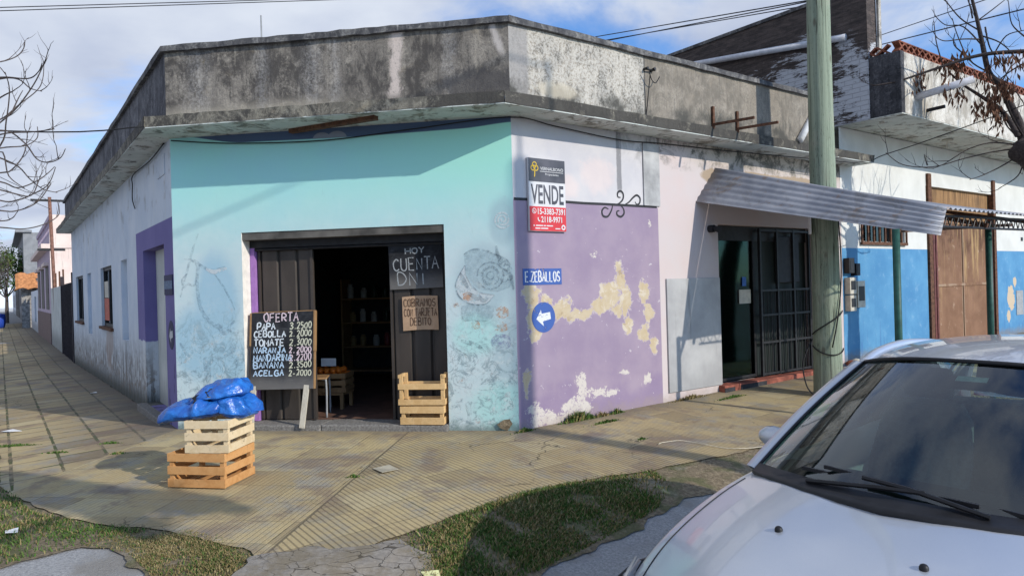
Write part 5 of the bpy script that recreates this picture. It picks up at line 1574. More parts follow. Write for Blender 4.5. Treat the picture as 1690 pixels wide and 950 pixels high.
# ------------------------------------------------------------------ houses and fences farther up the left street
zl = lambda s: -.224
dg = empty('dark_gate', 'dark brown sheet gate next to the end of the shop wall', 'gate')
m_ = MB(); m_.box(-18.3, -14.1, .02, .06, -.30, 2.03)
for k in range(11): m_.box(-18.3 + k * .42, -18.25 + k * .42, -.005, .018, -.3, 2.03)
m_.build('sheet', M['darkgate'], dg, ML)
for x_ in (-18.4, -14.12): MB().box(x_, x_ + .1, -.03, .07, -.3, 2.3).build('gate_post', M['darkgate'], dg, ML)
pf = empty('cement_fence', 'pale cement boundary wall between the dark gate and the pink house', 'fence')
MB().box(-24.4, -18.5, 0, .18, -.35, 2.0).build('wall', M['fence'], pf, ML)
for x_ in (-22.5, -20.5, -18.7): MB().box(x_, x_ + .05, .05, .10, 2.0, 2.55).build('fence_post', M['rust'], pf, ML)
pk = empty('pink_house', 'faded pink and lilac two level house beyond the pale boundary wall', 'house')
MB().box(-36, -24.5, 0, 9, -.4, 3.65).build('wall', M['lilac'], pk, ML)
MB().box(-24.499, -24.46, .01, 9, -.4, 4.95).build('side_wall', M['pinkwall'], pk, ML)
MB().box(-36.2, -24.4, -.28, .02, 3.60, 3.78).build('cornice', M['pinkwall'], pk, ML); MB().box(-24.455, -24.40, .03, 9, 3.62, 3.76).build('cornice', M['pinkwall'], pk, ML)
MB().box(-36, -24.5, .03, .2, 3.78, 4.2).build('parapet', M['lilac'], pk, ML)
m_ = MB()
for k in range(20): m_.bar((-36 + k * .575, .1, 4.2), (-35.43 + k * .575, .1, 4.75), .1, .09).bar((-35.43 + k * .575, .1, 4.2), (-36 + k * .575, .1, 4.75), .098, .09)
m_.box(-36, -24.5, .0, .2, 4.75, 4.93)
m_.build('balustrade', M['lilac'], pk, ML)
for a, b in ((-27.6, -25.6), (-31.5, -29.3), (-35, -33)):
    w = MB().box(a, b, -.02, .02, 1.15, 2.95).build('window', M['shutter'], pk, ML); MB().box(a - .12, b + .12, -.16, .01, 2.95, 3.08).build('window_hood', M['pinkwall'], w)
MB().box(-36, -24.5, -.03, 0.0, -.4, 1.0).build('plinth', plain('brown_plinth', (.17, .12, .11), .8, .2), pk, ML)
ww = empty('white_wall', 'low bright white boundary wall with a dark opening past the pink house', 'wall')
wall('wall', -46, -36.3, -.4, 2.1, [(-41, -38.6, .3, 1.75)], .2, [M['whitewall'], M['whitewall']], ML, ww)
MB().box(-41, -38.6, .12, .16, .3, 1.75).build('opening', M['darkgate'], ww, ML)
ph = empty('porch_house', 'dark stone porch under an orange tiled roof down the left street', 'house')
MB().box(-60, -46.2, .3, 8, -.4, 3.0).build('wall', M['gloomwall'], ph, ML)
MB().box(-47.4, -46.8, -.5, .1, -.4, 2.3).build('porch_pillar', plain('pale_rubble_pillar', (.24, .23, .22), .9, .5, 5), ph, ML)
rf_ = MB(); rows = []
for j in range(9):
    t = j / 8; row = []
    for i in range(81):
        x = -56 + 9.3 * i / 80; row.append((x, -.75 + 1.9 * t, 2.30 + 1.0 * t + .05 * abs(math.sin(i * .8))))
    rows.append(row)
rf_.grid(rows); rf_.build('roof', M['rooftile'], ph, ML, solid=.06)
rf_ = MB(); rows = []
for j in range(17):
    rows.append([(-45.9 + .05 * abs(math.sin(j * 1.3)) - .8 * t, -.8 + 2.6 * j / 16, 2.25 + .12 * abs(math.sin(j * .75)) + 1.0 * t) for t in (0, .5, 1)])
rf_.grid(rows); rf_.build('roof_end', M['rooftile'], ph, ML, solid=.06)
gh = empty('grey_house', 'tall plain grey house behind the orange tiled porch', 'house')
MB().box(-80, -60.5, .0, 12, -.4, 7.1).build('wall', M['greywall'], gh, ML)
MB().box(-80, -60.3, -.5, .6, 7.1, 7.3).build('roof_edge', M['greywall'], gh, ML)
for z_ in (1.0, 4.2):
    for x_ in (-66, -72, -77): MB().box(x_, x_ + 1.6, -.02, .03, z_, z_ + 1.5).build('window', M['darkgate'], gh, ML)
for i, (s0, s1_, h_, mt, nm, lb) in enumerate(((82, 100, 3.2, M['gloomwall'], 'low_house', 'low dark house far down the left street'), (101, 125, 4.5, M['whitewall'], 'low_house', 'low pale house at the far end of the left street'))):
    e = empty(nm, lb, 'house')
    MB().box(-s1_, -s0, 0, 9, -.4, h_).build('wall', mt, e, ML)
    for x_ in (s0 + 3, s0 + 9, s0 + 14): MB().box(-x_ - 1.4, -x_, -.02, .03, .6, 2.3).build('window', M['darkgate'], e, ML)
e = empty('low_house', 'pale low house closing the end of the left street', 'house')
MB().box(-150, -146, -14, 4, -.4, 4.0).build('wall', M['whitewall'], e, ML)
MB().box(-146.02, -145.95, -8, -6, -.3, 2).box(-146.02, -145.95, -3.5, -2, .6, 2).build('window', M['darkgate'], e, ML)
bn = empty('blue_bin', 'small blue barrel on the pavement far down the left street', 'bin'); p = lp(50, 1.75, -.27); bn.location = p
m_ = MB(); m_.lathe([(.0, 0), (.34, .02), (.40, .3), (.41, .6), (.38, .95), (.0, 1.0)], 18); m_.build('barrel', plain('blue_plastic', (.02, .06, .35), .5), bn, smooth=True)
up_ = empty('utility_pole', 'thin rusty utility pole with two crossarms behind the dark gate', 'pole', (-20.2, 16.1, -.3))
MB().tube([(0.05, 0, 0), (-.12, 0, 5.75)], .06, 10).build('shaft', plain('rust_brown_pole', (.20, .10, .07), .8, .3), up_, smooth=True)
for z_, w_ in ((5.62, .62), (3.75, .45)): MB().bar((-.1 - w_ * .75, -w_ * .65, z_), (-.1 + w_ * .75, w_ * .65, z_), .07, .08).build('crossarm', M['dark'], up_)
TREE_R = {
    'trunkR': [(7.79,3.48,0.42),(7.68,3.55,1.69),(7.38,3.72,2.62),(7.04,3.9,3.33)],
    'main': [(7.02,3.91,3.42),(6.97,3.93,3.74),(6.89,3.98,4.02),(6.78,4.03,4.36),(6.66,4.09,4.57),(6.59,4.12,5.04),(6.54,4.15,5.42),(6.46,4.18,5.9)],
    'left1': [(7.11,3.86,4.78),(6.68,3.97,4.82),(6.36,4.01,4.79),(6.04,4.04,4.71),(5.71,4.07,4.62),(5.37,4.09,4.53),(5.02,4.1,4.49)],
    'left2': [(6.91,3.85,3.55),(6.79,3.99,3.94),(6.59,4.17,4.23),(6.41,4.33,4.47),(6.26,4.47,4.73)],
    'r1': [(7.04,3.9,4.62),(6.93,4.09,4.55),(6.82,4.29,4.43),(6.81,4.43,4.38)],
    't1': [(6.56,4.14,5.23),(6.43,4.42,5.53),(6.33,4.68,5.93),(6.34,4.9,6.16)],
    't2': [(6.54,4.15,5.37),(6.79,4.18,5.55),(7.03,4.22,5.73)],
    't3': [(6.62,4.11,4.94),(6.46,4.39,5.38),(6.32,4.66,5.52),(6.26,4.9,5.77)],
    't4': [(6.57,4.13,5.09),(6.26,3.96,5.06),(5.94,3.79,5.0),(5.73,3.57,4.99)],
    't5': [(6.66,4.09,4.57),(6.42,4.14,4.79),(6.27,4.15,5.17),(6.19,4.13,5.44)],
    't6': [(6.12,4.33,4.82),(6.17,4.64,5.25),(6.26,4.93,5.69)],
    't7': [(6.49,4.17,5.43),(6.49,4.24,5.65),(6.45,4.34,5.97)],
    't8': [(6.78,4.03,4.36),(7.03,4.21,4.67),(7.29,4.38,4.84)],
    't9': [(6.72,4.06,4.83),(6.7,3.67,4.97),(6.72,3.26,4.9)],
    't10': [(6.44,4.19,4.84),(6.24,4.2,5.05),(6.22,4.12,5.21)],
    't11': [(7.05,3.89,5.01),(6.81,3.73,5.15),(6.67,3.52,5.35)],
    't12': [(6.6,4.12,5.13),(6.78,4.02,4.99),(6.92,3.94,4.77),(7.03,3.87,4.48)],
    't13': [(6.63,4.1,5.26),(6.68,4.08,4.93),(6.82,4.02,4.63),(6.87,4.01,4.44)],
    'd1': [(6.99,3.93,3.38),(6.61,3.92,3.35),(6.2,3.91,3.27),(5.77,3.9,3.17),(5.35,3.88,3.22),(5.08,3.79,3.4)],
    'd2': [(6.99,3.93,3.42),(6.63,3.95,3.49),(6.3,3.95,3.42),(5.96,3.95,3.22),(5.76,3.88,3.14)],
    'd3': [(6.98,3.93,3.29),(6.69,3.91,3.12),(6.42,3.87,3.0),(6.22,3.79,2.94)],
    'd4': [(7.01,3.91,3.2),(7.07,4.2,3.01),(6.99,4.56,2.88)],
    'd5': [(7.01,3.92,3.47),(6.9,4.15,3.79),(6.95,4.31,4.06)],
    'd6': [(7.03,3.9,3.51),(6.75,3.68,3.83),(6.56,3.42,3.99)],
    'd7': [(5.9,4.42,3.28),(6.0,4.78,3.5)],
    'clumps': [(5.49,4.47,4.48),(5.62,4.42,4.48),(5.72,4.38,4.58),(5.81,4.35,4.63),(5.58,4.44,4.37),(6.11,4.22,4.74),(6.2,4.19,4.77),(6.27,4.16,4.64),(6.33,4.13,4.86),(6.11,4.23,4.46),(6.26,4.16,4.32),(6.46,4.07,4.1),(6.66,3.98,4.26),(6.73,3.94,4.34),(6.63,3.99,4.14),(6.66,3.98,3.95),(6.72,3.95,3.85),(6.61,4.0,4.02),(6.8,3.91,4.24),(6.86,3.88,4.31),(6.71,3.95,4.75),(6.88,3.87,4.73),(6.57,4.02,4.55)],
}
TREE_L = {
    'trunkL': [(-4.96,-2.31,1.24),(-4.92,-2.27,1.92),(-4.84,-2.16,2.46),(-4.75,-2.07,2.79)],
    'a': [(-4.75,-2.07,2.79),(-4.5,-2.0,3.03),(-4.24,-1.93,3.25),(-4.03,-1.92,3.48),(-3.88,-1.96,3.65),(-3.77,-2.05,3.67)],
    'b': [(-4.75,-2.07,2.79),(-4.6,-1.89,3.14),(-4.5,-1.77,3.25),(-4.43,-1.68,3.38),(-4.33,-1.56,3.55),(-4.3,-1.52,3.67),(-4.3,-1.5,3.83)],
    'c': [(-4.68,-1.99,3.46),(-4.37,-1.92,3.56),(-4.15,-1.95,3.53),(-3.97,-2.02,3.42),(-3.79,-2.09,3.36)],
    'c2': [(-4.68,-1.99,3.51),(-4.33,-1.96,3.56),(-4.03,-1.98,3.52),(-3.82,-2.09,3.53),(-3.65,-2.23,3.55)],
    'd': [(-4.73,-2.05,3.66),(-4.62,-1.79,3.76),(-4.59,-1.62,3.84),(-4.59,-1.49,3.93),(-4.63,-1.38,4.04),(-4.69,-1.3,4.14)],
    'e': [(-4.74,-2.06,2.95),(-4.43,-1.87,3.11),(-4.24,-1.82,3.0),(-4.11,-1.82,2.84),(-3.98,-1.83,2.8),(-3.85,-1.84,2.83),(-3.76,-1.88,2.9)],
    'f': [(-4.72,-2.03,2.9),(-4.4,-1.91,3.06),(-4.14,-1.85,3.08),(-3.96,-1.87,3.08),(-3.82,-1.93,3.07)],
    'g': [(-4.75,-2.07,2.68),(-4.6,-1.72,2.67),(-4.6,-1.53,2.64),(-4.58,-1.33,2.73),(-4.6,-1.16,2.84),(-4.65,-1.02,2.93)],
    'h': [(-4.75,-2.07,2.68),(-4.58,-1.74,2.75),(-4.58,-1.61,2.8),(-4.58,-1.47,2.97),(-4.62,-1.38,3.17),(-4.7,-1.31,3.25)],
    'i': [(-4.78,-2.1,2.63),(-4.45,-1.88,2.47),(-4.29,-1.85,2.47),(-4.15,-1.83,2.52),(-4.0,-1.82,2.6),(-3.9,-1.84,2.75)],
    'j': [(-4.78,-2.1,2.46),(-4.6,-1.73,2.4),(-4.59,-1.54,2.42),(-4.57,-1.34,2.52),(-4.58,-1.18,2.69),(-4.65,-1.07,2.75)],
    'k': [(-4.69,-2.0,2.96),(-4.43,-1.75,2.83),(-4.33,-1.67,2.69),(-4.25,-1.61,2.6),(-4.16,-1.54,2.57)],
    'l': [(-4.69,-2.0,2.85),(-4.53,-1.78,2.97),(-4.43,-1.61,3.02),(-4.39,-1.51,3.11),(-4.42,-1.47,3.23)],
    'm': [(-4.69,-2.01,2.63),(-4.4,-1.91,2.96),(-4.26,-1.98,3.16),(-4.14,-2.06,3.4),(-4.06,-2.18,3.52)],
    'n': [(-4.43,-1.74,3.31),(-4.61,-1.49,3.5),(-4.79,-1.24,3.67)],
    'o': [(-4.75,-2.07,2.68),(-4.48,-1.72,2.56),(-4.41,-1.58,2.55),(-4.4,-1.5,2.69),(-4.42,-1.45,2.76)],
    'p': [(-4.75,-2.07,2.3),(-4.67,-1.67,2.31),(-4.75,-1.45,2.36),(-4.87,-1.27,2.44)],
    'q': [(-4.78,-2.11,2.25),(-4.59,-1.75,2.24),(-4.53,-1.54,2.24),(-4.48,-1.35,2.3),(-4.47,-1.19,2.4),(-4.53,-1.11,2.51)],
    'r': [(-4.68,-2.0,3.18),(-4.39,-1.9,3.4),(-4.23,-1.94,3.43),(-4.12,-2.02,3.42)],
    's': [(-4.69,-2.01,2.47),(-4.43,-1.89,2.91),(-4.31,-1.92,2.68),(-4.15,-1.92,2.56)],
}

# ------------------------------------------------------------------ bare street trees
def tree(name, label, data, trunk_key, r0, matb, group=None, seed=1, base_r=.13, sc=1.0):
    rg = random.Random(seed)
    tk_ = data[trunk_key]; g0 = Vector(tk_[0]); base = Vector((g0.x, g0.y, H(g0.x, g0.y) - .1))
    e = empty(name, label, 'tree', base)
    tr = MB(); pts = [Vector((0, 0, 0)), Vector((.01, .0, .35))] + [Vector(p) - base for p in tk_]
    sm_ = smooth_line(pts, 4); n = len(sm_)
    tr.tube(sm_, [base_r * (1.25 - .45 * i / n) * (1 + .08 * math.sin(i * 2.1)) for i in range(n)], 14)
    # swollen pollard knuckle
    k = sm_[-1]; rows = []
    for i in range(9):
        th = PI * i / 8
        rows.append([(k.x + .14 * sc * math.sin(th) * math.cos(a) * (1 + .25 * math.sin(3 * a + i)), k.y + .14 * sc * math.sin(th) * math.sin(a) * (1 + .2 * math.sin(2 * a + i * 2)), k.z + .13 * sc * math.cos(th) * (1 + .1 * math.sin(a * 4))) for a in [2 * PI * j / 14 for j in range(14)]])
    tr.grid(rows, closed=True)
    tr.build('trunk', matb, e, smooth=True)
    cr_ = MB()

    def twig(p, d, ln, r, depth):
        pts = [p]; dd = d.copy()
        for i in range(5):
            dd = (dd + Vector((rg.uniform(-.25, .25), rg.uniform(-.25, .25), rg.uniform(-.1, .28)))).normalized()
            pts.append(pts[-1] + dd * ln / 5)
        cr_.tube(pts, [r * (1 - .7 * i / 5) for i in range(6)], 5)
        if depth:
            for i in (2, 3, 4):
                if rg.random() < .7:
                    s_ = (dd + Vector((rg.uniform(-1, 1), rg.uniform(-1, 1), rg.uniform(-.2, .9)))).normalized()
                    twig(pts[i], s_, ln * rg.uniform(.35, .6), r * .6, depth - 1)
    for nm, P_ in data.items():
        if nm in (trunk_key, 'clumps'): continue
        q = smooth_line([Vector(p) - base for p in P_], 5); n = len(q)
        ra, rb = [sc * v for v in {'main': (.045, .012), 'left1': (.022, .007), 'left2': (.026, .008)}.get(nm, (r0, .0035))]
        cr_.tube(q, [ra + (rb - ra) * i / (n - 1) for i in range(n)], 6)
        for i in range(4, n, 5):
            if rg.random() < .45:
                d = (q[i] - q[i - 1]).normalized()
                twig(q[i], (d + Vector((rg.uniform(-.8, .8), rg.uniform(-.8, .8), rg.uniform(-.2, .9)))).normalized(), rg.uniform(.12, .32) * sc, .0042 * sc, 1)
    # boughs on the sides the picture does not show
    kk = sm_[-1]
    for i in range(9):
        a = rg.uniform(0, 2 * PI); d = Vector((math.cos(a), math.sin(a), rg.uniform(.2, 1.1))).normalized()
        if (base + kk + d * 1.6 - CAM_POS).normalized().dot(fw) > (.76 if name == 'bare_tree' else .80): continue
        twig(kk + d * .08, d, rg.uniform(1.0, 2.0), .018, 2)
    cr_.build('crown', matb, e, smooth=True, fix=False)
    if 'clumps' in data:
        lf = MB()
        for c in data['clumps']:
            c = Vector(c) - base
            for i in range(34):
                p = c + Vector((rg.gauss(0, .035), rg.gauss(0, .05), rg.gauss(.0, .05))) * sc
                d = Vector((rg.gauss(0, .3), rg.gauss(0, .3), -1)).normalized(); s_ = d.cross(Vector((rg.uniform(-1, 1), rg.uniform(-1, 1), .1))).normalized()
                L_ = rg.uniform(.05, .11) * sc; w = rg.uniform(.007, .014) * sc
                lf.add([p, p + d * L_ * .5 + s_ * w, p + d * L_ + s_ * rg.uniform(-.01, .01), p + d * L_ * .5 - s_ * w], [(0, 1, 2, 3)])
        lf.build('leaves', M['deadleaf'], e, fix=False)
    return e


TL = dict(TREE_L); TR = dict(TREE_R)
tree('pollarded_tree', 'pruned street tree with hanging clumps of dry brown leaves at the right', TR, 'trunkR', .008, M['barkdark'], seed=3, base_r=.19, sc=1.5)
tree('bare_tree', 'bare winter tree with drooping, upturned twigs on the left street', TL, 'trunkL', .008, M['bark'], seed=9)


def far_tree(label, loc, h, r, matl, bare, seed):
    rg = random.Random(seed); e = empty('street_tree', label, 'tree', loc, 0, 'trees far down the left street')
    tr = MB(); tr.tube([(0, 0, 0), (.05, 0, h * .3), (0, .05, h * .55)], [.16, .12, .08], 10)
    tops = []
    for i in range(16):
        a = rg.uniform(0, 2 * PI); q = rg.uniform(.3, 1) * r
        t = Vector((math.cos(a) * q, math.sin(a) * q, h * rg.uniform(.55, 1))); tops.append(t)
        tr.tube(smooth_line([(0, 0, h * .35), t * .55 + Vector((0, 0, h * .12)), t], 3), [.05, .04, .035, .03, .02, .015, .01][:7], 5)
    tr.build('trunk', M['bark'], e)
    c = MB()
    for i in range(2600 if not bare else 900):
        t = rg.choice(tops); p = t + Vector((rg.gauss(0, r * .2), rg.gauss(0, r * .2), rg.gauss(0, h * .07)))
        d = Vector((rg.gauss(0, 1), rg.gauss(0, 1), rg.gauss(0, 1))).normalized(); s_ = d.orthogonal().normalized() * (.055 if not bare else .012); d = d * (.11 if not bare else .45)
        c.add([p - d - s_ * .3, p + s_, p + d, p - s_], [(0, 1, 2, 3)])
    c.build('crown', matl, e, fix=False)


far_tree('green leafy tree beyond the orange tiled porch', lp(64, -1.0, -.3) + NL * 2.2, 6.0, 1.7, M['leaf'], False, 2)
for i, (s_, o_) in enumerate(((48, 3.6), (58, 3.4), (70, 3.8), (88, 3.2))):
    far_tree(('first', 'second', 'third', 'last')[i] + ' bare tree along the kerb far down the left street', lp(s_, o_, -.35), 5.8, 2.3, M['bark'], True, 20 + i)

# added tree, unseen behind the viewpoint, its boughs shaped to cast a person's shadow
rg = random.Random(77)
bt_ = empty('shadow_caster_tree', 'added dry leaved tree, unseen behind the viewpoint, shaped to cast a shadow on the paving', 'tree', (5.7, -9.3, H(5.7, -9.3) - .1))
bo = bt_.location.copy()
m_ = MB(); m_.tube(smooth_line([(0, 0, 0), (.03, .02, 1.6), (-.05, .1, 3.0), (-.1, .2, 4.2)], 4), [.17, .165, .16, .155, .15, .145, .14, .135, .13, .12, .11, .10, .09], 12); m_.build('trunk', M['bark'], bt_, smooth=True)
m_ = MB(); lf_ = MB()
sh = Vector((to_sun.x, to_sun.y, to_sun.z)) * 8.0
def spray(pts, w0, w1, n):
    q = smooth_line([Vector((a, b, H(a, b))) + sh - bo + Vector((0, 0, c)) for a, b, c in pts], 8)
    m_.tube(q, [.016 - .011 * i / len(q) for i in range(len(q))], 5)
    for i in range(n):
        t = rg.random(); p = q[min(int(t * len(q)), len(q) - 1)]; w = w0 + (w1 - w0) * t
        # spread across the sun direction and along it, so the spray has depth
        p = p + Vector((rg.uniform(-.09, .09), rg.uniform(-1, 1) * w, rg.gauss(0, .10)))
        d = Vector((rg.gauss(0, 1), rg.gauss(0, 1), rg.gauss(0, 1) - .6)).normalized(); s_ = d.orthogonal().normalized() * .028; d = d * .085
        lf_.add([p - d, p + s_, p + d, p - s_], [(0, 1, 2, 3)])
spray([(-2.95, -2.42, 0), (-3.5, -2.3, .03), (-4.0, -2.15, .03), (-4.9, -1.95, 0)], .15, .27, 7500)  # sprays outline the cast figure: body first, then two legs
spray([(-3.0, -2.42, 0), (-2.6, -2.45, 0), (-2.1, -2.40, 0)], .11, .05, 1300)
spray([(-3.1, -2.48, 0), (-2.75, -2.70, 0), (-2.4, -2.92, 0)], .12, .09, 1300)
m_.tube(smooth_line([(-.1, .2, 4.1), tuple(Vector((-2.6, -4.2, H(-2.6, -4.2))) + sh - bo + Vector((0, 0, .3))), tuple(Vector((-3.0, -2.42, H(-3, -2.42))) + sh - bo)], 8), [.04 - .0015 * i for i in range(17)], 6)
for i in range(7):
    a = -.4 - i * .5; m_.tube(smooth_line([(-.1, .2, 3.9), (math.cos(a) * .8, math.sin(a) * .8, 4.9), (math.cos(a) * 1.5, math.sin(a) * 1.6, 5.6 + .2 * i)], 4), [.05, .045, .04, .034, .03, .026, .02, .014, .01], 6)
m_.build('crown', M['bark'], bt_); lf_.build('leaves', M['deadleaf'], bt_, fix=False)

# ------------------------------------------------------------------ overhead cables
def cable(label, pts, r=.008, sag=.0, group='overhead cables'):
    a, b = Vector(pts[0]), Vector(pts[-1]); q = []
    if len(pts) == 2:
        for i in range(25):
            t = i / 24; p = a.lerp(b, t); p.z -= sag * 4 * t * (1 - t); q.append(p)
    else: q = smooth_line(pts, 6)
    m_ = MB(); m_.tube(q, r, 5); o = m_.build('overhead_cable', M['cable'], smooth=True); return tag(o, label, 'cable', group)


def ext(a, b, ta, tb):
    a, b = Vector(a), Vector(b); return [a + (b - a) * ta, a + (b - a) * tb]


S_ = to_sun
A_, B_ = Vector((q_.x, q_.y, 8.34)), Vector((-9.7, 0, .32)) + S_ * 14
cable('black cable crossing high over the pavement in front of the shop', ext(A_, B_, 0, 2.6), .016)
cable('thin black cable crossing the sky at the top left, upper of a pair', ext((-9.693, 1.383, 5.92), (-4.047, 5.531, 7.26), -1.2, 3.0), .008)
cable('thin black cable crossing the sky at the top left, lower of a pair', ext((-9.693, 1.383, 5.86), (-4.047, 5.531, 7.23), -1.2, 3.0), .008)
cable('black cable over the shop roof towards the pole, highest of three', ext((0.37, 20.52, 11.35), (6.21, 11.89, 8.82), -1.0, 1.5), .018)
cable('black cable over the shop roof towards the pole, middle of three', ext((0.45, 20.67, 11.21), (6.25, 11.99, 8.73), -1.0, 1.5), .015)
cable('black cable over the shop roof towards the pole, lowest of three', ext((0.72, 20.53, 11.15), (6.46, 12.85, 9.15), -1.0, 1.5), .018)
cable('black cable from the left corner of the roof slab over the side street', [corner1(s1, sL).to_3d() + Vector((0, 0, SOF + .02)), Vector((-5.2, -1.1, 3.32)), Vector((-9.5, -2.6, 3.6))], .008)
for i, (z0, z1) in enumerate(((5.3, 4.9), (5.0, 4.6))):
    cable(('upper', 'lower')[i] + ' black cable along the left street behind the bare twigs', [Vector((-20.3, 16.1, z0)), Vector((-12.5, 4.0, z1)), Vector((-9.5, -3.0, z1 + .4))], .009)
cable('black cable across the blue sky above the tile lattice', ext((8.08, 13.63, 7.98), (8.83, 7.31, 6.57), -.8, 1.5), .014)
cable('thin black cable just above another over the tile lattice', ext((8.14, 13.65, 8.23), (8.88, 7.46, 7.04), -.8, 1.5), .011)
cable('black service cable from the end of the roof slab to the pruned tree', [rp(7.0, sR - .02, SOF + .05), rp(7.02, .55, 3.50), Vector((5.9, 4.5, 3.66)), Vector((6.86, 3.9, 3.95)), Vector((10.2, 1.6, 5.0))], .008)
cable('black cable running under the roof slab along the turquoise wall', [Vector((-4.0, -.03, SOF - .03)), Vector((-3.2, -.035, SOF - .11)), Vector((-2.1, -.03, SOF - .14)), Vector((-1.1, -.03, SOF - .08)), Vector((-.02, -.035, SOF - .02)), rp(.6, .03, SOF - .05), rp(1.6, .03, SOF - .10), rp(2.4, .03, SOF - .07), rp(3.6, .05, SOF - .05), rp(5.2, .30, SOF - .06), rp(6.6, .36, SOF - .03)], .007)
cable('black cable drooping down the pale side wall under the slab', [lp(.2, .03, SOF - .02), lp(1.2, .03, SOF - .07), lp(2.6, .03, SOF - .05), lp(2.68, .03, 3.2), lp(2.72, .03, 3.0), lp(2.5, .03, 2.84)], .008)

# ------------------------------------------------------------------ parked car
CT = 0.8555
car = empty('parked_car', 'silver grey hatchback parked at the kerb with its windscreen towards the corner', 'car', (1.343, -5.606, -.254), CT)
gp_ = G('silver_car_paint'); n_ = gp_.noise(900, 2, .5); d_ = gp_.noise(3, 5, .6)
paint = gp_.out(gp_.mix((.50, .53, .58, 1), (.57, .60, .64, 1), gp_.ss(.35, .65, n_ + (d_ - .5) * .3)), gp_.ss(.3, .7, d_, .30, .40), metal=.45, spec=.5, coat=.75)
blackpl = plain('black_plastic_trim', (.016, .016, .018), .5, .25); rubber = plain('tyre_rubber', (.018, .018, .018), .85, .3); rimm = plain('alloy_rim', (.38, .39, .41), .35, .1, metal=.7)
cglass = mat_glass('green_tinted_windscreen', (.50, .66, .61, 1), 1.6, .008, 1.55)
seatm = plain('grey_seat_cloth', (.13, .135, .145), .9, .3, 40); dashm = plain('dark_dashboard', (.020, .021, .024), .7, .2)
RING = {  # half outline: (u, v) and heights per level, from the nose round the side to the tail
    'F0': [(.10, 0, .70), (.06, 0, .66), (.0, 0, .54), (.0, 0, .38), (.06, 0, .2)],
    'F1': [(.12, .22, .70), (.08, .23, .66), (.02, .24, .54), (.02, .24, .38), (.08, .24, .2)],
    'F2': [(.21, .43, .694), (.17, .46, .65), (.11, .49, .54), (.11, .49, .38), (.17, .48, .2)],
    'S0': [(.40, .605, .682), (.37, .65, .645), (.33, .70, .55), (.33, .70, .38), (.38, .67, .2)],
    'S1': [(.62, .66, .775), (.61, .715, .745), (.60, .785, .62), (.60, .79, .4), (.62, .755, .2)],
    'S2': [(.85, .682, .84), (.85, .742, .815), (.85, .825, .66), (.85, .83, .4), (.85, .785, .2)],
    'S3': [(1.08, .688, .892), (1.08, .75, .868), (1.08, .843, .68), (1.08, .845, .4), (1.08, .80, .2)],
    'S4': [(1.33, .69, .932), (1.33, .757, .905), (1.33, .852, .70), (1.33, .855, .4), (1.33, .81, .2)],
    'S5': [(1.8, .715, .950), (1.8, .765, .92), (1.8, .86, .71), (1.8, .86, .4), (1.8, .815, .2)],
    'S6': [(2.4, .722, .965), (2.4, .77, .935), (2.4, .862, .72), (2.4, .86, .4), (2.4, .815, .2)],
    'S7': [(3.0, .715, .98), (3.0, .762, .95), (3.0, .858, .74), (3.0, .858, .4), (3.0, .81, .2)],
    'S8': [(3.45, .68, .99), (3.45, .73, .965), (3.45, .83, .76), (3.45, .835, .42), (3.45, .79, .24)],
    'S9': [(3.78, .60, .985), (3.80, .65, .96), (3.82, .74, .77), (3.84, .745, .44), (3.80, .71, .28)],
    'R1': [(3.90, .42, .98), (3.93, .45, .95), (3.98, .50, .77), (4.0, .50, .45), (3.96, .48, .30)],
    'R0': [(3.95, 0, .98), (3.98, 0, .95), (4.02, 0, .77), (4.04, 0, .45), (4.0, 0, .30)],
}
order = list(RING)
full = [(k, 1) for k in order] + [(k, -1) for k in reversed(order[1:-1])]
bd = MB()
rows = [[(u, v * s, z) for u, v, z in RING[k]] for k, s in full]
rows.append(rows[0]); bd.grid(rows)
hood = [  # centre, edge
    ((.10, .70), RING['S0'][0]), ((.32, .80), RING['S1'][0]), ((.60, .880), RING['S2'][0]), ((.86, .935), RING['S3'][0]), ((1.10, .966), RING['S4'][0])]
hr = []
for i, ((uc, zc_), (ue, ve, ze)) in enumerate(hood):
    row = []
    for w in (-1, -.66, -.33, 0, .33, .66, 1):
        a = abs(w)
        if i == 0:
            p = {0: RING['F0'][0], .33: RING['F1'][0], .66: RING['F2'][0], 1: RING['S0'][0]}[a]
            row.append((p[0], math.copysign(p[1], w) if w else 0, p[2]))
        else:
            k = a ** 2.2
            row.append((uc + (ue - uc) * k, ve * w, zc_ + (ze - zc_) * k + (.012 if .3 < a < .7 else 0)))
    hr.append(row)
bd.grid(hr)


def weld_sub(mb, name, mat, lev, weld=1e-3, cut=None, crease=None):
    """weld, subdivide and bake, then open the wheel arches"""
    o = mb.build(name, mat, car, fix=False)
    bm = bmesh.new(); bm.from_mesh(o.data); bmesh.ops.remove_doubles(bm, verts=bm.verts, dist=weld)
    bmesh.ops.recalc_face_normals(bm, faces=bm.faces); bm.to_mesh(o.data); bm.free()
    m = o.modifiers.new('s', 'SUBSURF'); m.levels = lev; m.render_levels = lev
    bpy.context.view_layer.update()
    me = bpy.data.meshes.new_from_object(o.evaluated_get(bpy.context.evaluated_depsgraph_get()))
    o.modifiers.clear(); old = o.data; o.data = me; bpy.data.meshes.remove(old)
    if cut:
        bm = bmesh.new(); bm.from_mesh(me)
        dl = [f for f in bm.faces if cut(f.calc_center_median())]
        bmesh.ops.delete(bm, geom=dl, context='FACES'); bm.to_mesh(me); bm.free()
    me.polygons.foreach_set('use_smooth', [True] * len(me.polygons)); me.update()
    return o


WH = (.74, 3.22); WR = .30
body = weld_sub(bd, 'body', paint, 4, cut=lambda c: abs(c.y) > .55 and c.z < .70 and any((c.x - w) ** 2 + (c.z - .29) ** 2 < .345 ** 2 for w in WH))
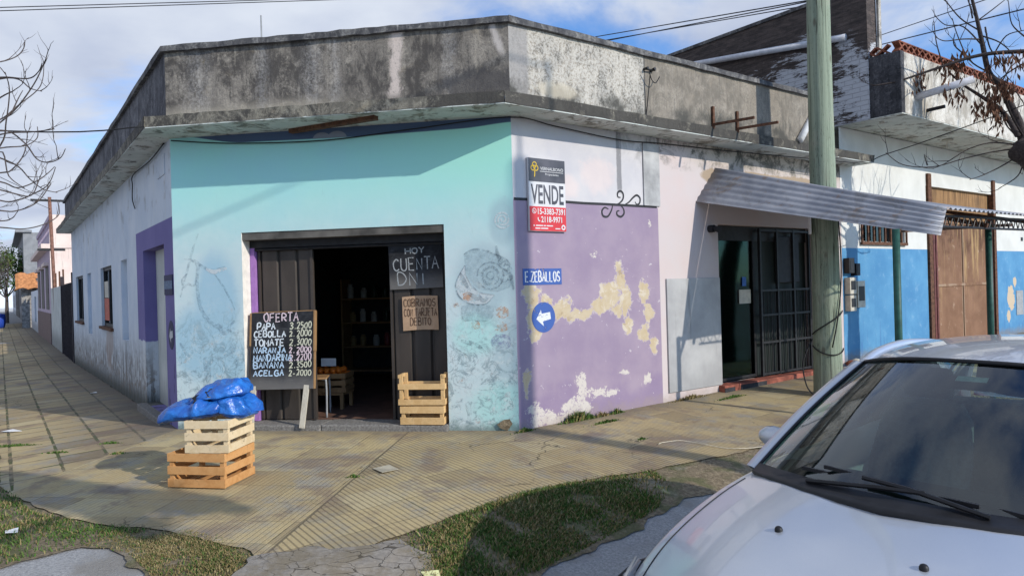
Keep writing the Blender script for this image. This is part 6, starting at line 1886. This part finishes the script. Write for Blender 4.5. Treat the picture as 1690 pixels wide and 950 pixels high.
# roof and rails
TOP = [((1.85, 1.43), (2.12, .505, 1.372)), ((2.15, 1.468), (2.35, .535, 1.405)), ((2.6, 1.490), (2.7, .548, 1.425)), ((3.1, 1.475), (3.1, .54, 1.405)), ((3.5, 1.425), (3.45, .51, 1.36)), ((3.66, 1.39), (3.62, .485, 1.325))]
def span(c, e, pw=2.4, ws=(-1, -.8, -.5, -.25, 0, .25, .5, .8, 1)):
    return [(c[0] + (e[0] - c[0]) * abs(w) ** 2, e[1] * w, c[1] + (e[2] - c[1]) * abs(w) ** pw) for w in ws]
rm_ = MB(); rm_.grid([span(c, e) for c, e in TOP]); weld_sub(rm_, 'roof', paint, 2)
wsb = ((1.13, .975), (1.355, .665, .945))
wsg = [span((wsb[0][0] + (1.855 - wsb[0][0]) * t, wsb[0][1] + (1.428 - wsb[0][1]) * t + .03 * math.sin(PI * t)), tuple(wsb[1][i] + ((2.11, .503, 1.370)[i] - wsb[1][i]) * t + (0, .012, .012)[i] * math.sin(PI * t) for i in range(3))) for t in (0, .2, .4, .6, .8, 1)]
wm = MB(); wm.grid(wsg); wso = weld_sub(wm, 'windscreen', cglass, 2)
# frit band, seals and A pillars
edge = {s: [Vector(r[-1 if s > 0 else 0]) for r in wsg] for s in (1, -1)}
fb = MB()
for s in (1, -1):
    fb.tube([p + Vector((.0, .004 * s, .004)) for p in smooth_line(edge[s], 4)], .007, 8)
fb.tube([Vector(p) + Vector((.005, 0, .006)) for p in smooth_line(wsg[-1], 3)], .009, 8)
fb.build('windscreen_seal', blackpl, car, smooth=True)
for s in (1, -1):
    q = smooth_line(edge[s], 4); n = len(q); rows = []
    for i, p in enumerate(q):
        t = i / (n - 1); w = .075 - .02 * t
        rows.append([p + Vector((.002, .010 * s, .002)), p + Vector((.004, .034 * s, .008)), p + Vector((.012, .060 * s, .008)), p + Vector((.055, .070 * s, -.012)), p + Vector((.08, .03 * s, -.04)), p + Vector((.02, .002 * s, -.03))])
    m_ = MB(); m_.grid([[tuple(x) for x in r] for r in rows], closed=True); m_.build('pillar', paint, car, smooth=True)
    # roof rail, side glass, other pillars
    rail = [Vector((e[0], e[1] * s, e[2])) for c, e in TOP]
    m_ = MB(); m_.tube([p + Vector((0, .006 * s, -.006)) for p in smooth_line(rail, 4)], .026, 10); m_.build('roof_rail', paint, car, smooth=True)
    m_ = MB(); rows = []
    for i in range(13):
        t = i / 12; ub = 1.43 + (3.58 - 1.43) * t; ut = 2.16 + (3.58 - 2.16) * t
        zb = .955 + .04 * t; k_ = min(int(t * 5), 4)
        tp = None
        for a, b in zip(rail[:-1], rail[1:]):
            if a.x <= ut <= b.x: tp = a.lerp(b, (ut - a.x) / (b.x - a.x))
        tp = tp or rail[-1]
        bt = Vector((ub, (.715 - .04 * max(0, t - .7) / .3) * s, zb))
        rows.append([tuple(bt.lerp(tp + Vector((0, 0, -.02)), q_) + Vector((0, .018 * math.sin(PI * q_) * s, 0))) for q_ in (0, .33, .66, 1)])
    m_.grid(rows); m_.build('side_window', cglass, car, smooth=True)
    m_ = MB()
    for i in (6, 7): m_.tube([Vector(p) + Vector((0, .004 * s, 0)) for p in rows[i]], .022, 8)
    m_.tube([Vector(r[0]) for r in rows], .014, 8); m_.build('window_trim', blackpl, car, smooth=True)
    m_ = MB(); m_.grid([[(3.62, .485 * s, 1.325), (3.58, .55 * s, 1.2), (3.60, .63 * s, 1.08), (3.62, .665 * s, .99)], [(3.66, .47 * s, 1.325), (3.74, .52 * s, 1.2), (3.82, .57 * s, 1.08), (3.86, .58 * s, .985)]]); m_.build('rear_pillar', paint, car, smooth=True, solid=.02)
    # mirror
    m_ = MB(); rows = []
    for i in range(7):
        th = PI * i / 6
        rows.append([(1.80 + .05 * math.cos(a) * math.sin(th) * (1.1 if math.cos(a) < 0 else .6), s * (.83 + .085 * math.cos(th)), 1.0 + .055 * math.sin(a) * math.sin(th)) for a in [2 * PI * j / 12 for j in range(12)]])
    m_.grid(rows, closed=True); m_.bar((1.78, s * .71, .945), (1.80, s * .79, .98), .06, .03)
    m_.build('mirror', paint, car, smooth=True)
    m_ = MB(); rows = [[(.44 + .0 * i, 0, 0)] for i in range(1)]
    hl = MB(); hl.grid([[(.20, .46 * s, .668), (.30, .575 * s, .672), (.42, .665 * s, .685), (.60, .735 * s, .725)], [(.135, .485 * s, .60), (.22, .605 * s, .60), (.36, .715 * s, .61), (.57, .765 * s, .66)], [(.125, .50 * s, .545), (.21, .62 * s, .54), (.34, .715 * s, .55), (.52, .775 * s, .62)]])
    hl.build('headlight', plain('headlight_lens', (.35, .37, .38), .12, .1, coat=1), car, smooth=True, solid=.03)
    rlm = MB(); rlm.grid([[(3.81, .66 * s, .94), (3.91, .48 * s, .94)], [(3.84, .735 * s, .78), (3.985, .50 * s, .78)]]); rlm.build('tail_light', plain('red_lens', (.35, .015, .015), .2), car, solid=.03)
    for u in WH:
        ty = MB(); R_ = Matrix.Translation((u, s * .735, .29)) @ Matrix.Rotation(math.radians(90 * s), 4, 'X')
        ty.lathe([(.19, -.085), (.25, -.095), (.285, -.085), (.295, -.05), (.295, .05), (.285, .085), (.25, .095), (.19, .085)], 32, R_)
        w_ = ty.build('wheel', rubber, car, smooth=True)
        rb = MB(); rb.lathe([(.0, -.06), (.04, -.055), (.05, -.07), (.15, -.055), (.185, -.08), (.195, -.07), (.19, .05)], 30, R_); rb.build('rim', rimm, w_, smooth=True)
    m_ = MB()
    for u in WH: m_.tube([(u + .35 * math.cos(a), s * .835, .29 + .35 * math.sin(a)) for a in [PI * i / 16 for i in range(17)]], .016, 6)
    m_.build('arch_trim', blackpl, car, smooth=True)
    m_ = MB()
    for u0, u1 in ((1.5, 2.45), (2.5, 3.3)):
        m_.tube([(u0, s * .862, .25), (u0 - .02, s * .866, .70), (u0 + .05, s * .775, .935)], .004, 4); m_.bar((u1 - .2, s * .868, .80), (u1 - .05, s * .868, .80), .02, .025)
    m_.build('door_trim', blackpl, car)
rg_ = MB(); rg_.grid([[(3.68, v, 1.36 - .05 * (v / .47) ** 2) for v in (-.46, -.23, 0, .23, .46)], [(3.93 - .08 * (v / .57) ** 2, v * 1.22, .99) for v in (-.46, -.23, 0, .23, .46)]]); rg_.build('rear_window', cglass, car, smooth=True)
# panel gaps: thin dark lines that follow the body surface
from mathutils.bvhtree import BVHTree
bvh = BVHTree.FromPolygons([v.co for v in body.data.vertices], [tuple(p.vertices) for p in body.data.polygons])
m_ = MB()
def on_body(u, v):
    h = bvh.ray_cast(Vector((u, v, 2)), Vector((0, 0, -1)))
    return h[0] + Vector((0, 0, .0005)) if h[0] else None
for s in (1, -1):
    q = [on_body(u, v * s) for u, v in ((.235, .44), (.33, .53), (.45, .60), (.60, .636), (.78, .654), (.95, .662), (1.12, .668), (1.26, .668))]
    q = [p for p in smooth_line([p for p in q if p], 5)]
    q = [on_body(p.x, p.y) or p for p in q]
    m_.tube(q, .0032, 5)
q = [on_body(u, v) for u, v in ((.235, -.44), (.165, -.3), (.135, -.15), (.13, 0), (.135, .15), (.165, .3), (.235, .44))]
m_.tube([on_body(p.x, p.y) or p for p in smooth_line([p for p in q if p], 4)], .0032, 5)
m_.build('panel_gap', blackpl, car)
# scuttle panel, wipers, washer jets, front grille and plate
sp_ = MB(); sp_.grid([[(p[0] - .085 * (1 - .45 * abs(p[1] / .665)) , p[1] * .985, p[2] - .010) for p in wsg[0]], [(p[0] - .04, p[1] * .99, p[2] - .004) for p in wsg[0]], [(p[0] + .03, p[1] * 1.0, p[2] + .016) for p in wsg[0]]])
sp_.build('scuttle', blackpl, car, smooth=True, solid=.02)
def ws_pt(t, v, off=.016):
    r = wsg[0]; rows_ = wsg
    f = t * 5; i = min(int(f), 4); fr = f - i
    def rowpt(r): 
        q = [Vector(p) for p in r]
        for a, b in zip(q[:-1], q[1:]):
            if a.y <= v <= b.y: return a.lerp(b, (v - a.y) / (b.y - a.y))
        return q[-1] if v > 0 else q[0]
    p = rowpt(rows_[i]).lerp(rowpt(rows_[i + 1]), fr)
    return p + Vector((-.55, 0, .83)) * off
for (v0, v1, t0, t1) in ((.30, -.30, .02, .035), (-.22, -.60, .06, .045), ):
    pass
wp = MB()
wp.tube([ws_pt(.005, .34, .025), ws_pt(.05, .05, .03), ws_pt(.065, -.10, .028)], .009, 6)
wp.bar(ws_pt(.075, .40, .016), ws_pt(.055, -.26, .016), .010, .014); wp.build('wiper', blackpl, car)
wp = MB(); wp.tube([ws_pt(.005, -.30, .025), ws_pt(.07, -.05, .03), ws_pt(.085, .12, .03)], .009, 6)
wp.bar(ws_pt(.11, .30, .016), ws_pt(.035, -.42, .016), .010, .014); wp.build('wiper', blackpl, car)
for s in (1, -1):
    m_ = MB(); z_ = on_body(.775, .236 * s).z + .004
    m_.lathe([(.014, -.006), (.014, .006), (.010, .013), (.004, .016), (0, .016)], 14, Matrix.Translation((.775, .236 * s, z_ - .004))); m_.build('washer_jet', blackpl, car, smooth=True)
m_ = MB(); m_.box(.0, .03, -.36, .36, .56, .63).box(-.02, .02, -.42, .42, .26, .38); m_.build('grille', blackpl, car)
MB().box(-.03, -.012, -.2, .2, .42, .53).build('number_plate', M['white'], car)
MB().box(-.02, 1.0, -.5, .5, .21, .24).build('underbody', blackpl, car)
# cabin
MB().box(1.2, 3.8, -.70, .70, .22, .30).box(1.15, 1.25, -.66, .66, .30, .84).build('cabin_floor', dashm, car)
m_ = MB(); m_.grid([[(1.22, v, .93 - .03 * abs(v / .64) ** 2), (1.45, v, .945), (1.66, v, .93), (1.75, v, .86), (1.72, v, .62)] if True else None for v in (-.66, -.4, 0, .4, .66)]); m_.build('dashboard', dashm, car, smooth=True, solid=.02)
for s in (1, -1):
    st = MB(); rows = []
    MBs = MB()
    bk_ = [(2.28, .62, .24), (2.40, .85, .245), (2.50, 1.05, .22), (2.53, 1.14, .16)]
    for u, z, w in bk_: rows.append([(u - .05, s * .36 - w, z), (u - .09, s * .36 - w * .5, z), (u - .09, s * .36 + w * .5, z), (u - .05, s * .36 + w, z), (u + .07, s * .36 + w * .9, z), (u + .07, s * .36 - w * .9, z)])
    st.grid(rows, closed=True); st.add(rows[-1], [(0, 1, 2, 3, 4, 5)]); st.box(1.85, 2.35, s * .36 - .24, s * .36 + .24, .45, .62)
    so_ = st.build('seat', seatm, car, bevel=.03, seg=3, smooth=True)
    h_ = MB(); h_.box(2.49, 2.57, s * .36 - .12, s * .36 + .12, 1.16, 1.32); h_.build('headrest', seatm, so_, bevel=.035, seg=3, smooth=True)
MB().box(3.05, 3.25, -.6, .6, .45, 1.08).build('rear_seat', seatm, car, bevel=.05, seg=3)
sw = MB(); rows = []
for i in range(25):
    a = 2 * PI * i / 24; rows.append((1.80 + .06 * math.sin(a), -.36 + .185 * math.cos(a), .90 + .17 * math.sin(a)))
sw.tube(rows, .016, 8); sw.tube([(1.80, -.53, .9), (1.72, -.36, .88), (1.80, -.19, .9)], .022, 8); sw.build('steering_wheel', dashm, car, smooth=True)
MB().box(1.93, 1.96, -.12, .12, 1.30, 1.36).build('rear_view_mirror', dashm, car, bevel=.012)
# papers stuck inside the glass: pale green toll tag by the mirror, coloured stickers on the kerb side
def sticker(nm, t0, t1, v0, v1, col):
    MB().quad(ws_pt(t0, v0, -.006), ws_pt(t0, v1, -.006), ws_pt(t1, v1, -.006), ws_pt(t1, v0, -.006)).build(nm, plain(nm + '_paper', col, .6, .15, 40), car)
sticker('toll_tag', .84, .885, -.13, -.02, (.45, .62, .58))
for t0, t1, a_, col in ((.46, .58, .07, (.42, .55, .10)), (.60, .69, .06, (.07, .22, .34)), (.70, .79, .07, (.22, .14, .14)), (.80, .88, .06, (.04, .26, .22))):
    v_ = .655 - .15 * t0; sticker('inspection_sticker', t0, t1, v_ - a_ - .02, v_ - .015, col)

# ------------------------------------------------------------------ grass, weeds, litter
def inside(p, poly):
    x, y = p; c = False; n = len(poly)
    for i in range(n):
        (x1, y1), (x2, y2) = poly[i], poly[(i + 1) % n]
        if (y1 > y) != (y2 > y) and x < (x2 - x1) * (y - y1) / (y2 - y1) + x1: c = not c
    return c


def blades(name, n, sampler, h0, h1, mat, seed, width=.004):
    rg = random.Random(seed); V = []; F = []
    k = 0
    while k < n:
        s = sampler(rg)
        if s is None: continue
        x, y, hs_ = s
        z = H(x, y) - .012; a = rg.uniform(0, 2 * PI); h = rg.uniform(h0, h1) * hs_; w = width * rg.uniform(.7, 1.4)
        ln = rg.uniform(.2, 1.1) * h; b = rg.uniform(0, 2 * PI); dx_, dy_ = math.cos(b) * ln, math.sin(b) * ln; cx, cy = math.cos(a) * w, math.sin(a) * w
        i = len(V)
        V += [(x - cx, y - cy, z), (x + cx, y + cy, z), (x + dx_ * .4 + cx * .7, y + dy_ * .4 + cy * .7, z + h * .65), (x + dx_ * .4 - cx * .7, y + dy_ * .4 - cy * .7, z + h * .65), (x + dx_, y + dy_, z + h)]
        F += [(i, i + 1, i + 2, i + 3), (i + 3, i + 2, i + 4)]
        k += 1
    me = bpy.data.meshes.new(name); me.from_pydata(V, [], F); me.materials.append(mat)
    o = bpy.data.objects.new(name, me); COL.objects.link(o); tag(o, kind='stuff'); return o


def nz(x, y): return .5 + .25 * math.sin(x * 2.3 + 1.1 * math.sin(y * 3.1)) + .25 * math.sin(y * 2.7 + 1.3 * math.sin(x * 2.2 + 1))


lawnR = [(-.42, -3.05), (-.15, -2.66), (.27, -2.04), (.9, -1.47), (1.35, -1.2), (1.5, -1.55), (1.36, -2.02), (.86, -2.74), (.40, -3.36), (.2, -3.7), (-.05, -3.7), (-.12, -3.3)]
def sR_(rg):
    x, y = rg.uniform(-.45, 1.6), rg.uniform(-3.75, -1.1)
    return (x, y, .6 + .8 * nz(x * 2, y * 2)) if inside((x, y), lawnR) and rg.random() < 1.9 * nz(x * 1.7, y * 1.7) * nz(x * 4.3 + 1, y * 4.7) + .04 else None
lawnR2 = [(.6, -1.75)] + kR[4:11] + [(1.5, -1.7)]
def sR2(rg):
    s = rg.uniform(1.5, 9); o = rg.uniform(1.88, 2.62); p = rp(s, o, 0)
    return (p.x, p.y, .5 + .5 * nz(p.x * 3, p.y * 3)) if rg.random() < nz(p.x * 2, p.y * 2) * .9 else None
lawnL = [(-6.5, .0), (-4.35, -2.05), (-3.4, -2.72), (-2.6, -2.95), (-2.2, -3.02), (-2.45, -3.28), (-2.75, -3.6), (-3.7, -3.6), (-5.2, -2.6), (-7, -.6)]
def sL_(rg):
    x, y = rg.uniform(-7, -2.2), rg.uniform(-3.7, .1)
    return (x, y, .6 + .7 * nz(x * 2, y * 2)) if inside((x, y), lawnL) and rg.random() < 1.9 * nz(x * 1.5 + 3, y * 1.5) * nz(x * 4.1, y * 4.4) + .12 else None
lawnM = [(-2.5, -2.98), (-1.9, -3.0), (-1.3, -3.2), (-1.0, -3.42), (-1.1, -3.8), (-1.62, -3.72), (-2.05, -3.40), (-2.45, -3.3)]
def sM(rg):
    x, y = rg.uniform(-2.5, -.95), rg.uniform(-3.85, -2.95)
    return (x, y, .55 + .4 * nz(x * 3, y * 3)) if inside((x, y), lawnM) and rg.random() < 1.6 * nz(x * 2.5, y * 2.5) * nz(x * 5.3, y * 4.9) else None
def sC(rg):
    x, y = rg.uniform(-1.2, .05), rg.uniform(-3.9, -3.15)
    k = math.sin(x * 14 + 2 * math.sin(y * 11)) * math.sin(y * 17 + x * 5)
    return (x, y, .5) if inside((x, y), cp) and abs(k) < .16 else None
blades('grass', 23000, sR_, .010, .034, M['grass'], 1)
blades('grass', 17000, sL_, .012, .038, M['grass'], 3)
blades('grass', 3600, sM, .010, .028, M['grass'], 4, .0035)
blades('dry_grass', 7000, sR2, .014, .04, M['drygrass'], 2)
blades('dry_grass', 3500, lambda rg: sR_(rg) if rg.random() < .7 else None, .02, .045, M['drygrass'], 5)
blades('dry_grass', 6500, lambda rg: sM(rg), .010, .028, M['drygrass'], 6)
blades('dry_grass', 2500, lambda rg: sL_(rg), .02, .045, M['drygrass'], 7)
blades('dry_grass', 4200, sC, .010, .028, M['drygrass'], 8)


def weed(label, x, y, n, r, h, seed, mat=None, sq=(1, 0)):
    rg = random.Random(seed); m_ = MB(); e_z = H(x, y)
    for i in range(n):
        q = rg.gauss(0, r); t = rg.uniform(0, .04); px, py = q * sq[0] - t * sq[1] * -1, q * sq[1] - t * sq[0]
        a = rg.uniform(0, 2 * PI); hh = h * rg.uniform(.35, 1) * max(.2, 1 - abs(q) / (2.5 * r)); ln = hh * rg.uniform(.2, .9); w = rg.uniform(.003, .007)
        b = rg.uniform(0, 2 * PI); cx, cy = math.cos(b) * w, math.sin(b) * w; dx_, dy_ = math.cos(a) * ln, math.sin(a) * ln
        m_.add([(px - cx, py - cy, -.01), (px + cx, py + cy, -.01), (px + dx_ * .45 + cx, py + dy_ * .45 + cy, hh * .7), (px + dx_ * .45 - cx, py + dy_ * .45 - cy, hh * .7), (px + dx_, py + dy_, hh * .95)], [(0, 1, 2, 3), (3, 2, 4)])
    o = m_.build('weed_tuft', mat or M['grass'], fix=False); o.location = (x, y, e_z); tag(o, label, 'weed', 'weeds along the wall and pavement'); return o


rd_ = (RDIR.x, RDIR.y)
for lb, s_, o_, n, r, h, mt in (('tall green weeds at the foot of the flaking purple wall', .80, .05, 420, .13, .15, 'grass'), ('low dry weed between the purple and pink walls', 1.15, .05, 120, .07, .08, 'drygrass'), ('small green weed at the right end of the purple wall', 1.4, .05, 130, .05, .09, 'grass'),
                                ('green weed in a joint just off the purple wall', 1.0, .30, 160, .12, .045, 'grass'), ('low weeds at the foot of the grey cement panel', 2.75, .05, 220, .18, .07, 'drygrass'), ('weed patch in the paving before the shop door', 3.2, .35, 200, .16, .05, 'grass'),
                                ('dark weed at the very corner of the shop', .02, .05, 150, .06, .06, 'grass'), ('green weed in a paving joint in front of the purple wall', .75, 1.05, 40, .04, .035, 'grass')):
    p = rp(s_, o_, 0); weed(lb, p.x, p.y, n, r, h, int(s_ * 100 + o_ * 10), M[mt], rd_)
for lb, x, y, n, r in (('tiny green weed on the paving seam before the doorway', -1.19, -1.72, 60, .035), ('weed in a paving joint beside the long shadow', -3.95, -1.05, 70, .06), ('small weed in the left paving near the crates', -4.4, -.6, 80, .07), ('weed tuft by the edge of the left paving', -4.75, -.95, 80, .07), ('weed streak across the left paving at the verge', -5.6, -.55, 220, .22)):
    weed(lb, x, y, n, r, .035, int(abs(x) * 100), M['grass'], (1, .1))


def litter(nm, label, cat, pts, mat, t=.004):
    m_ = MB(); z = [H(p[0], p[1]) + .008 + (.01 if i % 2 else 0) for i, p in enumerate(pts)]
    m_.add([(p[0], p[1], zz) for p, zz in zip(pts, z)], [tuple(range(len(pts)))]); o = m_.build(nm, mat, solid=t); return tag(o, label, cat)


litter('paper_scrap', 'pale yellow scrap of paper on the broken pavement', 'paper', [(-.10, -3.40), (-.05, -3.46), (.03, -3.42), (.0, -3.36)], plain('yellow_paper', (.62, .62, .32), .8))
litter('paper_scrap', 'white crumpled paper at the left edge of the lawn', 'paper', [(-3.22, -3.14), (-3.16, -3.2), (-3.10, -3.16), (-3.15, -3.10)], M['white'])
litter('paper_scrap', 'long white paper lying in the grass far left of the crates', 'paper', [(-6.7, .28), (-6.5, .2), (-6.38, .27), (-6.6, .36)], M['white'])
litter('paper_scrap', 'tiny white scrap on the shaded left pavement', 'paper', [(-8.1, 3.45), (-8.03, 3.4), (-7.97, 3.46), (-8.04, 3.52)], M['white'])
litter('broken_tile', 'loose pale broken tile lying on the ribbed paving', 'tile', [(-1.10, -1.50), (-.98, -1.41), (-.86, -1.51), (-.96, -1.65)], plain('pale_tile', (.40, .36, .27), .9, .15), .004)
cd = MB(); q = [(1.45, -.42), (1.55, -.30), (1.75, -.28), (1.95, -.42), (2.2, -.50), (2.42, -.40), (2.52, -.46), (2.50, -.58)]
cd.tube([Vector((x, y, H(x, y) + .012 + .004 * math.sin(i))) for i, (x, y) in enumerate([(p.x, p.y) for p in smooth_line([(a, b, 0) for a, b in q], 5)])], .0035, 6)
o = cd.build('string', plain('pale_string', (.60, .54, .42), .9), smooth=True); tag(o, 'pale string lying on the pavement by the parked car', 'string')
rb_ = random.Random(31)
for i in range(16):
    p = rp(6.45 + rb_.uniform(-.25, .35), .14 + rb_.uniform(0, .28), 0); r = rb_.uniform(.04, .085)
    m_ = MB(); rows = []
    for a in range(6):
        th = PI * a / 5; rows.append([(r * math.sin(th) * math.cos(b) * rb_.uniform(.75, 1.2), r * math.sin(th) * math.sin(b) * rb_.uniform(.7, 1.1), r * .7 * math.cos(th)) for b in [2 * PI * j / 8 for j in range(8)]])
    m_.grid(rows, closed=True); o = m_.build('stone', M['boxgrey'] if i % 3 else M['redtile']); o.location = (p.x, p.y, H(p.x, p.y) + r * .4 + (.08 if i > 10 else 0))
    tag(o, 'chunk of rubble heaped at the foot of the wall behind the pole', 'rubble', 'rubble heap by the blue wall')
